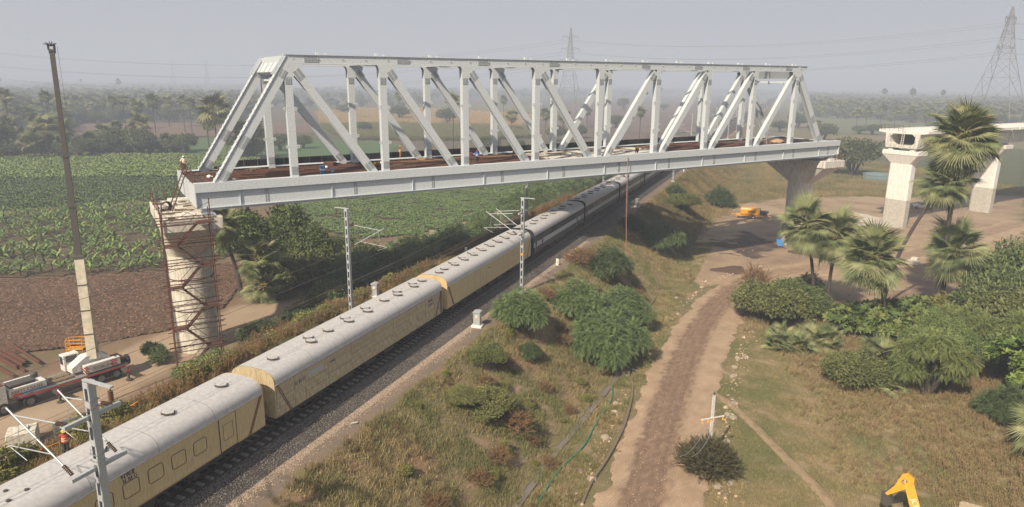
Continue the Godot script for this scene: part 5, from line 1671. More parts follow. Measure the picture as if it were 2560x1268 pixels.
# ---- fan palms
func fan_leaf(seed_: int, pet: float, R: float, segs: int, arcdeg: float, col: Color, dead := false) -> ArrayMesh:
	rng.seed = seed_
	var m := MB.new()
	m.col = Color(0.30, 0.27, 0.10) if not dead else Color(0.25, 0.15, 0.08)
	var hub := Vector3(pet, -0.06 * pet, 0)
	m.tube([Vector3.ZERO, Vector3(pet * 0.55, 0.03, 0), hub], [0.05, 0.035, 0.025], 4, false)
	var half := deg_to_rad(arcdeg) / 2
	var tips := []
	for k in segs:
		var a := lerpf(-half, half, (k + 0.5) / segs)
		var da := half / segs
		var r := R * (1.0 - 0.25 * pow(absf(a) / half, 2.0)) * rf(0.88, 1.08)
		var cup := 0.22 * absf(sin(a))
		var P := func(ang: float, q: float, lift: float) -> Vector3:
			var y := -0.30 * pow(q / R, 2.4) * R * (1.4 if dead else 0.7) + cup * q * 0.55 + lift
			if dead: y -= 0.3 * q
			return hub + Vector3(cos(ang) * q, y, sin(ang) * q)
		m.col = col * rf(0.82, 1.18)
		var f := r * 0.5
		var c0: Vector3 = P.call(a, 0.02, 0.0); var l: Vector3 = P.call(a - da, f, 0.0); var rr: Vector3 = P.call(a + da, f, 0.0); var md: Vector3 = P.call(a, f, 0.045)
		var tip: Vector3 = P.call(a + rf(-0.02, 0.02), r, 0.0) - Vector3(0, rf(0.0, 0.16) * r, 0)
		m.tri(c0, md, l); m.tri(c0, rr, md)
		m.tri(l, md, tip); m.tri(md, rr, tip)
	return m.mesh()

func palm_trunk(h: float, bend: Vector3, r: float, sides := 9) -> ArrayMesh:
	var m := MB.new()
	var pts := []; var rr := []
	var n := 14
	for k in n + 1:
		var t := float(k) / n
		pts.append(Vector3(bend.x * t * t, h * t - 0.2 * (1 - t), bend.z * t * t) + Vector3(0.06 * sin(t * 9.0), 0, 0.05 * cos(t * 7.0)) * t)
		rr.append(r * (1.25 - 0.45 * minf(1.0, t * 2.5)) * (1.0 + 0.05 * (k % 2)))
	m.tube(pts, rr, sides)
	return m.mesh()

var fans := []      # green leaf meshes
var dead_fans := []
func make_fans() -> void:
	var tones := [Color(0.13, 0.16, 0.07), Color(0.175, 0.20, 0.095), Color(0.10, 0.135, 0.06), Color(0.215, 0.225, 0.115)]
	for k in 8: fans.append(fan_leaf(900 + k, 1.35 + (k % 3) * 0.25, 1.6 + (k % 2) * 0.3, 36, 260.0, tones[k % 4]))
	for k in 3: dead_fans.append(fan_leaf(950 + k, 0.9, 1.1, 16, 150.0, [Color(0.24, 0.15, 0.07), Color(0.30, 0.19, 0.09), Color(0.2, 0.14, 0.08)][k], true))

func palm_head(o: Node3D, top: Vector3, nleaf: int, ndead: int, scl: float, seed_: int, lo := -55.0) -> void:
	rng.seed = seed_
	for k in nleaf:
		var f := (k + 0.5) / nleaf
		var el := deg_to_rad(lerpf(84.0, lo, pow(f, 0.72)) + rf(-11, 11))
		var az := k * 2.39996 + rf(-0.25, 0.25)
		var q := part("leaf", fans[rng.randi() % fans.size()], M.palm, o)
		var d := Vector3(cos(az) * cos(el), sin(el), sin(az) * cos(el))
		var side := d.cross(Vector3.UP).normalized()
		if el > 1.3: side = Vector3(-sin(az), 0, cos(az))
		var up := side.cross(d)
		var roll := rf(-0.5, 0.5)
		var s := scl * rf(0.85, 1.15)
		q.transform = Transform3D(Basis(d, up.rotated(d, roll), side.rotated(d, roll)).scaled(Vector3.ONE * s), top + d * 0.12)
		q.transform.basis = Basis(d * s, up.rotated(d, roll) * s, side.rotated(d, roll) * s)
	for k in ndead:
		var az := k * 2.39996 + rf(-0.3, 0.3)
		var el := deg_to_rad(rf(-82, -62))
		var q := part("dead_leaf", dead_fans[k % 3], M.palm, o)
		var d := Vector3(cos(az) * cos(el), sin(el), sin(az) * cos(el))
		var side := d.cross(Vector3.UP).normalized()
		var s := scl * rf(0.8, 1.1)
		q.transform = Transform3D(Basis(d * s, side.cross(d) * s, side * s), top + d * 0.2 - Vector3(0, 0.1, 0))

func near_palm(at: Vector3, h: float, bend: Vector3, r: float, nleaf: int, ndead: int, scl: float, seed_: int, label: String, lo := -68.0) -> void:
	var o := thing("fan_palm", label, "palm tree", at, 0.0, "fan palms in the foreground")
	part("trunk", palm_trunk(h, bend, r, 12), M.bark, o)
	palm_head(o, Vector3(bend.x, h, bend.z), nleaf, ndead, scl, seed_, lo)

# merged crown for distant palms
func far_crown(seed_: int, nleaf: int, segs: int, col: Color, dead: int) -> ArrayMesh:
	rng.seed = seed_
	var leafs := []
	for k in 3: leafs.append(fan_leaf(seed_ + 60 + k, 1.1, 1.5, segs, 240.0, col * (0.8 + 0.25 * k)))
	var dl := fan_leaf(seed_ + 70, 0.9, 1.2, maxi(5, segs - 3), 150.0, Color(0.22, 0.155, 0.085), true)
	rng.seed = seed_
	var m := MB.new()
	for k in nleaf + dead:
		var is_dead := k >= nleaf
		var f := (k + 0.5) / nleaf
		var el := deg_to_rad(lerpf(84.0, -60.0, pow(f, 0.85)) + rf(-10, 10)) if not is_dead else deg_to_rad(rf(-80, -58))
		var az := k * 2.39996 + rf(-0.3, 0.3)
		var d := Vector3(cos(az) * cos(el), sin(el), sin(az) * cos(el))
		var side := d.cross(Vector3.UP).normalized()
		var roll := rf(-0.6, 0.6)
		var s := rf(0.85, 1.2)
		var src: ArrayMesh = dl if is_dead else leafs[rng.randi() % 3]
		var a := src.surface_get_arrays(0)
		var xf := Transform3D(Basis(d * s, side.cross(d).rotated(d, roll) * s, side.rotated(d, roll) * s), d * 0.12)
		m.v.append_array(xf * (a[Mesh.ARRAY_VERTEX] as PackedVector3Array))
		m.n.append_array(Transform3D(xf.basis.orthonormalized(), Vector3.ZERO) * (a[Mesh.ARRAY_NORMAL] as PackedVector3Array))
		m.c.append_array(a[Mesh.ARRAY_COLOR])
	return m.mesh()

func slope_at(t: float, off: float) -> Vector3:
	var p := trk_at(t, off)
	p.y = ground_h(p.x, p.z) - 0.1
	return p
func on_ground(x: float, z: float) -> Vector3:
	return Vector3(x, ground_h(x, z) - 0.08, z)

func near_plants() -> void:
	leaf_templates()
	make_fans()
	var pa := Color(0.07, 0.115, 0.045); var pb := Color(0.16, 0.22, 0.09)
	var shrub := "feathery shrubs on the railway slope"
	proto("mesq1", "mesquite_bush", "feathery green bush on the railway slope", "bush", shrub, dome(1, 2.7, 2.0), spray, 5400, 0.46, 0.35, pa, pb, 0.1)
	proto("mesq2", "mesquite_bush", "feathery green bush on the railway slope", "bush", shrub, dome(2, 3.2, 2.2), spray, 6840, 0.46, 0.4, pa, pb, 0.1)
	proto("mesq3", "mesquite_bush", "feathery green bush on the railway slope", "bush", shrub, dome(3, 2.3, 1.6), spray, 3960, 0.46, 0.3, Color(0.05, 0.08, 0.035), Color(0.10, 0.135, 0.055), 0.08)
	proto("olive", "leafy_bush", "dense olive green bush", "bush", "leafy bushes", lobes_of(4, 9, Vector3(2.6, 1.3, 2.6), 1.6, 2.3), puff, 1500, 0.75, 0.0, Color(0.075, 0.095, 0.036), Color(0.14, 0.155, 0.058), 0.09)
	proto("olive2", "leafy_bush", "dense olive green bush", "bush", "leafy bushes", lobes_of(5, 7, Vector3(2.2, 1.6, 2.2), 1.5, 2.6), puff, 1300, 0.7, 0.05, Color(0.07, 0.105, 0.042), Color(0.13, 0.165, 0.062), 0.09)
	proto("broad", "broadleaf_shrub", "broad leaved green shrub", "shrub", "leafy bushes", lobes_of(6, 8, Vector3(2.6, 0.9, 2.0), 1.25, 1.7), rosette, 620, 0.62, -0.3, Color(0.07, 0.11, 0.035), Color(0.145, 0.17, 0.055), 0.07)
	proto("bright", "broadleaf_shrub", "bright green broad leaved tree crown", "shrub", "leafy bushes", lobes_of(7, 8, Vector3(2.2, 2.2, 2.2), 1.5, 3.6), rosette, 750, 0.62, -0.2, Color(0.085, 0.14, 0.035), Color(0.16, 0.21, 0.05), 0.12)
	proto("scrub", "scrub_bush", "yellow green scrub on the slope", "bush", shrub, dome(14, 2.3, 1.6), puff, 1500, 0.42, 0.1, Color(0.10, 0.12, 0.045), Color(0.19, 0.19, 0.075), 0.05)
	proto("feather", "feathery_tree", "feathery green tree", "tree", "trees of the thicket", lobes_of(15, 12, Vector3(2.6, 2.0, 2.6), 1.15, 3.0), puff, 4600, 0.33, 0.25, Color(0.075, 0.12, 0.042), Color(0.17, 0.215, 0.075), 0.12)
	proto("feather2", "feathery_tree", "feathery green tree", "tree", "trees of the thicket", lobes_of(17, 13, Vector3(2.4, 2.4, 2.6), 1.0, 3.2), spray, 7600, 0.36, 0.3, Color(0.09, 0.125, 0.042), Color(0.20, 0.235, 0.08), 0.12)
	proto("dry", "dry_shrub", "dry brown twiggy shrub", "shrub", "dry shrubs", lobes_of(8, 5, Vector3(0.9, 0.7, 0.9), 0.75, 1.1), straight, 260, 0.6, -0.2, Color(0.16, 0.10, 0.055), Color(0.25, 0.17, 0.09), 0.04)
	proto("needle", "round_bush", "dense rounded dark bush", "bush", "round bush", [[Vector3(0, 1.1, 0), Vector3(1.75, 1.45, 1.75)], [Vector3(0.9, 0.8, 0.5), Vector3(1.3, 1.0, 1.3)], [Vector3(-0.8, 0.9, 0.3), Vector3(1.2, 1.1, 1.2)]], straight, 1500, 0.62, -0.5, Color(0.06, 0.06, 0.032), Color(0.115, 0.105, 0.055), 0.08)
	proto("weed", "tall_weed", "leafy yellow green weed", "weed", "weeds on the bank", lobes_of(9, 4, Vector3(0.6, 0.8, 0.6), 0.55, 1.0), puff, 170, 0.5, -0.1, Color(0.11, 0.135, 0.04), Color(0.20, 0.19, 0.06), 0.03)
	var q := func(key: String, t: float, off: float, s: float, label: String, sy := 1.0, grp := "") -> void:
		plant(key, slope_at(t, off), Vector3(s, s * sy, s), t * 1.7 + off, label, grp)
	q.call("mesq1", 28.6, 6.3, 1.05, "feathery green bush beside the yellow banded mast")
	q.call("mesq2", 39.6, 8.8, 1.0, "large feathery bush in the bush clump, on the train side")
	q.call("mesq1", 46.0, 12.2, 1.2, "feathery bush in the clump above the road bend")
	q.call("mesq2", 35.2, 12.8, 1.32, "big feathery bush at the foot of the slope by the road")
	q.call("mesq3", 41.0, 12.0, 1.3, "low feathery bush in the middle of the bush clump")
	q.call("mesq3", 55.0, 8.4, 1.35, "feathery bush next to the rust coloured weeds")
	q.call("mesq2", 80.5, 10.5, 1.15, "shaded feathery bush under the bridge by the hanging rope")
	q.call("mesq3", 78.0, 6.2, 1.0, "small shaded bush at the foot of the mast under the bridge", 0.8)
	q.call("olive", 112.0, 8.8, 1.05, "dark shrub on the slope behind the navy coaches", 0.8)
	q.call("mesq3", 117.0, 7.0, 1.0, "brownish shrub on the slope beyond the bridge shade")
	q.call("mesq3", 139.5, 14.5, 1.6, "feathery bush above the yellow concrete pump")
	q.call("scrub", 15.2, 8.9, 0.95, "low olive shrub on the grassy slope beside the patchwork coach", 0.75)
	q.call("scrub", 13.4, 7.4, 0.7, "small shrub near the grey trackside cabinet", 0.7)
	q.call("olive", 20.0, 6.3, 0.5, "scrubby growth round the base of the trackside cabinet", 0.75)
	q.call("mesq3", 25.6, 8.4, 0.5, "small grey green shrub below the mast bush")
	q.call("dry", 15.8, 11.0, 1.0, "dry brown shrub above the concrete drain")
	q.call("dry", 53.0, 4.9, 1.3, "rust coloured weeds at the ballast edge", 0.6)
	q.call("dry", 51.0, 5.3, 1.2, "rust coloured dry bush beside the white marker post", 0.6)
	q.call("dry", 21.5, 7.5, 0.8, "dry rusty weeds on the slope below the cabinet", 0.6)
	# beyond the train: slope and foot of the far side
	q.call("olive2", 37.0, -22.5, 1.15, "round grey green bush on the far side of the track")
	for a in [["olive", 45.0, -33.0, 1.5], ["olive2", 50.5, -34.5, 1.5], ["mesq2", 47.5, -26.0, 1.3], ["olive", 52.5, -25.5, 1.35], ["mesq2", 58.0, -23.5, 1.35], ["mesq1", 63.5, -24.5, 1.4], ["mesq2", 68.0, -21.0, 1.3], ["mesq2", 62.0, -18.0, 1.2], ["mesq1", 54.0, -18.5, 1.1], ["mesq1", 75.0, -24.0, 1.3], ["mesq2", 82.0, -21.0, 1.25], ["olive2", 57.0, -33.0, 1.2], ["mesq3", 44.0, -18.5, 1.2], ["mesq1", 89.0, -24.5, 1.3], ["mesq2", 97.0, -20.0, 1.2]]:
		q.call(a[0], a[1], a[2], a[3], "shadowy green bush in the thicket beyond the far track", 1.0, "thicket beyond the far track")
	for a in [["mesq1", 105.0, -24.5, 1.6], ["mesq2", 112.0, -22.0, 1.5], ["mesq2", 119.0, -24.5, 1.6], ["mesq1", 130.0, -21.5, 1.5], ["mesq2", 141.0, -23.5, 1.6], ["mesq1", 153.0, -25.0, 1.6], ["mesq2", 165.0, -22.0, 1.6], ["olive", 176.0, -22.0, 1.4], ["mesq1", 188.0, -24.0, 1.5]]:
		q.call(a[0], a[1], a[2], a[3], "sunlit green bush lining the far side of the railway", 1.0, "bushes lining the railway")
	for a in [[14.0, -19.0, 0.8], [25.5, -22.5, 0.95], [29.0, -20.5, 0.9], [31.5, -23.0, 0.8]]: q.call("olive2", a[0], a[1], a[2], "green shrub growing between the scaffolded pier and the track", 0.8)
	q.call("olive2", 17.8, -29.6, 0.5, "small green shrub beside the rear of the crane")
	rng.seed = 55
	for k in 34:
		var t := rf(-8, 40); var off := rf(-14.5, -10.6)
		plant("weed", slope_at(t, off), Vector3.ONE * rf(0.6, 1.2), rf(0, 6), "leafy weed on the crest of the far bank")
	for k in 16:
		plant("dry", slope_at(rf(2, 26), rf(-17.0, -11.0)), Vector3(1, 0.8, 1) * rf(0.6, 1.1), rf(0, 6), "dry brown weed clump on the crest of the far bank")
	for k in 26:
		plant("dry", slope_at(rf(-4, 60), rf(5.4, 15)), Vector3.ONE * rf(0.3, 0.7), rf(0, 6), "small dry weed clump on the near railway slope")
	for k in 44:
		plant("weed", slope_at(rf(-6, 60), rf(5.4, 14)), Vector3.ONE * rf(0.3, 0.6), rf(0, 6), "small leafy weed on the near railway slope")
	# thicket right of the road
	var g := func(key: String, x: float, z: float, s: float, label: String, sy := 1.0) -> void:
		plant(key, on_ground(x, z), Vector3(s, s * sy, s), x * 2.3, label)
	for a in [[-37.5, -96.5, 1.5, 2.4], [-34.2, -99.5, 1.6, 2.6], [-31.0, -96.0, 1.4, 1.9], [-40.0, -101.5, 1.3, 2.2]]: g.call("olive2", a[0], a[1], a[2], "tall dark tree in the clump behind the scaffolded pier", a[3] / a[2])
	g.call("olive", 31.6, -80.0, 1.3, "big dark olive bush beside the road bend")
	g.call("olive2", 36.0, -82.0, 1.2, "dark olive bush around the two slender palm trunks")
	g.call("mesq3", 40.0, -88.0, 1.1, "reddish tinged shrub behind the slender palm trunks", 1.2)
	g.call("dry", 34.0, -91.5, 1.5, "bare twiggy sapling at the roadside bend", 1.3)
	g.call("broad", 42.0, -74.5, 1.35, "broad leaved shrub around the curved palm trunk")
	g.call("broad", 47.5, -76.0, 1.35, "broad leaved shrub behind the low silvery fan palm")
	g.call("olive", 33.8, -62.5, 0.95, "small leaved dark bush at the weedy edge of the thicket", 0.85)
	g.call("feather2", 39.5, -59.5, 1.2, "large feathery green tree at the front of the thicket", 1.35)
	g.call("feather", 43.5, -64.0, 1.2, "large feathery green tree in the middle of the thicket", 1.3)
	g.call("feather2", 48.0, -69.5, 1.1, "feathery green tree behind the thicket front", 1.3)
	g.call("olive2", 59.5, -78.5, 1.5, "tall leafy tree standing above the thicket", 1.6)
	g.call("bright", 48.5, -57.0, 1.25, "bright green broad leaved tree at the thicket edge")
	g.call("olive2", 50.5, -61.5, 1.3, "dark leafy bush behind the bright green tree", 1.2)
	g.call("feather2", 53.5, -66.0, 1.2, "yellowish feathery tree deep in the thicket", 1.3)
	g.call("olive", 57.5, -71.5, 1.4, "dark bush below the tall leafy tree", 1.2)
	g.call("mesq3", 43.5, -54.5, 1.0, "feathery shrub at the front foot of the thicket", 1.1)
	g.call("olive2", 49.0, -53.0, 0.9, "low leafy bush before the bright green tree")
	g.call("olive2", 64.0, -76.0, 1.4, "leafy bush in the back of the thicket")
	g.call("weed", 54.2, -81.5, 1.6, "yellow green sapling at the foot of the tall palm", 1.3)
	g.call("needle", 14.9, -45.6, 1.0, "dense rounded dark bush at the base of the white pole")
	# palms
	near_palm(on_ground(39.3, -84.6), 11.3, Vector3(-2.3, 0, 0.2), 0.24, 62, 14, 1.12, 1, "slender straight palm with yellow flower stalks, beside the big concrete pier")
	near_palm(on_ground(40.6, -83.5), 10.0, Vector3(0.3, 0, -0.4), 0.25, 64, 14, 1.16, 2, "slender palm leaning right beside the straight palm")
	near_palm(on_ground(43.2, -74.0), 9.6, Vector3(-2.3, 0, -1.0), 0.27, 78, 26, 1.26, 3, "palm with curved trunk and heavy drooping crown of brown tips")
	near_palm(on_ground(47.1, -82.5), 17.2, Vector3(6.4, 0, -1.5), 0.25, 56, 12, 1.1, 4, "steeply leaning palm crossing behind the tall palm")
	near_palm(on_ground(54.6, -83.5), 22.6, Vector3(-0.4, 0, 0.2), 0.33, 90, 26, 1.42, 5, "tallest palm with rusty dead leaves under its crown")
	near_palm(on_ground(55.3, -83.8), 8.4, Vector3(1.0, 0, 0.0), 0.27, 78, 24, 1.3, 6, "short bushy palm at the foot of the tallest palm")
	near_palm(on_ground(66.3, -82.0), 8.0, Vector3(0.5, 0, 0), 0.28, 36, 8, 1.0, 7, "palm at the back of the thicket beside the tall leafy tree")
	near_palm(on_ground(41.5, -47.0), 3.2, Vector3(0.2, 0, 0), 0.25, 26, 4, 0.95, 8, "low palm at the front corner of the thicket")
	near_palm(on_ground(-36.2, -87.0), 10.2, Vector3(-2.0, 0, 0.6), 0.28, 40, 14, 1.0, 9, "tall dusty palm behind the scaffolded pier")
	near_palm(on_ground(-33.6, -87.6), 5.2, Vector3(-0.4, 0, -0.3), 0.28, 34, 10, 1.0, 10, "middle sized palm beside the dusty palm by the pier")
	near_palm(on_ground(-33.0, -86.2), 2.0, Vector3(0.3, 0, 0.2), 0.26, 24, 4, 1.0, 11, "low palm with pale leaves at the dirt track edge")
	near_palm(on_ground(-38.4, -98.0), 13.5, Vector3(-0.5, 0, 0.3), 0.3, 34, 20, 1.0, 12, "dark palm trunk cluster behind the pier palms")
	var k := 0
	for a in [[29.6, -71.0, 0.62], [31.8, -70.6, 0.75], [33.9, -72.3, 0.7], [30.8, -73.0, 0.7], [35.6, -72.0, 0.72]]:
		var o := thing("young_fan_palm", "stemless silvery fan palm in the clump below the dark olive bush", "palm", on_ground(a[0], a[1]), 0.0, "stemless fan palms")
		palm_head(o, Vector3(0, 0.3, 0), 26, 4, a[2] * 0.95, 40 + k, -10.0)
		k += 1
	for a in [[38.2, -65.8, 1.15, "stemless silvery fan palm among the broad leaved shrubs"], [36.0, -60.2, 0.75, "smallest stemless fan palm at the weedy thicket edge"]]:
		var o := thing("young_fan_palm", a[3], "palm", on_ground(a[0], a[1]), 0.0, "stemless fan palms")
		palm_head(o, Vector3(0, 0.8, 0), 24, 3, a[2] * 0.75, 50 + k, -15.0)
		k += 1

# ---- grass and weeds as ground cover
func tuft(seed_: int, blades: int, h: float, spread: float, w: float) -> ArrayMesh:
	rng.seed = seed_
	var m := MB.new()
	for k in blades:
		var a := rf(0, TAU); var q := rf(0, spread)
		var b := Vector3(cos(a) * q, -0.03, sin(a) * q)
		var lean := Vector3(rf(-1, 1), 0, rf(-1, 1)) * h * 0.55
		var hh := h * rf(0.5, 1.15)
		var s := Vector3(-sin(a + 1.0), 0, cos(a + 1.0)) * w
		m.col = Color(1, 1, 1) * rf(0.75, 1.2)
		m.tri(b - s, b + lean * 0.4 + Vector3(0, hh * 0.6, 0), b + s)
		m.tri(b - s * 0.2 + lean * 0.3 + Vector3(0, hh * 0.5, 0), b + lean + Vector3(0, hh, 0), b + s + lean * 0.3 + Vector3(0, hh * 0.5, 0))
	return m.mesh()

func stalk(seed_: int, n: int, h: float) -> ArrayMesh:
	rng.seed = seed_
	var m := MB.new()
	for k in n:
		var b := Vector3(rf(-0.16, 0.16), -0.05, rf(-0.16, 0.16))
		var t := b + Vector3(rf(-0.2, 0.2), h * rf(0.7, 1.1), rf(-0.2, 0.2))
		m.col = Color(1, 1, 1) * rf(0.7, 1.2)
		m.bar(b, t, 0.018, 0.018)
		for j in 7:
			var p := b.lerp(t, 0.3 + 0.7 * j / 7.0)
			var d := Vector3(rf(-1, 1), rf(-0.1, 0.7), rf(-1, 1)).normalized() * rf(0.06, 0.15)
			var s := d.cross(Vector3.UP).normalized() * 0.022
			m.tri(p, p + d * 0.6 + s, p + d); m.tri(p, p + d, p + d * 0.6 - s)
	return m.mesh()

func near_road(x: float, z: float, pad: float) -> bool:
	var p := Vector2(x, z)
	for k in ROADC.size() - 1:
		if Geometry2D.get_closest_point_to_segment(p, ROADC[k], ROADC[k + 1]).distance_to(p) < pad: return true
	return false
func near_path(x: float, z: float, pad: float) -> bool:
	var a := [Vector2(18.6, -61.0), Vector2(20.1, -57.2), Vector2(21.1, -52.1), Vector2(21.7, -47.7), Vector2(22.3, -43.9), Vector2(22.6, -38.0)]
	var p := Vector2(x, z)
	for k in 5:
		if Geometry2D.get_closest_point_to_segment(p, a[k], a[k + 1]).distance_to(p) < pad: return true
	return false

func ground_cover() -> void:
	rng.seed = 600
	var g1 := tuft(601, 9, 0.2, 0.2, 0.016); var g2 := tuft(602, 12, 0.36, 0.24, 0.018); var wd := stalk(603, 5, 0.8)
	var xf := []; var cl := []; var xf2 := []; var cl2 := []; var xf3 := []; var cl3 := []
	rng.seed = 604
	# near bank slope
	for k in 66000:
		var t := -12.0 + 110.0 * pow(rng.randf(), 1.25); var off := rf(4.8, 17.5)
		var p := trk_at(t, off)
		if near_road(p.x, p.z, 3.3): continue
		var n1 := noise(p.x, p.z, 12.0); var n2 := noise(p.x + 300.0, p.z, 3.5); var n3 := noise(p.x, p.z + 500.0, 1.1)
		if n2 + n3 * 0.7 > 0.2 and rng.randf() < 0.85: continue
		p.y = ground_h(p.x, p.z)
		var s := rf(0.7, 1.5)
		var c := mixc(Color(0.18, 0.19, 0.075), Color(0.35, 0.28, 0.15), 0.5 + n1 * 0.9 + n2 * 0.9 + rf(-0.45, 0.45)) * rf(0.7, 1.2)
		if k % 3 == 0 and n2 < 0.1:
			xf2.append(Transform3D(Basis(Vector3.UP, rf(0, 6)).scaled(Vector3(s, s, s)), p)); cl2.append(c)
		else:
			xf.append(Transform3D(Basis(Vector3.UP, rf(0, 6)).scaled(Vector3(s, s, s)), p)); cl.append(c)
		if n1 > 0.12 and rng.randf() < 0.05:
			xf3.append(Transform3D(Basis(Vector3.UP, rf(0, 6)).scaled(Vector3.ONE * rf(0.4, 0.9)), p)); cl3.append(mixc(Color(0.20, 0.12, 0.06), Color(0.12, 0.12, 0.045), rng.randf()))
	scatter("slope_grass", g1, M.grass, xf, cl, "short dry and green grass covering the near railway slope", "grass")
	scatter("slope_tussocks", g2, M.grass, xf2, cl2, "longer grass tussocks over the near railway slope", "grass")
	# meadow right of the road
	xf = []; cl = []; xf2 = []; cl2 = []
	for k in 70000:
		var x := rf(11, 62); var z := -38.0 - 44.0 * pow(rng.randf(), 1.2)
		if near_road(x, z, 3.6) or near_path(x, z, 0.5): continue
		if track_of(x, z).y < 15.0: continue
		if inside(BROWN_R, x, z) and rng.randf() < 0.85: continue
		var n1 := noise(x, z, 14.0); var n2 := noise(x + 300.0, z, 4.0); var n3 := noise(x, z + 500.0, 1.3)
		if n2 + n3 * 0.6 > 0.24 and rng.randf() < 0.85: continue
		var p := Vector3(x, ground_h(x, z), z)
		var s := rf(0.7, 1.4)
		var c := mixc(Color(0.19, 0.195, 0.08), Color(0.37, 0.30, 0.165), 0.55 + n1 * 0.9 + n2 * 0.8 + rf(-0.45, 0.45)) * rf(0.75, 1.2)
		xf.append(Transform3D(Basis(Vector3.UP, rf(0, 6)).scaled(Vector3.ONE * s), p)); cl.append(c)
		# tall reddish weeds toward the thicket
		var w := (x - 27.0) * 0.06 + n1 * 0.5 + (0.35 if z > -52.0 and x > 29.0 else 0.0)
		if rng.randf() < w * 0.35 and x > 24.0:
			xf3.append(Transform3D(Basis(Vector3.UP, rf(0, 6)).scaled(Vector3.ONE * rf(0.55, 1.25)), p)); cl3.append(mixc(Color(0.31, 0.215, 0.13), Color(0.22, 0.20, 0.085), rng.randf() * 0.9))
	scatter("meadow_grass", g1, M.grass, xf, cl, "short patchy grass of the meadow right of the dirt road", "grass")
	scatter("tall_weeds", wd, M.grass, xf3, cl3, "tall reddish brown dry weeds in front of the thicket", "weeds")
	# far bank crest and foot, in front of the crane
	xf = []; cl = []; xf3 = []; cl3 = []
	for k in 26000:
		var t := -14.0 + 115.0 * pow(rng.randf(), 1.2); var off := -rf(9.9, 24.0)
		var p := trk_at(t, off)
		if off < -20.5 and t < 18.0 and rng.randf() < 0.9: continue
		var n2 := noise(p.x + 300.0, p.z, 3.5)
		p.y = ground_h(p.x, p.z)
		xf.append(Transform3D(Basis(Vector3.UP, rf(0, 6)).scaled(Vector3.ONE * rf(0.8, 1.7)), p)); cl.append(mixc(Color(0.13, 0.145, 0.05), Color(0.32, 0.20, 0.10), 0.5 + n2 + rf(-0.3, 0.3)))
		if k % 5 == 0 and off > -19.0 and (t > 1.0 or off < -12.0):
			xf3.append(Transform3D(Basis(Vector3.UP, rf(0, 6)).scaled(Vector3.ONE * rf(0.8, 2.0)), p)); cl3.append(mixc(Color(0.25, 0.14, 0.07), Color(0.15, 0.13, 0.05), rng.randf()))
	scatter("far_bank_grass", g2, M.grass, xf, cl, "rough grass on the bank beyond the train", "grass")
	scatter("far_bank_weeds", wd, M.grass, xf3, cl3, "tall rusty weeds on the crest of the bank beyond the train", "weeds")
	# rough grass around the concrete piers and the meadow behind
	xf = []; cl = []
	for k in 30000:
		var x := rf(30, 150); var z := -115.0 - 150.0 * rng.randf()
		var q := track_of(x, z)
		if q.y < 13.0 or inside(DIRT, x, z) or near_road(x, z, 3.5): continue
		var n1 := noise(x, z, 14.0)
		xf.append(Transform3D(Basis(Vector3.UP, rf(0, 6)).scaled(Vector3.ONE * rf(1.4, 3.2)), Vector3(x, maxf(0.0, ground_h(x, z)), z))); cl.append(mixc(Color(0.14, 0.14, 0.06), Color(0.27, 0.21, 0.10), 0.5 + n1 + rf(-0.3, 0.3)))
	for k in 12000:
		var t := rf(90, 220); var off := rf(4.8, 14.0)
		var p := trk_at(t, off)
		p.y = ground_h(p.x, p.z)
		xf.append(Transform3D(Basis(Vector3.UP, rf(0, 6)).scaled(Vector3.ONE * rf(1.2, 2.4)), p)); cl.append(mixc(Color(0.13, 0.125, 0.055), Color(0.27, 0.20, 0.10), 0.5 + noise(p.x, p.z, 10.0) + rf(-0.3, 0.3)))
	scatter("rough_grass", g2, M.grass, xf, cl, "rough dry grass around the concrete piers", "grass")

# ---- crops
func banana_leaf(L: float, w: float, droop: float, col: Color) -> ArrayMesh:
	var m := MB.new()
	var n := 5
	for k in n:
		m.col = col * rf(0.85, 1.15)
		var t0 := float(k) / n; var t1 := float(k + 1) / n
		var P := func(t: float, s: float) -> Vector3:
			var ww := w * sin(PI * clampf(t * 0.9 + 0.08, 0.0, 1.0)) * 0.5
			return Vector3(L * t, -droop * L * t * t + absf(s) * ww * 0.35, s * ww)
		for s in [-1.0, 1.0]:
			m.tri(P.call(t0, 0.0), P.call(t0, s), P.call(t1, s)); m.tri(P.call(t0, 0.0), P.call(t1, s), P.call(t1, 0.0))
	return m.mesh()

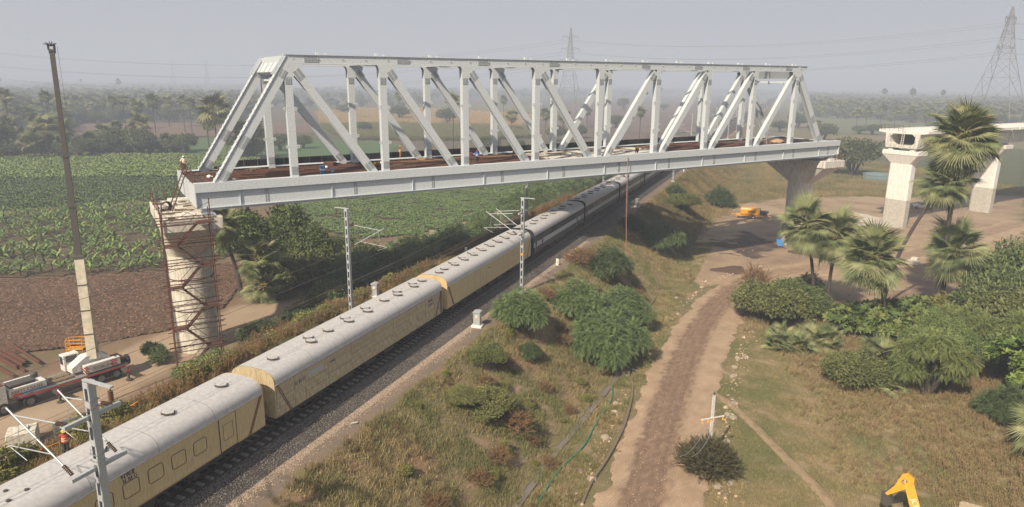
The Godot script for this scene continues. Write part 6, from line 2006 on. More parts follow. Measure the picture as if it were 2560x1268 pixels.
func crops() -> void:
	rng.seed = 700
	var leafm := []
	for k in 4: leafm.append(banana_leaf(1.5 + 0.15 * k, 0.42, 0.25 + 0.12 * k, [Color(0.13, 0.20, 0.06), Color(0.10, 0.165, 0.055), Color(0.18, 0.255, 0.08), Color(0.09, 0.14, 0.055)][k]))
	var stemm := MB.new()
	stemm.col = Color(0.14, 0.13, 0.06)
	stemm.tube([Vector3(0, -0.1, 0), Vector3(0, 0.6, 0), Vector3(0, 1.0, 0)], [0.11, 0.09, 0.05], 7)
	var stem_mesh := stemm.mesh()
	var spots := []
	for i in 60:
		for j in 44:
			var x := -112.0 + i * 1.45 + (j % 2) * 0.6; var z := -158.0 + j * 1.6
			x += rf(-0.45, 0.45); z += rf(-0.45, 0.45)
			if inside(BANANA, x, z) and rng.randf() < (0.8 if z < -128.0 else 0.62): spots.append(Vector3(x, 0.08, z))
	spots.sort_custom(func(a, b): return a.length_squared() < b.length_squared())
	var first: Node3D = null
	var protos := []
	for v in 3:
		var o := thing("banana_plant", "young banana plant in the field behind the ploughed soil", "banana plant", Vector3.ZERO, 0.0, "banana plants in the field")
		part("stem", stem_mesh, M.leaf, o)
		for k in 7:
			var q := part("leaf", leafm[(k + v) % 4], M.leaf, o)
			var az := k * 2.4 + v; var el := lerpf(1.25, 0.35, k / 6.0)
			var d := Vector3(cos(az) * cos(el), sin(el), sin(az) * cos(el)); var side := d.cross(Vector3.UP).normalized()
			q.transform = Transform3D(Basis(d, side.cross(d), side), Vector3(0, 0.75, 0))
		protos.append(o)
	var mm := MB.new()
	for c in protos[0].get_children():
		var a: Array = c.mesh.surface_get_arrays(0)
		mm.v.append_array(c.transform * (a[Mesh.ARRAY_VERTEX] as PackedVector3Array)); mm.n.append_array(Transform3D(c.transform.basis, Vector3.ZERO) * (a[Mesh.ARRAY_NORMAL] as PackedVector3Array)); mm.c.append_array(a[Mesh.ARRAY_COLOR])
	var merged := mm.mesh()
	var xf := []; var cl := []
	for k in spots.size():
		var s := rf(0.5, 0.85) * (1.35 if rng.randf() < 0.1 else 1.0)
		if k < 3:
			protos[k].position = spots[k]; protos[k].scale = Vector3.ONE * s
		elif k < 280: copy(protos[k % 3], spots[k], rf(0, 6), Vector3(s, s * rf(0.9, 1.2), s))
		else:
			xf.append(Transform3D(Basis(Vector3.UP, rf(0, 6)).scaled(Vector3(s, s * rf(0.9, 1.2), s)), spots[k])); cl.append(Color(1, 1, 1) * rf(0.8, 1.15))
	scatter("banana_rows", merged, M.leaf, xf, cl, "rows of young banana plants farther back in the field", "crop")
	# rosettes of the row crop and the low crop
	var rs := MB.new()
	for k in 9:
		var az := k * 2.4; var el := 0.9 - 0.09 * k
		var d := Vector3(cos(az) * cos(el), sin(el), sin(az) * cos(el)); var s := d.cross(Vector3.UP).normalized()
		rs.col = Color(1, 1, 1) * (0.8 + 0.06 * (k % 5))
		var p := Vector3(0, 0.05, 0); var L := 0.42
		rs.tri(p, p + d * L * 0.6 + s * 0.13, p + d * L); rs.tri(p, p + d * L, p + d * L * 0.6 - s * 0.13)
	var rm := rs.mesh()
	xf = []; cl = []
	for i in 200:
		for j in 260:
			var a := -75.0 + i * 0.62; var b := j * 0.62
			var x := -70.0 + i * 0.62 * 0.86 + j * 0.36; var z := -118.0 + i * 0.30 - j * 0.62 * 0.86 - 10.0
			if not inside(FIELD_ROWS, x, z) or rng.randf() < 0.14: continue
			if noise(x, z, 9.0) > 0.42: continue
			var s := rf(0.7, 1.25)
			xf.append(Transform3D(Basis(Vector3.UP, rf(0, 6)).scaled(Vector3(s, s, s)), Vector3(x + rf(-0.1, 0.1), 0.1, z + rf(-0.1, 0.1)))); cl.append(mixc(Color(0.10, 0.17, 0.065), Color(0.18, 0.25, 0.10), rng.randf() + noise(x, z, 12.0) * 0.5))
	scatter("row_crop", rm, M.leaf, xf, cl, "dense rows of leafy green crop seen below the bridge", "crop")
	xf = []; cl = []
	for k in 9000:
		var x := rf(-152, -60); var z := rf(-200, -142)
		if not inside(FIELD_LOW, x, z): continue
		z = round(z / 1.7) * 1.7 + rf(-0.25, 0.25)
		var s := rf(0.8, 1.8)
		xf.append(Transform3D(Basis(Vector3.UP, rf(0, 6)).scaled(Vector3(s, s * 1.2, s)), Vector3(x, 0.12, z))); cl.append(mixc(Color(0.085, 0.14, 0.05), Color(0.15, 0.21, 0.08), rng.randf()))
	scatter("low_crop", rm, M.leaf, xf, cl, "thin rows of low green crop behind the banana field", "crop")
	xf = []; cl = []
	for k in 16000:
		var x := rf(-200, -66); var z := rf(-264, -178)
		if not inside(FIELD_PALE, x, z): continue
		var s := rf(1.2, 3.0)
		xf.append(Transform3D(Basis(Vector3.UP, rf(0, 6)).scaled(Vector3(s, s * 0.9, s)), Vector3(x, 0.3 + noise(x, z, 6.0) * 0.25, z))); cl.append(mixc(Color(0.13, 0.20, 0.055), Color(0.22, 0.29, 0.09), 0.5 + noise(x, z, 5.0) + rf(-0.3, 0.3)))
	scatter("pale_crop", rm, M.leaf, xf, cl, "soft pale green crop field before the palm grove", "crop")
	# standing maize
	var mz := stalk(705, 9, 2.0)
	for f in [["dry_maize", MAIZE_DRY, Color(0.48, 0.355, 0.165), Color(0.37, 0.275, 0.13), 9000, "standing dry tan maize field behind the bridge"], ["green_maize", MAIZE_GREEN, Color(0.19, 0.175, 0.07), Color(0.13, 0.15, 0.055), 9000, "standing yellow green maize field behind the bridge"]]:
		xf = []; cl = []
		var lo := Vector2(1e9, 1e9); var hi := -lo
		for p in f[1]:
			lo = lo.min(p); hi = hi.max(p)
		for k in f[4]:
			var x := rf(lo.x, hi.x); var z := rf(lo.y, hi.y)
			if not inside(f[1], x, z): continue
			xf.append(Transform3D(Basis(Vector3.UP, rf(0, 6)).scaled(Vector3(4.5, rf(0.9, 1.3), 4.5)), Vector3(x, 0.05, z))); cl.append(mixc(f[2], f[3], rng.randf()))
		scatter(f[0], mz, M.grass, xf, cl, f[5], "crop")
const GROVE_LEFT := [Vector2(-312, -400), Vector2(-185, -497), Vector2(-355, -991), Vector2(-592, -1048), Vector2(-858, -1113)]
const GROVE_EDGE := [Vector2(-190, -242), Vector2(-154, -254), Vector2(-198, -325), Vector2(-262, -335)]
const GROVE_RIGHT := [Vector2(296, -709), Vector2(406, -534), Vector2(1134, -1483), Vector2(923, -1588), Vector2(784, -1863)]
const GROVE_MID := [Vector2(-255, -711), Vector2(-105, -810), Vector2(-129, -1097), Vector2(229, -1857), Vector2(322, -2886), Vector2(-583, -1629)]
const GROVE_MIDR := [Vector2(279, -1773), Vector2(794, -2695), Vector2(655, -1695), Vector2(1199, -3154), Vector2(406, -3305)]
const FAR_LEFT := [Vector2(-867, -1107), Vector2(-668, -1869), Vector2(-1373, -3846), Vector2(-2498, -3204)]
const FAR_RIGHT := [Vector2(360, -2925), Vector2(1374, -1798), Vector2(2383, -3123), Vector2(664, -5407)]
const SCRUB_RIGHT := [Vector2(279, -687), Vector2(184, -409), Vector2(163, -377), Vector2(235, -602)]
const PALM_SPOTS := [[-224, -388, 16.3], [-222, -395, 16.5], [-184, -339, 15.4], [-172, -331, 18.2], [-209, -419, 15.0], [-182, -382, 16.9], [-168, -360, 16.0], [-105, -243, 18.0], [-119, -268, 13.1], [-101, -251, 8.4], [-209, -286, 20.8], [-224, -333, 19.8], [-959, -1307, 30.4], [-732, -1124, 28.1], [-592, -1048, 33.8], [-860, -1391, 38.5], [-26, -298, 20.7], [-8, -547, 15.4], [19, -409, 10.9], [29, -401, 10.3], [50, -468, 10.6], [233, -1113, 22.3], [250, -505, 10.3], [263, -517, 11.1], [272, -514, 12.2], [275, -500, 11.9], [282, -493, 11.7], [291, -490, 10.6], [298, -483, 10.1], [464, -814, 32.7], [482, -786, 32.0], [439, -829, 34.2], [-122, -522, 16.2], [-91, -553, 17.4], [-1, -412, 9.4], [69, -377, 13.9]]
const TREE_SPOTS := [[-181, -261, 10.3], [-182, -254, 9.2], [-151, -265, 9.9], [-143, -261, 8.8], [-132, -267, 7.9], [-131, -275, 8.1], [-96, -282, 7.0], [-90, -294, 5.4], [-87, -398, 7.2], [-87, -530, 12.6], [-46, -485, 12.9], [-10, -281, 6.6], [21, -351, 9.3], [-151, -617, 9.4], [69, -463, 8.3], [126, -796, 11.8], [175, -811, 8.8], [167, -372, 10.1], [200, -487, 9.3], [170, -441, 7.0], [216, -431, 6.2], [221, -425, 7.0], [266, -439, 6.6], [111, -223, 11.1], [139, -580, 7.0], [1, -291, 6.0], [-114, -304, 7.7], [-158, -249, 6.1], [-183, -247, 7.2], [36, -372, 7.7]]
const RIGHT_NEAR := [Vector2(281, -671), Vector2(321, -583), Vector2(382, -502), Vector2(640, -839), Vector2(431, -1028)]
const LEFT_NEAR := [Vector2(-293, -376), Vector2(-262, -409), Vector2(-262, -460), Vector2(-191, -512), Vector2(-252, -690), Vector2(-428, -551)]
const HEDGE := [Vector2(-160, -259), Vector2(-120, -270), Vector2(-95, -252), Vector2(-101, -269), Vector2(-133, -296), Vector2(-175, -283)]
const LEFT_WOOD := [Vector2(-189, -239), Vector2(-167, -244), Vector2(-155, -257), Vector2(-195, -321), Vector2(-307, -481), Vector2(-364, -468)]

func far_plants() -> void:
	leaf_far()
	# palms that can be told apart
	var k := 0
	for s in PALM_SPOTS:
		var lb := "far palm standing alone between the distant fields"
		if k < 7: lb = "tall palm in the row beyond the pale green field"
		elif k < 10: lb = "big palm in the clump behind the open bridge end"
		elif k < 12: lb = "very tall palm in the wood behind the crane boom"
		elif k < 16: lb = "palm standing out above the hazy far wood"
		elif k == 16: lb = "thin very tall palm alone beside the green strip"
		elif k < 21: lb = "palm at the edge of the maize field"
		elif k > 21 and k < 29: lb = "palm in the row before the dense palm wood"
		elif k > 28 and k < 32: lb = "tall palm standing out above the dense palm wood"
		far_palm(Vector3(s[0], 0, s[1]), clampf(s[2], 4.0, 24.0), k, lb)
		k += 1
	k = 0
	for s in TREE_SPOTS:
		var w: float = clampf(s[2] * 1.35, 2.5, 16.0)
		var o := thing("field_tree", "bushy tree standing between the far fields", "tree", Vector3(s[0], 0, s[1]), k * 1.3, "trees between the fields")
		o.scale = Vector3(w / 6.0, w / 6.0 * (0.8 + 0.1 * (k % 4)), w / 6.0)
		part("trunk", far_stem[k % 3], M.bark, o)
		part("crown", far_tree[k % 3], M.leaf, o)
		k += 1
	rng.seed = 801
	grove(HEDGE, 44, 44, 0.2, 0.75, "low palm in the hedge below the palm row", "bushy tree in the hedge below the palm row")
	grove(LEFT_WOOD, 120, 170, 0.5, 0.95, "palm in the hazy grove behind the pale green field", "bushy tree in the hazy grove behind the pale green field")
	grove(LEFT_NEAR, 120, 480, 0.5, 1.2, "palm in the grey wood left of the bridge", "bushy tree in the grey wood left of the bridge")
	grove(GROVE_LEFT, 0, 1500, 0.5, 1.35, "palm in the hazy grove left of the bridge", "bushy tree in the hazy grove left of the bridge")
	grove(RIGHT_NEAR, 190, 900, 0.7, 1.35, "palm at the front of the dense palm wood behind the viaduct", "bushy tree at the front of the palm wood behind the viaduct")
	grove(GROVE_RIGHT, 0, 2400, 0.62, 1.55, "palm in the dense palm wood behind the viaduct", "bushy tree in the dense palm wood behind the viaduct")
	grove(GROVE_MID, 50, 1300, 0.35, 1.3, "far palm seen through the truss", "far bushy tree seen through the truss")
	grove(GROVE_MIDR, 20, 800, 0.35, 1.3, "far palm along the railway beyond the bridge", "far bushy tree along the railway beyond the bridge")
	grove(SCRUB_RIGHT, 14, 14, 0.2, 0.6, "palm beside the far end of the bridge", "scrubby tree beside the far end of the bridge")
	grove(FAR_LEFT, 0, 3500, 0.35, 1.2, "", "")
	grove(FAR_RIGHT, 0, 3500, 0.45, 1.2, "", "")

var far_tree := []
var far_stem := []
var palm_crowns := []
var palm_trunks := []
var wood_tree: ArrayMesh
var wood_palm: ArrayMesh
func leaf_far() -> void:
	for k in 3:
		var lb := lobes_of(820 + k, 7, Vector3(1.9, 1.4, 1.9), 1.4, 3.1)
		far_tree.append(crown_mesh(830 + k, lb, puff, 330, 1.15, 0.0, Color(0.055, 0.075, 0.035), Color(0.10, 0.115, 0.05)))
		far_stem.append(stems_mesh(830 + k, lb, 0.16))
	for k in 3:
		palm_crowns.append(far_crown(840 + k, 30, 13, [Color(0.115, 0.135, 0.06), Color(0.15, 0.155, 0.07), Color(0.10, 0.125, 0.055)][k], 8))
		palm_trunks.append(palm_trunk(1.0, Vector3.ZERO, 0.26, 7))
	var m := MB.new()
	for src in [far_tree[0], far_stem[0]]:
		var a: Array = src.surface_get_arrays(0)
		m.v.append_array(a[Mesh.ARRAY_VERTEX]); m.n.append_array(a[Mesh.ARRAY_NORMAL])
		var c: PackedColorArray = a[Mesh.ARRAY_COLOR]
		if src == far_stem[0]: c.fill(Color(0.1, 0.085, 0.075))
		m.c.append_array(c)
	wood_tree = m.mesh()
	m = MB.new()
	var a2: Array = palm_crowns[1].surface_get_arrays(0)
	m.v.append_array(Transform3D(Basis(), Vector3(0, 9, 0)) * (a2[Mesh.ARRAY_VERTEX] as PackedVector3Array)); m.n.append_array(a2[Mesh.ARRAY_NORMAL]); m.c.append_array(a2[Mesh.ARRAY_COLOR])
	m.col = Color(0.1, 0.085, 0.075)
	m.tube([Vector3(0, -0.2, 0), Vector3(0, 9, 0)], [0.28, 0.2], 6)
	wood_palm = m.mesh()

func far_palm(at: Vector3, h: float, k: int, label: String) -> void:
	var o := thing("palmyra_palm", label, "palm tree", at, k * 1.7, "palms of the plain")
	var t := part("trunk", palm_trunks[k % 3], M.bark, o)
	t.scale = Vector3(1.0, h, 1.0)
	var c := part("crown", palm_crowns[k % 3], M.palm, o)
	c.position = Vector3(0, h, 0)
	c.scale = Vector3.ONE * (1.3 + 0.12 * (k % 5)) * (1.55 if at.length() < 285.0 and at.x < -90.0 else 1.0)

func grove(poly: Array, n_things: int, total: int, palms: float, scl: float, lp: String, lt: String) -> void:
	var lo := Vector2(1e9, 1e9); var hi := -lo
	for p in poly:
		lo = lo.min(p); hi = hi.max(p)
	var pts := []
	var guard := 0
	while pts.size() < total and guard < 90000:
		guard += 1
		var x := rf(lo.x, hi.x); var z := rf(lo.y, hi.y)
		if not inside(poly, x, z): continue
		if inside(STRIP_GREEN, x, z) or inside(STRIP_BROWN, x, z) or inside(MAIZE_DRY, x, z): continue
		var q := track_of(x, z).y
		if q > -24.0 and q < 17.0: continue
		pts.append(Vector3(x, 0, z))
	pts.sort_custom(func(a, b): return a.length_squared() < b.length_squared())
	var xt := []; var ct := []; var xp := []; var cp := []
	for k in pts.size():
		var is_palm := rng.randf() < palms
		var s := rf(0.75, 1.3) * scl
		if k < n_things:
			if is_palm: far_palm(pts[k], rf(4.0, 12.0), rng.randi() % 100, lp)
			else:
				var o := thing("grove_tree", lt, "tree", pts[k], rf(0, 6), "trees of the groves")
				o.scale = Vector3.ONE * s * 1.15
				var v := rng.randi() % 3
				part("trunk", far_stem[v], M.bark, o)
				part("crown", far_tree[v], M.leaf, o)
		elif is_palm:
			xp.append(Transform3D(Basis(Vector3.UP, rf(0, 6)).scaled(Vector3(1.5, rf(0.8, 1.45), 1.5)), pts[k])); cp.append(Color(1, 1, 1) * rf(0.8, 1.15))
		else:
			xt.append(Transform3D(Basis(Vector3.UP, rf(0, 6)).scaled(Vector3(s, s * rf(0.8, 1.2), s) * 1.3), pts[k])); ct.append(Color(1, 1, 1) * rf(0.8, 1.15))
	if xp.size(): scatter("far_palms", wood_palm, M.palm, xp, cp, "far palm wood fading into the haze", "wood")
	if xt.size(): scatter("far_wood", wood_tree, M.leaf, xt, ct, "far trees fading into the haze", "wood")
# ---------------------------------------------------------------- people
# joints in metres, facing +z; bones as tapered capsules melted into one surface
func person_mesh(J: Dictionary, C: Dictionary, h: float) -> ArrayMesh:
	var B := []   # a, b, ra, rb, colour
	var add := func(a: Vector3, b: Vector3, ra: float, rb: float, c: Color) -> void: B.append([a, b, ra, rb, c])
	add.call(J.pelvis, J.chest, 0.135, 0.15, C.top)
	add.call(J.chest, J.neck, 0.145, 0.075, C.top)
	add.call(J.shL, J.shR, 0.075, 0.075, C.top)
	add.call(J.neck, J.head, 0.055, 0.06, C.skin)
	add.call(J.head + Vector3(0, -0.05, 0.02), J.head + Vector3(0, 0.06, -0.005), 0.075, 0.09, C.skin)
	add.call(J.head + Vector3(0, -0.02, 0.09), J.head + Vector3(0, -0.035, 0.105), 0.016, 0.018, C.skin)
	add.call(J.head + Vector3(-0.085, -0.01, 0), J.head + Vector3(-0.09, 0.02, -0.01), 0.018, 0.02, C.skin)
	add.call(J.head + Vector3(0.085, -0.01, 0), J.head + Vector3(0.09, 0.02, -0.01), 0.018, 0.02, C.skin)
	for s in ["L", "R"]:
		add.call(J["sh" + s], J["el" + s], 0.062, 0.048, C.sleeve)
		add.call(J["el" + s], J["wr" + s], 0.046, 0.034, C.arm)
		var hd: Vector3 = (J["wr" + s] - J["el" + s]).normalized()
		add.call(J["wr" + s], J["wr" + s] + hd * 0.08, 0.032, 0.034, C.skin)
		add.call(J.pelvis + Vector3(-0.085 if s == "L" else 0.085, -0.03, 0), J["kn" + s], 0.095, 0.068, C.leg)
		add.call(J["kn" + s], J["an" + s], 0.066, 0.048, C.leg)
		add.call(J["an" + s] + Vector3(0, -0.02, -0.03), J["an" + s] + Vector3(0, -0.035, 0.15), 0.045, 0.04, C.shoe)
	var lo := Vector3.ONE * 1e9; var hi := -lo
	for b in B:
		for k in 2:
			lo = lo.min(b[k] - Vector3.ONE * 0.22); hi = hi.max(b[k] + Vector3.ONE * 0.22)
	var nx := int((hi.x - lo.x) / h) + 2; var ny := int((hi.y - lo.y) / h) + 2; var nzz := int((hi.z - lo.z) / h) + 2
	var sum := PackedFloat32Array(); sum.resize(nx * ny * nzz)
	var best := PackedFloat32Array(); best.resize(nx * ny * nzz); best.fill(1e9)
	var who := PackedByteArray(); who.resize(nx * ny * nzz)
	var kk := 38.0
	for bi in B.size():
		var b: Array = B[bi]
		var r: float = maxf(b[2], b[3]) + 0.09
		var l0: Vector3 = (b[0].min(b[1]) - Vector3.ONE * r - lo) / h; var h0: Vector3 = (b[0].max(b[1]) + Vector3.ONE * r - lo) / h
		var ab: Vector3 = b[1] - b[0]
		var L2 := maxf(ab.length_squared(), 1e-6)
		for z in range(maxi(0, int(l0.z)), mini(nzz - 1, int(h0.z) + 1) + 1):
			for y in range(maxi(0, int(l0.y)), mini(ny - 1, int(h0.y) + 1) + 1):
				for x in range(maxi(0, int(l0.x)), mini(nx - 1, int(h0.x) + 1) + 1):
					var p := lo + Vector3(x, y, z) * h
					var t: float = clampf((p - b[0]).dot(ab) / L2, 0.0, 1.0)
					var d: float = (p - b[0] - ab * t).length() - lerpf(b[2], b[3], t)
					var i := (z * ny + y) * nx + x
					sum[i] += exp(-kk * d)
					if d < best[i]:
						best[i] = d; who[i] = bi
	var f := PackedFloat32Array(); f.resize(sum.size())
	for i in sum.size(): f[i] = (-log(sum[i]) / kk) if sum[i] > 1e-12 else 1.0
	# surface nets
	var idx := PackedInt32Array(); idx.resize(f.size()); idx.fill(-1)
	var v := PackedVector3Array(); var c := PackedColorArray(); var ix := PackedInt32Array()
	for z in nzz - 1:
		for y in ny - 1:
			for x in nx - 1:
				var i := (z * ny + y) * nx + x
				var o := [i, i + 1, i + nx, i + nx + 1, i + nx * ny, i + nx * ny + 1, i + nx * ny + nx, i + nx * ny + nx + 1]
				var neg := 0
				for q in o:
					if f[q] < 0.0: neg += 1
				if neg == 0 or neg == 8: continue
				var acc := Vector3.ZERO; var cnt := 0
				for e in [[0, 1], [2, 3], [4, 5], [6, 7], [0, 2], [1, 3], [4, 6], [5, 7], [0, 4], [1, 5], [2, 6], [3, 7]]:
					var fa := f[o[e[0]]]; var fb := f[o[e[1]]]
					if (fa < 0.0) != (fb < 0.0):
						var t := fa / (fa - fb)
						var pa := Vector3(e[0] & 1, (e[0] >> 1) & 1, e[0] >> 2); var pb := Vector3(e[1] & 1, (e[1] >> 1) & 1, e[1] >> 2)
						acc += pa.lerp(pb, t); cnt += 1
				idx[i] = v.size()
				v.append(lo + (Vector3(x, y, z) + acc / cnt) * h)
				c.append(B[who[i]][4])
	var strides := [1, nx, nx * ny]
	for z in range(1, nzz - 1):
		for y in range(1, ny - 1):
			for x in range(1, nx - 1):
				var i := (z * ny + y) * nx + x
				for ax in 3:
					var a := f[i]; var b := f[i + strides[ax]]
					if (a < 0.0) == (b < 0.0): continue
					var u: int = strides[(ax + 1) % 3]; var w: int = strides[(ax + 2) % 3]
					var q := [idx[i], idx[i - u], idx[i - u - w], idx[i - w]]
					if q.min() < 0: continue
					if a < 0.0: ix.append_array([q[0], q[2], q[1], q[0], q[3], q[2]])
					else: ix.append_array([q[0], q[1], q[2], q[0], q[2], q[3]])
	var arr := []
	arr.resize(Mesh.ARRAY_MAX)
	arr[Mesh.ARRAY_VERTEX] = v; arr[Mesh.ARRAY_COLOR] = c; arr[Mesh.ARRAY_INDEX] = ix
	var st := SurfaceTool.new()
	st.create_from_arrays(arr)
	st.generate_normals()
	# five fingers a hand, curled a little
	var mb := MB.new()
	for s in ["L", "R"]:
		var hd: Vector3 = (J["wr" + s] - J["el" + s]).normalized()
		var side := hd.cross(Vector3(0, 0, 1)).normalized()
		if side.length() < 0.5: side = Vector3.RIGHT
		var nrm := side.cross(hd)
		var p0: Vector3 = J["wr" + s] + hd * 0.09
		mb.col = C.skin
		for k in 4:
			var L: float = [0.062, 0.075, 0.07, 0.052][k]
			var b := p0 + side * (k - 1.5) * 0.018
			mb.tube([b, b + hd * L * 0.5 + nrm * 0.006, b + hd * L * 0.85 + nrm * 0.03], [0.0095, 0.009, 0.0075], 6)
		mb.tube([J["wr" + s] + hd * 0.04 + side * 0.03, J["wr" + s] + hd * 0.075 + side * 0.055 + nrm * 0.01, J["wr" + s] + hd * 0.105 + side * 0.055 + nrm * 0.025], [0.012, 0.011, 0.009], 6)
	var fm := mb.mesh()
	st.append_from(fm, 0, Transform3D())
	return st.commit()

func standing() -> Dictionary:
	return {"pelvis": Vector3(0, 0.93, 0), "chest": Vector3(0, 1.22, 0.01), "neck": Vector3(0, 1.42, 0), "head": Vector3(0, 1.56, 0.02), "shL": Vector3(-0.19, 1.37, 0), "shR": Vector3(0.19, 1.37, 0), "elL": Vector3(-0.25, 1.10, -0.03), "elR": Vector3(0.25, 1.10, -0.03), "wrL": Vector3(-0.26, 0.86, 0.06), "wrR": Vector3(0.26, 0.86, 0.06), "knL": Vector3(-0.10, 0.49, 0.03), "knR": Vector3(0.10, 0.49, 0.03), "anL": Vector3(-0.11, 0.08, 0), "anR": Vector3(0.11, 0.08, 0)}

func person(label: String, at: Vector3, turn: float, J: Dictionary, C: Dictionary, h := 0.04, helmet: Variant = null, vest: Variant = null) -> void:
	var o := thing("person", label, "person", at, turn, "workers on the site")
	part("body", person_mesh(J, C, h), M.vest, o)
	var m := MB.new()
	if helmet != null:
		m.col = helmet
		m.lathe(J.head + Vector3(0, 0.045, 0), Vector3.UP, [Vector2(0.155, 0), Vector2(0.15, 0.012), Vector2(0.122, 0.02), Vector2(0.115, 0.06), Vector2(0.085, 0.105), Vector2(0.04, 0.125), Vector2(0, 0.13)], 14)
		m.box(J.head + Vector3(0, 0.055, 0.15), Vector3(0.14, 0.012, 0.09))
		part("helmet", m, M.vest, o)
	else:
		m.col = Color(0.015, 0.013, 0.012)
		m.ball(J.head + Vector3(0, 0.055, -0.02), Vector3(0.1, 0.105, 0.108), 10, 7)
		part("hair", m, M.vest, o)
	m = MB.new()
	m.col = Color(0.02, 0.018, 0.016)
	for s in [-1.0, 1.0]: m.ball(J.head + Vector3(s * 0.035, 0.012, 0.088), Vector3(0.014, 0.01, 0.008), 6, 4)
	m.col = Color(0.16, 0.05, 0.045)
	m.box(J.head + Vector3(0, -0.062, 0.088), Vector3(0.05, 0.012, 0.012))
	part("face", m, M.vest, o)
	if vest != null:
		m = MB.new()
		var up: Vector3 = (J.neck - J.pelvis).normalized()
		m.col = vest
		m.xf = Transform3D(Basis(Vector3.RIGHT, up, Vector3.RIGHT.cross(up)), J.pelvis)
		var H: float = (J.neck - J.pelvis).length()
		var rings := [[0.02, 0.165, 0.155], [0.14, 0.172, 0.162], [0.30, 0.185, 0.168], [H - 0.07, 0.19, 0.13]]
		for k in 3:
			for a in 18:
				var q := []
				for e in [[k, a], [k, a + 1], [k + 1, a + 1], [k + 1, a]]:
					var r: Array = rings[e[0]]; var t: float = TAU * e[1] / 18.0
					q.append(Vector3(cos(t) * r[1], r[0], sin(t) * r[2]))
				m.quad(q[0], q[3], q[2], q[1])
		m.col = Color(0.75, 0.75, 0.6)
		for yy in [0.1, 0.24]:
			m.lathe(Vector3(0, yy, 0), Vector3.UP, [Vector2(0.183, 0), Vector2(0.185, 0.01), Vector2(0.185, 0.045), Vector2(0.183, 0.05)], 18)
		part("safety_vest", m, M.vest, o)

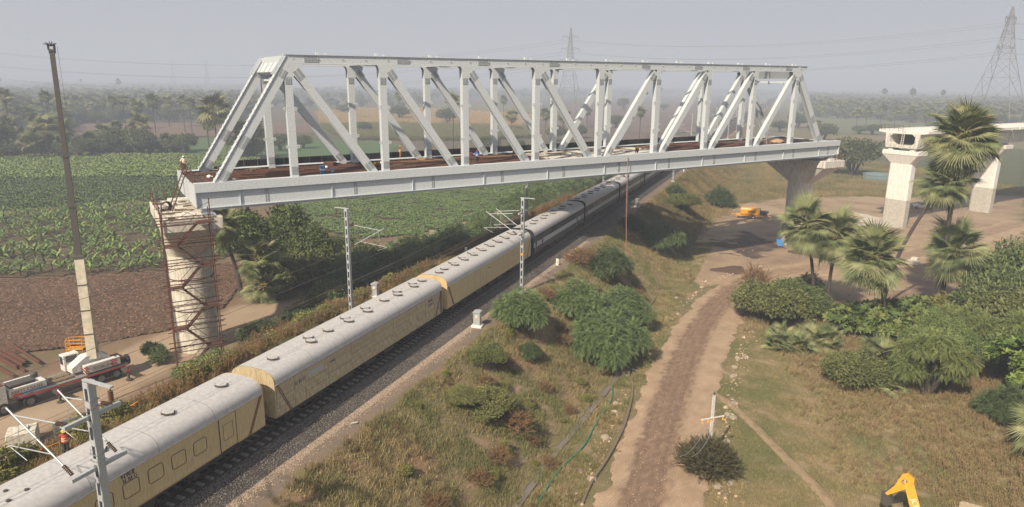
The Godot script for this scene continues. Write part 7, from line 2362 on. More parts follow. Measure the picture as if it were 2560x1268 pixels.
func people() -> void:
	var skin := Color(0.17, 0.085, 0.05)
	var dark := Color(0.02, 0.02, 0.022); var shoe := Color(0.02, 0.018, 0.016)
	var orange := Color(0.62, 0.08, 0.03); var yel := Color(0.75, 0.48, 0.02)
	var base := func(top: Color, sleeve: Color, leg: Color) -> Dictionary: return {"skin": skin, "top": top, "sleeve": sleeve, "arm": skin, "leg": leg, "shoe": shoe}
	# beside the track, bent slightly, holding his elbow
	var J := standing()
	J.wrR = Vector3(0.12, 1.0, 0.22); J.elR = Vector3(0.27, 1.08, 0.05); J.knL = Vector3(-0.10, 0.49, 0.07); J.anL = Vector3(-0.12, 0.08, 0.12); J.anR = Vector3(0.13, 0.08, -0.1)
	person("worker in yellow helmet and orange vest standing beside the track by the mast", slope_at(-5.4, -9.5) + Vector3(0, 0.1, 0), 0.6, J, base.call(Color(0.35, 0.05, 0.04), Color(0.12, 0.03, 0.03), Color(0.035, 0.033, 0.035)), 0.026, yel, orange)
	# on the bridge deck
	J = standing()
	J.elL = Vector3(-0.34, 1.12, -0.05); J.wrL = Vector3(-0.2, 0.95, 0.1); J.elR = Vector3(0.34, 1.12, -0.05); J.wrR = Vector3(0.2, 0.95, 0.1)
	person("worker with hands on hips in white shirt at the bridge end railing", br(-9.0, -0.3, 12.6), 0.5, J, base.call(Color(0.62, 0.58, 0.52), Color(0.62, 0.58, 0.52), dark), 0.036, Color(0.7, 0.68, 0.62), Color(0.7, 0.28, 0.16))
	J = standing()
	person("worker in yellow helmet and orange vest near the third far upright", br(16.8, -0.3, 12.2), 2.2, J, base.call(Color(0.45, 0.16, 0.05), Color(0.45, 0.3, 0.06), Color(0.25, 0.11, 0.05)), 0.036, yel, Color(0.72, 0.2, 0.03))
	J = standing()
	J.elL = Vector3(-0.33, 1.14, -0.06); J.wrL = Vector3(-0.18, 0.97, 0.06); J.elR = Vector3(0.33, 1.14, -0.06); J.wrR = Vector3(0.18, 0.97, 0.06)
	person("worker in blue vest with hands on hips on the rusty mat", br(23.0, -0.3, 2.5), 0.4, J, base.call(Color(0.05, 0.10, 0.40), Color(0.10, 0.12, 0.42), dark), 0.036, Color(0.25, 0.03, 0.04), Color(0.04, 0.10, 0.45))
	J = standing()
	J.chest = Vector3(0, 1.2, 0.08); J.neck = Vector3(0, 1.38, 0.16); J.head = Vector3(0, 1.5, 0.24); J.shL = Vector3(-0.19, 1.34, 0.13); J.shR = Vector3(0.19, 1.34, 0.13); J.elL = Vector3(-0.22, 1.12, 0.25); J.elR = Vector3(0.22, 1.15, 0.28); J.wrL = Vector3(-0.1, 1.3, 0.42); J.wrR = Vector3(0.1, 1.32, 0.42); J.anR = Vector3(0.12, 0.08, -0.28); J.knR = Vector3(0.1, 0.5, -0.1); J.anL = Vector3(-0.12, 0.08, 0.2)
	person("surveyor in red vest bending to a tripod on the pale deck", br(30.0, -0.3, 5.2), 1.3, J, base.call(Color(0.30, 0.03, 0.04), Color(0.06, 0.05, 0.06), dark), 0.036, null, Color(0.45, 0.04, 0.05))
	var tp := MB.new()
	for a in 3: tp.rod(Vector3(0, 1.3, 0), Vector3(cos(a * 2.09) * 0.45, 0, sin(a * 2.09) * 0.45), 0.022, 5)
	tp.box(Vector3(0, 1.4, 0), Vector3(0.16, 0.2, 0.16)); tp.rod(Vector3(0, 1.44, -0.12), Vector3(0, 1.44, 0.14), 0.045, 8)
	single("survey_tripod", tp, M.boom_dark, "survey instrument on a tripod before the bending surveyor", "tripod", "", br(30.6, -0.3, 5.05))
	# crouching men
	J = {"pelvis": Vector3(0, 0.32, 0), "chest": Vector3(0, 0.58, 0.14), "neck": Vector3(0, 0.74, 0.24), "head": Vector3(0, 0.84, 0.34), "shL": Vector3(-0.19, 0.70, 0.2), "shR": Vector3(0.19, 0.70, 0.2), "elL": Vector3(-0.24, 0.46, 0.36), "elR": Vector3(0.24, 0.46, 0.36), "wrL": Vector3(-0.1, 0.25, 0.48), "wrR": Vector3(0.1, 0.25, 0.48), "knL": Vector3(-0.17, 0.50, 0.3), "knR": Vector3(0.17, 0.50, 0.3), "anL": Vector3(-0.14, 0.08, 0.02), "anR": Vector3(0.14, 0.08, 0.02)}
	person("worker crouching in red and white on the far rusty mat", br(66.5, -0.25, 6.5), 1.1, J, base.call(Color(0.40, 0.05, 0.04), Color(0.6, 0.55, 0.5), dark), 0.036, null, Color(0.45, 0.05, 0.04))
	person("worker in yellow helmet crouching beside the second near upright", br(9.0, -0.25, 1.6), 2.0, J, base.call(Color(0.5, 0.12, 0.04), Color(0.4, 0.2, 0.1), dark), 0.036, yel, Color(0.6, 0.15, 0.04))
	person("worker in orange helmet crouching behind the sixth near upright", br(49.0, -0.25, 2.4), 0.2, J, base.call(Color(0.25, 0.09, 0.04), Color(0.3, 0.12, 0.05), dark), 0.036, Color(0.75, 0.28, 0.02), null)

# ---------------------------------------------------------------- machines
func wheel_parts(o: Node3D, p: Vector3, r: float, w: float, axis: Vector3) -> void:
	var m := MB.new()
	m.lathe(p - axis * w / 2, axis, [Vector2(r * 0.55, 0), Vector2(r * 0.9, 0), Vector2(r, w * 0.18), Vector2(r, w * 0.82), Vector2(r * 0.9, w), Vector2(r * 0.55, w)], 22)
	var t := part("wheel", m, M.rubber, o)
	m = MB.new()
	m.lathe(p - axis * w * 0.46, axis, [Vector2(0, w * 0.2), Vector2(r * 0.3, w * 0.16), Vector2(r * 0.56, w * 0.05), Vector2(r * 0.56, w * 0.87), Vector2(r * 0.3, w * 0.74), Vector2(0, w * 0.7)], 16)
	part("rim", m, M.steel_dark, t)

func make_crane() -> void:
	# carrier points along +x (cab at +x)
	var o := thing("mobile_crane", "white truck crane with a very long raised telescopic boom beside the ploughed field", "crane", Vector3(-41.6, 0.05, -58.0), 4.10)
	var m := MB.new()
	m.boxa(Vector3(-5.6, 0.75, -0.55), Vector3(6.0, 1.25, 0.55)); m.boxa(Vector3(-5.6, 1.2, -1.25), Vector3(3.7, 1.32, 1.25))
	part("chassis", m, M.steel_dark, o)
	m = MB.new()
	for s in [-1.0, 1.0]: m.boxa(Vector3(-5.6, 1.1, s * 1.24), Vector3(3.6, 1.18, s * 1.28))
	part("side_stripe", m, M.red, o)
	for x in [-4.4, -3.0, 2.9, 4.9]:
		for s in [-1.0, 1.0]: wheel_parts(o, Vector3(x, 0.55, s * 1.05), 0.56, 0.36, Vector3(0, 0, 1))
	# driving cab with window openings filled by glass
	m = MB.new()
	var prof_ := PackedVector2Array([Vector2(4.55, 0.7), Vector2(6.75, 0.7), Vector2(6.85, 1.5), Vector2(6.55, 2.55), Vector2(4.55, 2.6)])
	m.plate(prof_, Vector3(0, 0, -1.2), Vector3(1, 0, 0), Vector3(0, 1, 0), Vector3(0, 0, 2.4))
	var cab := part("cab", m, M.white, o)
	m = MB.new()
	for s in [-1.0, 1.0]: m.plate(PackedVector2Array([Vector2(5.2, 1.55), Vector2(6.6, 1.55), Vector2(6.42, 2.38), Vector2(5.2, 2.38)]), Vector3(0, 0, s * 1.2), Vector3(1, 0, 0), Vector3(0, 1, 0), Vector3(0, 0, s * 0.012))
	m.obox(Vector3(6.71, 2.03, 0), Vector3(0.012, 0.003, 0), Vector3(-0.12, 0.42, 0), Vector3(0, 0, 1.05))
	part("window", m, M.glass, cab)
	m = MB.new()
	m.box(Vector3(5.55, 2.63, 0), Vector3(1.95, 0.05, 2.3))
	for k in 4: m.box(Vector3(4.85 + k * 0.46, 2.67, 0), Vector3(0.05, 0.04, 2.2))
	part("rusty_roof", m, M.rust, cab)
	m = MB.new()
	for s in [-1.0, 1.0]: m.boxa(Vector3(6.87, 1.0, s * 0.7), Vector3(6.9, 1.2, s * 1.05))
	part("headlight", m, M.glass, cab)
	# engine deck and side box with lettering
	m = MB.new()
	m.cbox(Vector3(2.9, 1.72, 0.0), Vector3(2.9, 0.8, 2.3), 0.05)
	var eb := part("engine_box", m, M.white, o)
	m = MB.new()
	m.cbox(Vector3(3.2, 2.25, -0.4), Vector3(2.0, 0.3, 1.2), 0.05); m.lathe(Vector3(1.9, 2.1, 0.2), Vector3.UP, [Vector2(0.3, 0), Vector2(0.3, 0.4), Vector2(0.2, 0.5), Vector2(0, 0.5)], 12)
	part("air_filter", m, M.boom_dark, eb)
	m = MB.new()
	m.boxa(Vector3(2.1, 1.42, 1.152), Vector3(4.2, 1.56, 1.16)); m.boxa(Vector3(1.5, 1.42, -1.16), Vector3(3.6, 1.56, -1.152))
	part("blue_stripe", m, M.blue, eb)
	m = MB.new()
	m.plate(PackedVector2Array([Vector2(1.6, 1.4), Vector2(2.6, 1.4), Vector2(2.3, 1.62), Vector2(1.8, 1.62)]), Vector3(1.6, 0.0, 1.163), Vector3(1, 0, 0), Vector3(0, 1, 0), Vector3(0, 0, 0.006))
	m.plate(PackedVector2Array([Vector2(1.6, 1.4), Vector2(2.6, 1.4), Vector2(2.3, 1.62), Vector2(1.8, 1.62)]), Vector3(1.7, -0.02, -1.163), Vector3(1, 0, 0), Vector3(0, 1, 0), Vector3(0, 0, -0.006))
	part("red_stripe", m, M.red, eb)
	letters("ARPIT CRANE", 0.3, M.rust, eb, Vector3(3.0, 1.75, 1.165), Vector3.ZERO)
	letters("ARPIT CRANE", 0.3, M.rust, eb, Vector3(3.0, 1.75, -1.165), Vector3(0, PI, 0))
	# outriggers
	for x in [-5.0, 1.0]:
		for s in [-1.0, 1.0]:
			m = MB.new()
			m.boxa(Vector3(x - 0.2, 0.75, s * 1.1), Vector3(x + 0.2, 1.05, s * 2.3)); m.rod(Vector3(x, 0.1, s * 2.2), Vector3(x, 1.3, s * 2.2), 0.11, 10)
			m.lathe(Vector3(x, 0.02, s * 2.2), Vector3.UP, [Vector2(0.3, 0), Vector2(0.3, 0.06), Vector2(0.1, 0.12)], 12)
			var og := part("outrigger", m, M.boom_dark, o)
			m = MB.new()
			m.box(Vector3(x, 1.0, s * 2.36), Vector3(0.34, 0.34, 0.02))
			part("reflector", m, M.red, og)
	# wood blocks lying on the deck
	for k in 7:
		m = MB.new()
		m.obox(Vector3(-0.6 + (k % 4) * 0.55, 1.40, -0.5 + (k / 4) * 0.8), Vector3(0.26, 0, 0.06), Vector3(0, 0.08, 0), Vector3(-0.04, 0, 0.3))
		part("timber_block", m, M.wood, o)
	m = MB.new()
	m.cbox(Vector3(-5.0, 1.62, 0), Vector3(1.1, 0.55, 1.7), 0.08)
	part("rusty_tank", m, M.rust, o)
	m = MB.new()
	m.lathe(Vector3(-5.85, 1.5, -0.7), Vector3(1, 0, 0), [Vector2(0.2, 0), Vector2(0.5, 0.02), Vector2(0.52, 0.14), Vector2(0.5, 0.26), Vector2(0.2, 0.28)], 18)
	part("spare_wheel", m, M.rubber, o)
	m = MB.new()
	m.rod(Vector3(-4.6, 1.3, -1.0), Vector3(-4.6, 2.3, -1.0), 0.11, 10)
	part("exhaust", m, M.boom_dark, o)
	# superstructure
	m = MB.new()
	m.lathe(Vector3(-2.6, 1.32, 0), Vector3.UP, [Vector2(0.9, 0), Vector2(0.9, 0.25)], 24)
	part("slew_ring", m, M.boom_dark, o)
	m = MB.new()
	m.plate(PackedVector2Array([Vector2(-4.3, 1.6), Vector2(-0.9, 1.6), Vector2(-0.9, 2.1), Vector2(-2.2, 2.9), Vector2(-3.6, 2.9), Vector2(-4.3, 2.3)]), Vector3(0, 0, -0.55), Vector3(1, 0, 0), Vector3(0, 1, 0), Vector3(0, 0, 1.1))
	var sup := part("turntable_body", m, M.white, o)
	m = MB.new()
	m.cbox(Vector3(-3.3, 1.85, -1.0), Vector3(3.2, 0.8, 0.5), 0.05)
	var cw := part("counterweight", m, M.white, o)
	for k in 6:
		for e in [-4.75, -2.2]:
			m = MB.new()
			m.plate(PackedVector2Array([Vector2(0, 0), Vector2(0.12, 0), Vector2(0.34, 0.3), Vector2(0.22, 0.3)]), Vector3(e + 0.1 + (k % 3) * 0.2, 1.5 + (k / 3) * 0.36, -1.25), Vector3(1, 0, 0), Vector3(0, 1, 0), Vector3(0, 0, -0.005))
			part("warning_stripe", m, M.red, cw)
	letters("ZOOMLION", 0.26, M.black, cw, Vector3(-3.3, 1.75, -1.258), Vector3(0, PI, 0))
	m = MB.new()
	m.cbox(Vector3(-1.4, 2.35, 1.0), Vector3(1.4, 1.6, 0.85), 0.06)
	var oc := part("operator_cab", m, M.white, o)
	m = MB.new()
	for s in [-1.0, 1.0]: m.box(Vector3(-1.4, 2.7, 1.0 + s * 0.43), Vector3(0.95, 0.6, 0.012))
	m.box(Vector3(-0.695, 2.6, 1.0), Vector3(0.012, 0.8, 0.6)); m.box(Vector3(-2.105, 2.7, 1.0), Vector3(0.012, 0.55, 0.6))
	part("cab_window", m, M.glass, oc)
	m = MB.new()
	m.rod(Vector3(-3.2, 2.6, 0.35), Vector3(-3.2, 2.6, -0.35), 0.28, 14); m.rod(Vector3(-3.9, 2.4, 0.35), Vector3(-3.9, 2.4, -0.35), 0.26, 14)
	part("winch_drum", m, M.boom_dark, sup)
	# telescopic boom in world axes, from the pivot to the tip
	var inv := o.transform.affine_inverse()
	var A := inv * Vector3(-39.75, 2.5, -60.2); var T := inv * Vector3(-41.45, 30.75, -63.45)
	var dirb := (T - A).normalized()
	var cuts := [[0.0, 0.345, 0.76, M.boom_white], [0.345, 0.51, 0.52, M.boom_dark], [0.51, 0.67, 0.45, M.boom_dark], [0.67, 1.0, 0.37, M.boom_dark]]
	for q in cuts:
		m = MB.new()
		var w: float = q[2]
		var side := dirb.cross(Vector3.UP).normalized(); var nb := side.cross(dirb)
		var a := A.lerp(T, q[0]); var b := A.lerp(T, q[1])
		m.obox((a + b) / 2, side * (w / 2), nb * (w * 0.6), -(b - a) / 2)
		for sx in [-1.0, 1.0]: m.obox((a + b) / 2 + side * sx * (w / 2), side * 0.015, nb * (w * 0.12), -(b - a) / 2)
		var sec_ := part("boom_section", m, q[3], o)
		m = MB.new()
		m.obox(b - dirb * 0.1, side * (w * 0.62), nb * (w * 0.74), dirb * 0.1)
		part("boom_collar", m, M.boom_dark, sec_)
	for q in [0.085, 0.165, 0.25]:
		m = MB.new()
		var side := dirb.cross(Vector3.UP).normalized(); var nb := side.cross(dirb)
		m.obox(A.lerp(T, q), side * 0.43, nb * 0.52, dirb * 0.03)
		part("boom_band", m, M.boom_dark, o)
	m = MB.new()
	var sd := dirb.cross(Vector3.UP).normalized()
	for s in [-1.0, 1.0]:
		m.lathe(T + sd * s * 0.25 + dirb * 0.25 - sd * 0.05, sd, [Vector2(0.05, 0), Vector2(0.32, 0.01), Vector2(0.28, 0.05), Vector2(0.32, 0.09), Vector2(0.05, 0.1)], 14)
		m.bar(T - dirb * 0.3 + sd * s * 0.2, T + dirb * 0.5 + sd * s * 0.22, 0.06, 0.5)
	for k in 7: m.bar(T + dirb * 0.3, T + dirb * (0.45 + 0.08 * (k % 3)) + Vector3(sin(k * 1.3), 0.1, cos(k * 1.9)) * 0.55, 0.06, 0.06)
	part("boom_head", m, M.boom_dark, o)
	m = MB.new()
	m.rod(A + Vector3(-0.6, -0.9, 0).rotated(Vector3.UP, 0.0), A.lerp(T, 0.2) + sd * 0.0, 0.17, 10)
	part("luffing_cylinder", m, M.galv, o)
	m = MB.new()
	var hk := T + sd * 0.45 + dirb * 0.3
	m.rod(hk, Vector3(hk.x, hk.y - 8.0, hk.z), 0.012, 4)
	part("hoist_rope", m, M.wire, o)

func make_pump() -> void:
	var o := thing("concrete_pump", "yellow trailer concrete pump parked at the foot of the slope", "concrete pump", Vector3(52.4, 0.05, -147.5), -0.35)
	var m := MB.new()
	var pr := PackedVector2Array([Vector2(-0.95, 0.9), Vector2(0.95, 0.9), Vector2(1.0, 1.1), Vector2(1.0, 2.0), Vector2(0.85, 2.3), Vector2(-0.85, 2.3), Vector2(-1.0, 2.0), Vector2(-1.0, 1.1)])
	m.plate(pr, Vector3(-2.1, 0, 0), Vector3(0, 0, 1), Vector3(0, 1, 0), Vector3(3.9, 0, 0))
	var hood := part("hood", m, M.yellow, o)
	m = MB.new()
	m.box(Vector3(0.2, 1.55, 1.005), Vector3(1.6, 0.22, 0.012))
	part("louvre", m, M.rust, hood)
	m = MB.new()
	m.boxa(Vector3(-3.0, 0.6, -0.8), Vector3(3.0, 0.88, 0.8))
	part("frame", m, M.yellow, o)
	for s in [-1.0, 1.0]: wheel_parts(o, Vector3(0.6, 0.42, s * 0.95), 0.42, 0.28, Vector3(0, 0, 1))
	m = MB.new()
	m.plate(PackedVector2Array([Vector2(2.0, 0.9), Vector2(3.3, 0.9), Vector2(3.7, 1.7), Vector2(1.95, 1.75)]), Vector3(0, 0, -0.85), Vector3(1, 0, 0), Vector3(0, 1, 0), Vector3(0, 0, 1.7))
	part("hopper", m, M.boom_dark, o)
	m = MB.new()
	m.boxa(Vector3(1.85, 1.2, -0.95), Vector3(2.0, 2.2, 0.95))
	part("guard", m, M.boom_dark, o)
	m = MB.new()
	m.rod(Vector3(3.0, 0.9, 0), Vector3(4.5, 0.5, 0.3), 0.09, 8); m.bar(Vector3(-3.0, 0.75, 0), Vector3(-4.0, 0.7, 0), 0.16, 0.16)
	for x in [-2.8, 2.7]:
		for s in [-0.7, 0.7]: m.rod(Vector3(x, 0.0, s), Vector3(x, 0.7, s), 0.06, 8)
	part("stabiliser", m, M.yellow, o)

func make_car() -> void:
	var o := thing("off_road_car", "white boxy off road car parked beneath the viaduct", "car", Vector3(98.6, 0.05, -161.8), 2.75)
	var m := MB.new()
	var pr := PackedVector2Array([Vector2(-2.05, 0.45), Vector2(2.0, 0.45), Vector2(2.05, 0.95), Vector2(0.95, 1.12), Vector2(0.55, 1.78), Vector2(-1.95, 1.82), Vector2(-2.08, 1.0)])
	m.plate(pr, Vector3(0, 0, -0.82), Vector3(1, 0, 0), Vector3(0, 1, 0), Vector3(0, 0, 1.64))
	var b := part("body", m, M.white, o)
	m = MB.new()
	for s in [-1.0, 1.0]:
		for q in [[-1.85, -1.05], [-0.95, -0.2], [-0.1, 0.5]]: m.plate(PackedVector2Array([Vector2(q[0], 1.12), Vector2(q[1] + (0.22 if q[1] > 0.3 else 0.0), 1.12), Vector2(q[1], 1.66), Vector2(q[0], 1.68)]), Vector3(0, 0, s * 0.82), Vector3(1, 0, 0), Vector3(0, 1, 0), Vector3(0, 0, s * 0.012))
	m.obox(Vector3(-2.035, 1.38, 0), Vector3(0.01, 0.001, 0), Vector3(0.03, 0.26, 0), Vector3(0, 0, 0.62)); m.obox(Vector3(0.76, 1.45, 0), Vector3(0.012, 0.007, 0), Vector3(-0.17, 0.28, 0), Vector3(0, 0, 0.7))
	part("window", m, M.glass, b)
	m = MB.new()
	for s in [-1.0, 1.0]: m.box(Vector3(-2.07, 0.98, s * 0.7), Vector3(0.03, 0.3, 0.14))
	part("tail_light", m, M.red, b)
	m = MB.new()
	m.box(Vector3(-2.1, 0.55, 0), Vector3(0.12, 0.18, 1.64)); m.box(Vector3(2.08, 0.55, 0), Vector3(0.12, 0.2, 1.64))
	part("bumper", m, M.boom_dark, o)
	m = MB.new()
	m.lathe(Vector3(-2.1, 0.95, 0.1), Vector3(-1, 0, 0), [Vector2(0.34, 0), Vector2(0.35, 0.05), Vector2(0.35, 0.15), Vector2(0.25, 0.2), Vector2(0, 0.2)], 18)
	part("spare_wheel", m, M.rubber, o)
	for x in [-1.25, 1.3]:
		for s in [-1.0, 1.0]: wheel_parts(o, Vector3(x, 0.36, s * 0.74), 0.36, 0.22, Vector3(0, 0, 1))

func make_backhoe() -> void:
	var o := thing("backhoe_loader", "yellow backhoe loader with folded rear arm at the edge of the weeds", "backhoe", Vector3(29.3, 0.05, -36.9), -0.62)
	# +x forward, arm at the rear
	var m := MB.new()
	m.cbox(Vector3(1.7, 1.35, 0), Vector3(2.2, 0.9, 1.0), 0.08); m.box(Vector3(0.2, 0.8, 0), Vector3(4.6, 0.4, 0.8))
	part("bonnet", m, M.yellow, o)
	m = MB.new()
	for s in [-1.0, 1.0]:
		for x in [-0.95, 0.55]: m.bar(Vector3(x, 1.0, s * 0.75), Vector3(x + (0.1 if x < 0 else -0.1), 2.7, s * 0.68), 0.09, 0.09)
	m.box(Vector3(-0.2, 1.1, 0), Vector3(1.6, 0.3, 1.5))
	var cab := part("cab_frame", m, M.boom_dark, o)
	m = MB.new()
	for s in [-1.0, 1.0]: m.obox(Vector3(-0.2, 1.95, s * 0.72), Vector3(0.7, 0, 0), Vector3(0, 0.68, -s * 0.03), Vector3(0, 0, 0.006))
	part("window", m, M.glass, cab)
	m = MB.new()
	m.plate(PackedVector2Array([Vector2(-1.15, -0.75), Vector2(0.75, -0.8), Vector2(0.9, -0.5), Vector2(0.9, 0.5), Vector2(0.75, 0.8), Vector2(-1.15, 0.75), Vector2(-1.3, 0.4), Vector2(-1.3, -0.4)]), Vector3(0, 2.70, 0), Vector3(1, 0, 0), Vector3(0, 0, 1), Vector3(0, 0.14, 0))
	part("cab_roof", m, M.tan_roof, cab)
	for q in [[-0.7, 0.78, 0.95], [2.2, 0.55, 0.85]]:
		for s in [-1.0, 1.0]: wheel_parts(o, Vector3(q[0], q[1] + 0.0, s * q[2]), q[1], 0.42, Vector3(0, 0, 1))
	m = MB.new()
	for s in [-1.0, 1.0]: m.bar(Vector3(1.0, 1.5, s * 0.6), Vector3(3.2, 0.6, s * 0.6), 0.12, 0.25)
	m.plate(PackedVector2Array([Vector2(3.0, 0.15), Vector2(3.9, 0.1), Vector2(3.3, 0.5), Vector2(3.1, 0.95)]), Vector3(0, 0, -1.1), Vector3(1, 0, 0), Vector3(0, 1, 0), Vector3(0, 0, 2.2))
	part("loader_bucket", m, M.yellow, o)
	# rear boom and dipper in world positions
	var inv := o.transform.affine_inverse()
	var P := inv * Vector3(26.25, 3.28, -39.95); var Q := inv * Vector3(26.75, 1.0, -38.85); var D := inv * Vector3(25.3, 1.9, -40.4)
	var arm := func(a: Vector3, b: Vector3, w0: float, w1: float, thick: float, called: String) -> Node3D:
		var d := (b - a).normalized()
		var toward: Vector3 = (inv * Vector3(0, 28.3, 0) - a).normalized()
		var ax := d.cross(toward).normalized(); var zz := ax.cross(d).normalized()
		var mm := MB.new()
		var L := (b - a).length()
		mm.plate(PackedVector2Array([Vector2(-0.12, -w0 * 0.3), Vector2(-0.05, w0 * 0.4), Vector2(0.25, w0 * 0.55), Vector2(L * 0.6, w1 * 0.55), Vector2(L, w1 * 0.4), Vector2(L, -w1 * 0.4), Vector2(L * 0.4, -w0 * 0.5), Vector2(0.1, -w0 * 0.55)]), a - zz * thick / 2, d, ax, zz * thick)
		return part(called, mm, M.yellow, o)
	var bm: Node3D = arm.call(P, Q, 0.5, 0.62, 0.3, "boom")
	var dp: Node3D = arm.call(P + (P - D).normalized() * 0.25, D, 0.74, 0.22, 0.34, "dipper")
	m = MB.new()
	m.rod(P.lerp(Q, 0.3) + Vector3(0.2, 0, 0), Q + Vector3(0.25, 0.2, 0), 0.06, 8); m.rod(P.lerp(D, 0.15) + Vector3(-0.2, 0.1, 0), P.lerp(D, 0.9) + Vector3(-0.16, 0, 0), 0.045, 8)
	part("hydraulic_ram", m, M.boom_dark, o)
	m = MB.new()
	m.plate(PackedVector2Array([Vector2(0, 0), Vector2(0.5, 0.05), Vector2(0.75, -0.35), Vector2(0.45, -0.8), Vector2(0.05, -0.6)]), D + Vector3(-0.3, 0.0, -0.3), Vector3(1, 0, 0), Vector3(0, 1, 0), Vector3(0, 0, 0.6))
	part("bucket", m, M.boom_dark, o)
	m = MB.new()
	for s in [-1.0, 1.0]: m.bar(Vector3(-1.6, 0.9, s * 0.7), Vector3(-1.7, 0.05, s * 1.0), 0.14, 0.14)
	m.box(Vector3(-1.45, 0.9, 0), Vector3(0.4, 0.7, 1.5))
	part("rear_frame", m, M.boom_dark, o)
	# lettering on boom and dipper, upright along each arm
	var put := func(s: String, a: Vector3, b: Vector3, f: float, h: float, mt: Material, lift: float) -> void:
		var d := (b - a).normalized()
		var toward: Vector3 = (inv * Vector3(0, 28.3, 0) - a).normalized()
		var ax := d.cross(toward).normalized(); var zz := ax.cross(d).normalized()
		var t := part("lettering", text_mesh(s, h), mt, o)
		t.transform = Transform3D(Basis(d, -ax, zz), a.lerp(b, f) + zz * lift)
	var plate_ := MB.new()
	var d2 := (D - P).normalized(); var tw: Vector3 = (inv * Vector3(0, 28.3, 0) - P).normalized(); var ax2 := d2.cross(tw).normalized(); var zz2 := ax2.cross(d2).normalized()
	plate_.obox(P.lerp(D, 0.12) + zz2 * 0.178, d2 * 0.17, ax2 * 0.12, zz2 * 0.004)
	part("badge", plate_, M.black, o)
	put.call("JCB", P, D, 0.12, 0.15, M.white, 0.186)
	put.call("JCB", P, Q, 0.6, 0.32, M.white, 0.156)

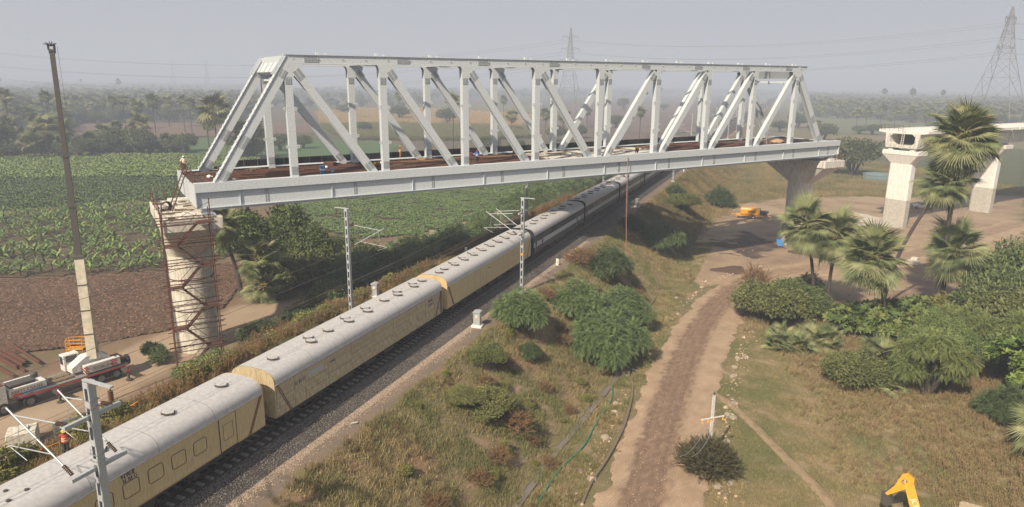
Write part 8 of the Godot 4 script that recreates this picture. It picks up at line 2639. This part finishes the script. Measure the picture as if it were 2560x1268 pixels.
# ---------------------------------------------------------------- small things
func small_things() -> void:
	rng.seed = 1200
	var m: MB
	# trackside equipment cabinets
	for q in [[28.0, -9.7, "grey equipment cabinet on the far bank beside the mast"], [24.2, 3.7, "grey equipment cabinet at the ballast edge before the patchwork coach"], [93.0, 4.0, "small grey equipment cabinet beside the navy coaches"]]:
		var o := thing("trackside_cabinet", q[2], "cabinet", trk_at(q[0], q[1], 6.58), TURN_RAIL + 0.15, "trackside cabinets")
		m = MB.new(); m.cbox(Vector3(0, 0.12, 0), Vector3(1.0, 0.24, 0.95), 0.03)
		part("plinth", m, M.concrete_white, o)
		m = MB.new(); m.cbox(Vector3(0, 0.82, 0), Vector3(0.62, 1.2, 0.6), 0.02)
		part("box", m, M.galv, o)
		m = MB.new(); m.plate(PackedVector2Array([Vector2(-0.38, 0), Vector2(0.38, 0), Vector2(0.34, 0.1), Vector2(0, 0.17), Vector2(-0.34, 0.1)]), Vector3(0, 1.42, -0.37), Vector3(1, 0, 0), Vector3(0, 1, 0), Vector3(0, 0, 0.74))
		part("lid", m, M.galv, o)
		m = MB.new(); m.box(Vector3(0.315, 1.1, 0), Vector3(0.012, 0.26, 0.2)); m.box(Vector3(0, 1.1, 0.306), Vector3(0.2, 0.26, 0.012))
		part("notice", m, M.white, o)
		m = MB.new(); m.box(Vector3(0.0, 0.9, 0.307), Vector3(0.16, 0.14, 0.014))
		part("warning_mark", m, M.orange, o)
	for q in [[48.6, -9.2, "white marker post on the far bank of the railway"], [47.8, 3.6, "white marker post at the ballast edge beside the rust coloured weeds"], [151.0, 4.0, "white marker post beside the track beyond the bridge shade"]]:
		var o := thing("marker_post", q[2], "marker post", trk_at(q[0], q[1], 6.55), TURN_RAIL, "white marker posts")
		m = MB.new(); m.cbox(Vector3(0, 0.45, 0), Vector3(0.34, 0.95, 0.12), 0.03)
		part("slab", m, M.concrete_white, o)
		m = MB.new()
		for s in [-1.0, 1.0]: m.box(Vector3(0, 0.5, s * 0.062), Vector3(0.1, 0.14, 0.006))
		part("mark", m, M.black, o)
	# toe drain with two walls and water
	var dl := [Vector3(10.8, 0, -63.0), Vector3(9.4, 0, -60.2), Vector3(6.6, 0, -54.3), Vector3(4.0, 0, -49.1), Vector3(0.5, 0, -41.2), Vector3(-0.8, 0, -38.0)]
	var dr := thing("concrete_drain", "narrow concrete drain running along the foot of the railway slope", "drain", Vector3.ZERO)
	for s in [-0.38, 0.38]:
		m = MB.new()
		for k in dl.size() - 1:
			var d: Vector3 = (dl[k + 1] - dl[k]).normalized(); var sd: Vector3 = Vector3(-d.z, 0, d.x) * s
			m.bar(dl[k] + sd * 0.7 + Vector3(0, 0.04, 0), dl[k + 1] + sd * 0.7 + Vector3(0, 0.04, 0), 0.09, 0.22)
		part("drain_wall", m, M.drain, dr)
	m = MB.new()
	for k in dl.size() - 1: m.bar(dl[k] + Vector3(0, 0.09, 0), dl[k + 1] + Vector3(0, 0.09, 0), 0.44, 0.03)
	part("drain_floor", m, mat(lin(0.14, 0.13, 0.125), 0.5), dr)
	m = MB.new(); m.cbox(Vector3(11.2, 0.2, -63.6), Vector3(1.6, 0.6, 1.1), 0.06)
	part("drain_box", m, M.drain, dr)
	# long pipe, green hose, poles
	var pp := smooth_line([Vector3(19.6, 0.2, -88.5), Vector3(17.0, 0.16, -82.0), Vector3(14.6, 0.12, -74.5)], 0.8)
	wire("old_pipe", pp, 0.11, "weathered tan pipe lying along the road edge above the bushes", "old pipes", M.pipe, 8)
	pp = smooth_line([Vector3(12.0, 0.18, -62.5), Vector3(11.5, 0.15, -59.0), Vector3(10.0, 0.15, -53.5), Vector3(8.9, 0.14, -50.5), Vector3(7.5, 0.14, -47.2), Vector3(6.0, 0.14, -44.1), Vector3(4.9, 0.14, -41.0)], 0.6)
	wire("old_pipe", pp, 0.12, "weathered tan pipe lying between the drain and the dirt road", "old pipes", M.pipe, 8)
	pp = smooth_line([Vector3(9.9, 0.14, -61.8), Vector3(9.3, 0.14, -57.5), Vector3(7.4, 0.14, -53.2), Vector3(6.0, 0.14, -49.4), Vector3(3.6, 0.14, -45.4), Vector3(1.6, 0.14, -40.5)], 0.6)
	wire("green_hose", pp, 0.05, "thin green hose lying along the concrete drain", "hoses", M.hose, 6)
	for q in [[Vector3(21.0, 2.2, -99.2), Vector3(20.9, 0.2, -92.4), "long pale bamboo pole lying on the lower slope"], [Vector3(22.5, 0.25, -96.7), Vector3(23.3, 0.15, -90.0), "dark bamboo pole lying beside the pale pole"]]:
		m = MB.new(); m.tube([q[0], q[0].lerp(q[1], 0.5) + Vector3(0.1, -0.1, 0), q[1]], [0.08, 0.09, 0.1], 7)
		single("bamboo_pole", m, M.wood, q[2], "pole", "loose poles")
	# low white pole with cross arm and orange insulators, two wires
	var o := thing("power_pole", "short white pole with cross arm and orange insulators beside the round bush", "pole", on_ground(15.5, -47.6), 0.35)
	m = MB.new()
	for x in [-0.1, 0.1]: m.bar(Vector3(x, 0, 0), Vector3(x * 0.7, 5.6, 0), 0.06, 0.1)
	for k in 9: m.bar(Vector3(-0.1, 0.4 + k * 0.6, 0), Vector3(0.1, 0.7 + k * 0.6, 0), 0.04, 0.05)
	part("pole", m, M.white, o)
	m = MB.new(); m.bar(Vector3(-1.05, 3.7, 0.06), Vector3(1.05, 3.7, 0.06), 0.08, 0.08)
	part("cross_arm", m, M.white, o)
	for x in [-0.9, -0.4, 0.1, 0.95]:
		m = MB.new(); insulator(m, Vector3(x, 3.68, 0.06), Vector3(x, 3.34, 0.06), 0.07)
		part("insulator", m, M.orange, o)
	m = MB.new(); m.lathe(Vector3(0, 5.6, 0), Vector3.UP, [Vector2(0.07, 0), Vector2(0.1, 0.1), Vector2(0.04, 0.25), Vector2(0, 0.26)], 8)
	part("top_pin", m, M.boom_dark, o)
	for x in [-0.4, 0.3]: wire("pole_wire", sagged(o.transform * Vector3(x, 3.34, 0.06), Vector3(10.6 + x, 6.8, -36.5), 0.6), 0.018, "thin wire running from the short white pole over the round bush", "pole wires", M.galv)
	# rocks along the road
	var rock := []
	for v in 3:
		m = MB.new()
		rng.seed = 1300 + v
		var base := MB.new()
		base.ball(Vector3.ZERO, Vector3(1, 0.75, 0.85), 8, 6)
		for k in range(0, base.v.size(), 3):
			var t := []
			for j in 3:
				var p := base.v[k + j]
				t.append(p * (1.0 + 0.3 * nz.get_noise_3d(p.x * 90.0 + v * 50.0, p.y * 90.0, p.z * 90.0)))
			m.tri(t[0], t[1], t[2])
		rock.append(m.mesh())
	rng.seed = 1310
	var xf := []; var cl := []
	var cum := 0
	for k in 760:
		var i := rng.randi_range(0, 6); var f := rng.randf()
		var a: Vector2 = ROADC[i].lerp(ROADC[i + 1], f)
		var d: Vector2 = (ROADC[i + 1] - ROADC[i]).normalized(); var n := Vector2(-d.y, d.x)
		var right := rng.randf() < 0.6
		var p := a + n * (1.0 if right else -1.0) * (4.3 + absf(rng.randfn(0, 0.6)))
		if right and i > 4: continue
		var s := 0.05 + 0.11 * pow(rng.randf(), 3.0)
		if cum < 46 and k % 12 == 0:
			s = rf(0.2, 0.42)
			var g := rf(0.28, 0.5)
			var mt: StandardMaterial3D = M.get("rock%d" % (cum % 4))
			if mt == null:
				mt = mat(lin(g, g * 0.86, g * 0.7), 0.9, 0.0, M.stone.albedo_texture, 0.8)
				M["rock%d" % (cum % 4)] = mt
			var r := single("boulder", rock[cum % 3], mt, "pale boulder lying along the edge of the dirt road", "rock", "boulders along the road", Vector3(p.x, 0.06, p.y), rf(0, 6))
			r.scale = Vector3(s, s * rf(0.7, 1.0), s * rf(0.8, 1.2))
			cum += 1
		xf.append(Transform3D(Basis(Vector3.UP, rf(0, 6)).scaled(Vector3(s, s * 0.8, s)), Vector3(p.x, 0.05, p.y))); cl.append(Color(0.40, 0.31, 0.23) * rf(0.7, 1.25))
	for k in 900:
		var x := rf(28, 100); var z := rf(-165, -90)
		if not inside(DIRT, x, z) or near_road(x, z, 3.0): continue
		var s := 0.05 + 0.14 * pow(rng.randf(), 3.0)
		xf.append(Transform3D(Basis(Vector3.UP, rf(0, 6)).scaled(Vector3(s, s * 0.7, s)), Vector3(x, 0.05, z))); cl.append(mixc(Color(0.40, 0.31, 0.24), Color(0.2, 0.13, 0.1), rng.randf()))
	for k in 5200:
		var i := rng.randi_range(0, 6)
		var a: Vector2 = ROADC[i].lerp(ROADC[i + 1], rng.randf())
		var d: Vector2 = (ROADC[i + 1] - ROADC[i]).normalized(); var n := Vector2(-d.y, d.x)
		var q := rng.randfn(0.0, 2.0)
		var p := a + n * clampf(q, -4.2, 4.2)
		var s := rf(0.018, 0.05) * (1.0 if absf(q) < 2.6 else 1.5)
		xf.append(Transform3D(Basis(Vector3.UP, rf(0, 6)).scaled(Vector3(s, s * 0.7, s)), Vector3(p.x, 0.12 + noise(p.x, p.y, 9.0) * 0.1, p.y))); cl.append(mixc(Color(0.45, 0.34, 0.25), Color(0.16, 0.10, 0.08), rng.randf()))
	scatter("road_stones", rock[0], M.vest, xf, cl, "small stones strewn along the dirt road and site", "stones")
	# clods on the ploughed field
	xf = []; cl = []
	for k in 22000:
		var x := rf(-76, -36); var z := rf(-107, -65)
		if not inside(PLOUGH, x, z): continue
		var s := 0.045 + 0.16 * pow(rng.randf(), 3.5)
		xf.append(Transform3D(Basis(Vector3(rf(-1, 1), 1, rf(-1, 1)).normalized(), rf(0, 6)).scaled(Vector3(s, s * 0.6, s * 0.8)), Vector3(x, 0.16, z))); cl.append(mixc(Color(0.095, 0.055, 0.036), Color(0.215, 0.135, 0.09), rng.randf()))
	scatter("soil_clods", rock[1], M.vest, xf, cl, "brown clods covering the ploughed field", "soil")
	# earth heaps on the site
	for q in [[52.5, -115.0, 2.6, 0.9, "brown earth heap on the site before the big pier"], [38.5, -121.5, 1.8, 0.4, "dark earth heap in the shade under the bridge"], [34.5, -104.0, 2.2, 0.4, "low dark mud ridge at the road bend"], [29.5, -117.0, 2.4, 0.5, "dark refuse heap at the foot of the shaded slope"]]:
		m = MB.new()
		rng.seed = int(q[0] * 10)
		var N := 16
		for a in N:
			for r in 5:
				var P := func(aa: int, rr: int) -> Vector3:
					var t := TAU * (aa % N) / N
					var R: float = q[2] * rr / 5.0 * (1.0 + 0.25 * sin(t * 3.0 + q[0]))
					var y: float = q[3] * (pow(cos(rr / 5.0 * PI / 2), 1.3) + 0.12 * noise(cos(t) * R + q[0], sin(t) * R, 1.0)) if rr < 5 else -0.05
					return Vector3(cos(t) * R * 1.4, y, sin(t) * R)
				m.quad(P.call(a, r), P.call(a, r + 1), P.call(a + 1, r + 1), P.call(a + 1, r))
		single("earth_heap", m, mat(lin(0.15, 0.09, 0.065), 0.95, 0.0, M.soil.albedo_texture, 0.8), q[4], "earth heap", "", Vector3(q[0], 0.05, q[1]), rf(0, 3))
	# blue tarpaulin slumped against the pier
	m = MB.new()
	var P2 := func(i: int, j: int) -> Vector3: return Vector3(-0.8 + i * 0.32, maxf(0.02, 1.15 - j * 0.3 + 0.12 * sin(i * 1.7 + j)), 0.18 * j + 0.1 * cos(i * 2.1 + j * 1.3))
	for i in 5:
		for j in 4: m.quad(P2.call(i, j), P2.call(i + 1, j), P2.call(i + 1, j + 1), P2.call(i, j + 1))
	single("blue_tarpaulin", m, M.tarp, "crumpled blue tarpaulin at the foot of the big concrete pier", "tarpaulin", "", Vector3(48.8, 0.02, -121.6), 0.5)
	m = MB.new()
	for i in 5:
		for j in 4: m.quad(P2.call(i, j) * Vector3(1, 0.3, 1), P2.call(i + 1, j) * Vector3(1, 0.3, 1), P2.call(i + 1, j + 1) * Vector3(1, 0.3, 1), P2.call(i, j + 1) * Vector3(1, 0.3, 1))
	single("blue_tarpaulin", m, M.tarp, "flat scrap of blue tarpaulin in the shade under the bridge", "tarpaulin", "", Vector3(37.5, 0.04, -133.0), 0.2)
	# folded steel formwork frames lying in the grass
	var fr := thing("formwork_truss", "pale blue lattice steel frames stacked in the grass behind the viaduct pier", "steel frames", Vector3(113.0, 0.1, -211.0), 0.5)
	fr.scale = Vector3.ONE * 0.72
	for k in 7:
		m = MB.new()
		var z := -3.0 + k * 1.0
		var lo := Vector3(-4 + k * 0.35, 0.1, z); var hi := Vector3(4 + k * 0.35, 0.1, z)
		m.bar(lo, hi, 0.16, 0.16); m.bar(lo + Vector3(-0.6, 3.2, -0.8), hi + Vector3(-0.6, 3.2, -0.8), 0.16, 0.16)
		for j in 8:
			var a := lo.lerp(hi, j / 8.0); var b := lo.lerp(hi, (j + 0.5) / 8.0) + Vector3(-0.6, 3.2, -0.8); var c := lo.lerp(hi, (j + 1) / 8.0)
			m.bar(a, b, 0.1, 0.1); m.bar(b, c, 0.1, 0.1)
		part("frame", m, M.teal, fr)
	# crane yard: man basket, steel pile, block, fence, board
	o = thing("man_basket", "yellow steel man basket standing behind the crane", "basket", Vector3(-46.6, 0.06, -68.2), 0.2)
	m = MB.new(); m.box(Vector3(0, 0.15, 0), Vector3(1.6, 0.1, 1.0))
	part("floor", m, M.yellow, o)
	for q in [[-0.78, -0.48], [0.78, -0.48], [-0.78, 0.48], [0.78, 0.48]]:
		m = MB.new(); m.bar(Vector3(q[0], 0, q[1]), Vector3(q[0], 1.25, q[1]), 0.07, 0.07)
		part("post", m, M.yellow, o)
	for y in [0.45, 0.85, 1.25]:
		m = MB.new()
		for s in [-0.48, 0.48]: m.bar(Vector3(-0.78, y, s), Vector3(0.78, y, s), 0.05, 0.05)
		for s in [-0.78, 0.78]: m.bar(Vector3(s, y, -0.48), Vector3(s, y, 0.48), 0.05, 0.05)
		part("rail", m, M.yellow, o)
	rng.seed = 1400
	for k in 9:
		m = MB.new()
		var L := rf(5, 9)
		var y := 0.12 + (k / 5) * 0.24
		m.box(Vector3(0, y + 0.1, 0), Vector3(L, 0.03, 0.2)); m.box(Vector3(0, y - 0.1, 0), Vector3(L, 0.03, 0.2)); m.box(Vector3(0, y, 0), Vector3(L, 0.18, 0.03))
		single("steel_beam", m, M.rust, "rusty steel beam in the pile at the edge of the ploughed field", "steel beam", "rusty beams", Vector3(-51.6 + rf(-0.6, 0.6), 0.03, -66.0 + (k % 5) * 0.75 - 0.5), -0.62 + rf(-0.06, 0.06))
	m = MB.new(); m.cbox(Vector3(0, 0.65, 0), Vector3(2.0, 1.35, 1.7), 0.06); m.cbox(Vector3(0.1, 1.4, 0), Vector3(0.7, 0.16, 0.7), 0.03)
	single("concrete_block", m, M.concrete_stain, "weathered concrete block in the yard beyond the railway fence", "concrete block", "", Vector3(-38.6, 0, -48.7), 0.5)
	o = thing("rail_fence", "broken fence of rusty posts and orange poles below the far bank", "fence", Vector3.ZERO)
	var fp := []
	for k in 8: fp.append(slope_at(-9.0 + k * 1.75, -12.0 + 0.1 * (k % 2)))
	for p in fp:
		m = MB.new(); m.bar(p, p + Vector3(rf(-0.1, 0.1), 1.25, rf(-0.1, 0.1)), 0.07, 0.07)
		part("post", m, M.scaffold, o)
	for k in 6:
		m = MB.new(); m.tube([fp[k] + Vector3(0, 0.95 + rf(-0.2, 0.2), 0), fp[k + 1] + Vector3(0, 0.9 + rf(-0.2, 0.25), 0)], [0.045, 0.045], 6)
		part("rail", m, M.orange if k % 3 else M.scaffold, o)
	o = thing("site_board", "blank grey sheet board on two posts below the far bank", "board", slope_at(-2.8, -13.0), TURN_RAIL + 1.2)
	m = MB.new(); m.box(Vector3(0, 1.45, 0), Vector3(1.7, 1.25, 0.03))
	part("sheet", m, M.galv, o)
	for x in [-0.82, 0.82]:
		m = MB.new(); m.bar(Vector3(x, 0, -0.04), Vector3(x, 2.15, -0.04), 0.06, 0.06)
		part("post", m, M.scaffold, o)
	for q in [[66.3, -109.1, 1.2], [59.5, -108.9, 0.8], [68.0, -111.5, 0.9]]:
		m = MB.new(); m.cbox(Vector3(0, 0.25, 0), Vector3(1.6, 0.5, 1.1) * q[2], 0.08)
		single("broken_slab", m, M.concrete_stain, "broken concrete slab lying on the bare site soil", "slab", "broken slabs", Vector3(q[0], 0.02, q[1]), rf(0, 3))
	# pieces of rag and paper litter
	for q in [[-9.4, 7.0, "white litter scrap beside the far track path"], [4.0, 4.4, "white litter scrap on the ballast path"], [21.0, -9.6, "white litter scrap on the far bank"]]:
		m = MB.new(); m.obox(Vector3(0, 0.05, 0), Vector3(0.22, 0.03, 0), Vector3(0.02, 0.04, 0.02), Vector3(0, 0.05, 0.15))
		single("litter", m, M.plastic, q[2], "litter", "", slope_at(q[1], q[0]) + Vector3(0, 0.1, 0))
func rest() -> void:
	stage("plants"); near_plants()
	stage("cover"); ground_cover()
	stage("crops"); crops()
	stage("far"); far_plants()
	stage("machines"); make_crane(); make_pump(); make_car(); make_backhoe()
	stage("small"); small_things()
	stage("people"); people()

# ---------------------------------------------------------------- scene
func _ready() -> void:
	# camera
	var cam := Camera3D.new()
	cam.name = "camera"
	add_child(cam)
	var pitch := 0.2453; var roll := 0.0117
	var up0 := Vector3(0, cos(pitch), -sin(pitch))
	var fw := Vector3(0, -sin(pitch), -cos(pitch))
	var right := Vector3(cos(roll), 0, 0) + up0 * sin(roll)
	var up := Vector3(-sin(roll), 0, 0) + up0 * cos(roll)
	cam.transform = Transform3D(Basis(right, up, -fw), Vector3(0, 28.3, 0))
	cam.fov = rad_to_deg(2.0 * atan(634.0 / 1701.67))
	cam.near = 0.2
	cam.far = 30000.0
	cam.current = true
	# sky, haze, exposure
	var we := WorldEnvironment.new()
	we.name = "world"
	add_child(we)
	var e := Environment.new()
	we.environment = e
	e.background_mode = Environment.BG_SKY
	var sm := ProceduralSkyMaterial.new()
	sm.sky_top_color = Color(0.475, 0.488, 0.52)
	sm.sky_horizon_color = Color(0.55, 0.555, 0.575)
	sm.sky_curve = 0.25
	sm.ground_bottom_color = Color(0.42, 0.40, 0.38)
	sm.ground_horizon_color = Color(0.70, 0.71, 0.74)
	sm.sun_angle_max = 55.0
	sm.sun_curve = 0.42
	var sky := Sky.new()
	sky.sky_material = sm
	e.sky = sky
	e.tonemap_mode = Environment.TONE_MAPPER_LINEAR
	e.tonemap_exposure = EXPOSURE
	e.fog_enabled = true
	e.fog_density = FOG
	e.fog_light_color = Color(0.78, 0.835, 0.92)
	e.sdfgi_enabled = true
	e.ssao_enabled = true
	e.ssil_enabled = true
	# sun: low morning light from behind and left of the camera
	var sun := DirectionalLight3D.new()
	sun.name = "sun"
	add_child(sun)
	sun.light_energy = SUN
	sun.light_color = Color(1.0, 0.925, 0.82)
	sun.light_angular_distance = 1.2
	sun.shadow_enabled = true
	sun.look_at_from_position(Vector3.ZERO, Vector3(0.394, -0.669, -0.630))
	nz.seed = 3
	nz.frequency = 0.01
	nz.fractal_octaves = 3
	BX = Transform3D(Basis(Vector3.UP, 0.555) * Basis(Vector3(0, 0, 1), 0.0078), BO)
	make_materials()
	stage("ground"); make_ground()
	stage("track"); make_track()
	stage("bridge"); make_bridge()
	make_piers(); make_viaduct()
	stage("train"); make_train()
	make_overhead(); make_pylons()
	deck_objects()
	rest()
	stage("done")

const EXPOSURE := 2.0
const SUN := 1.2
const FOG := 0.0009
func stage(s: String) -> void:
	print(s, " ", Time.get_ticks_msec())
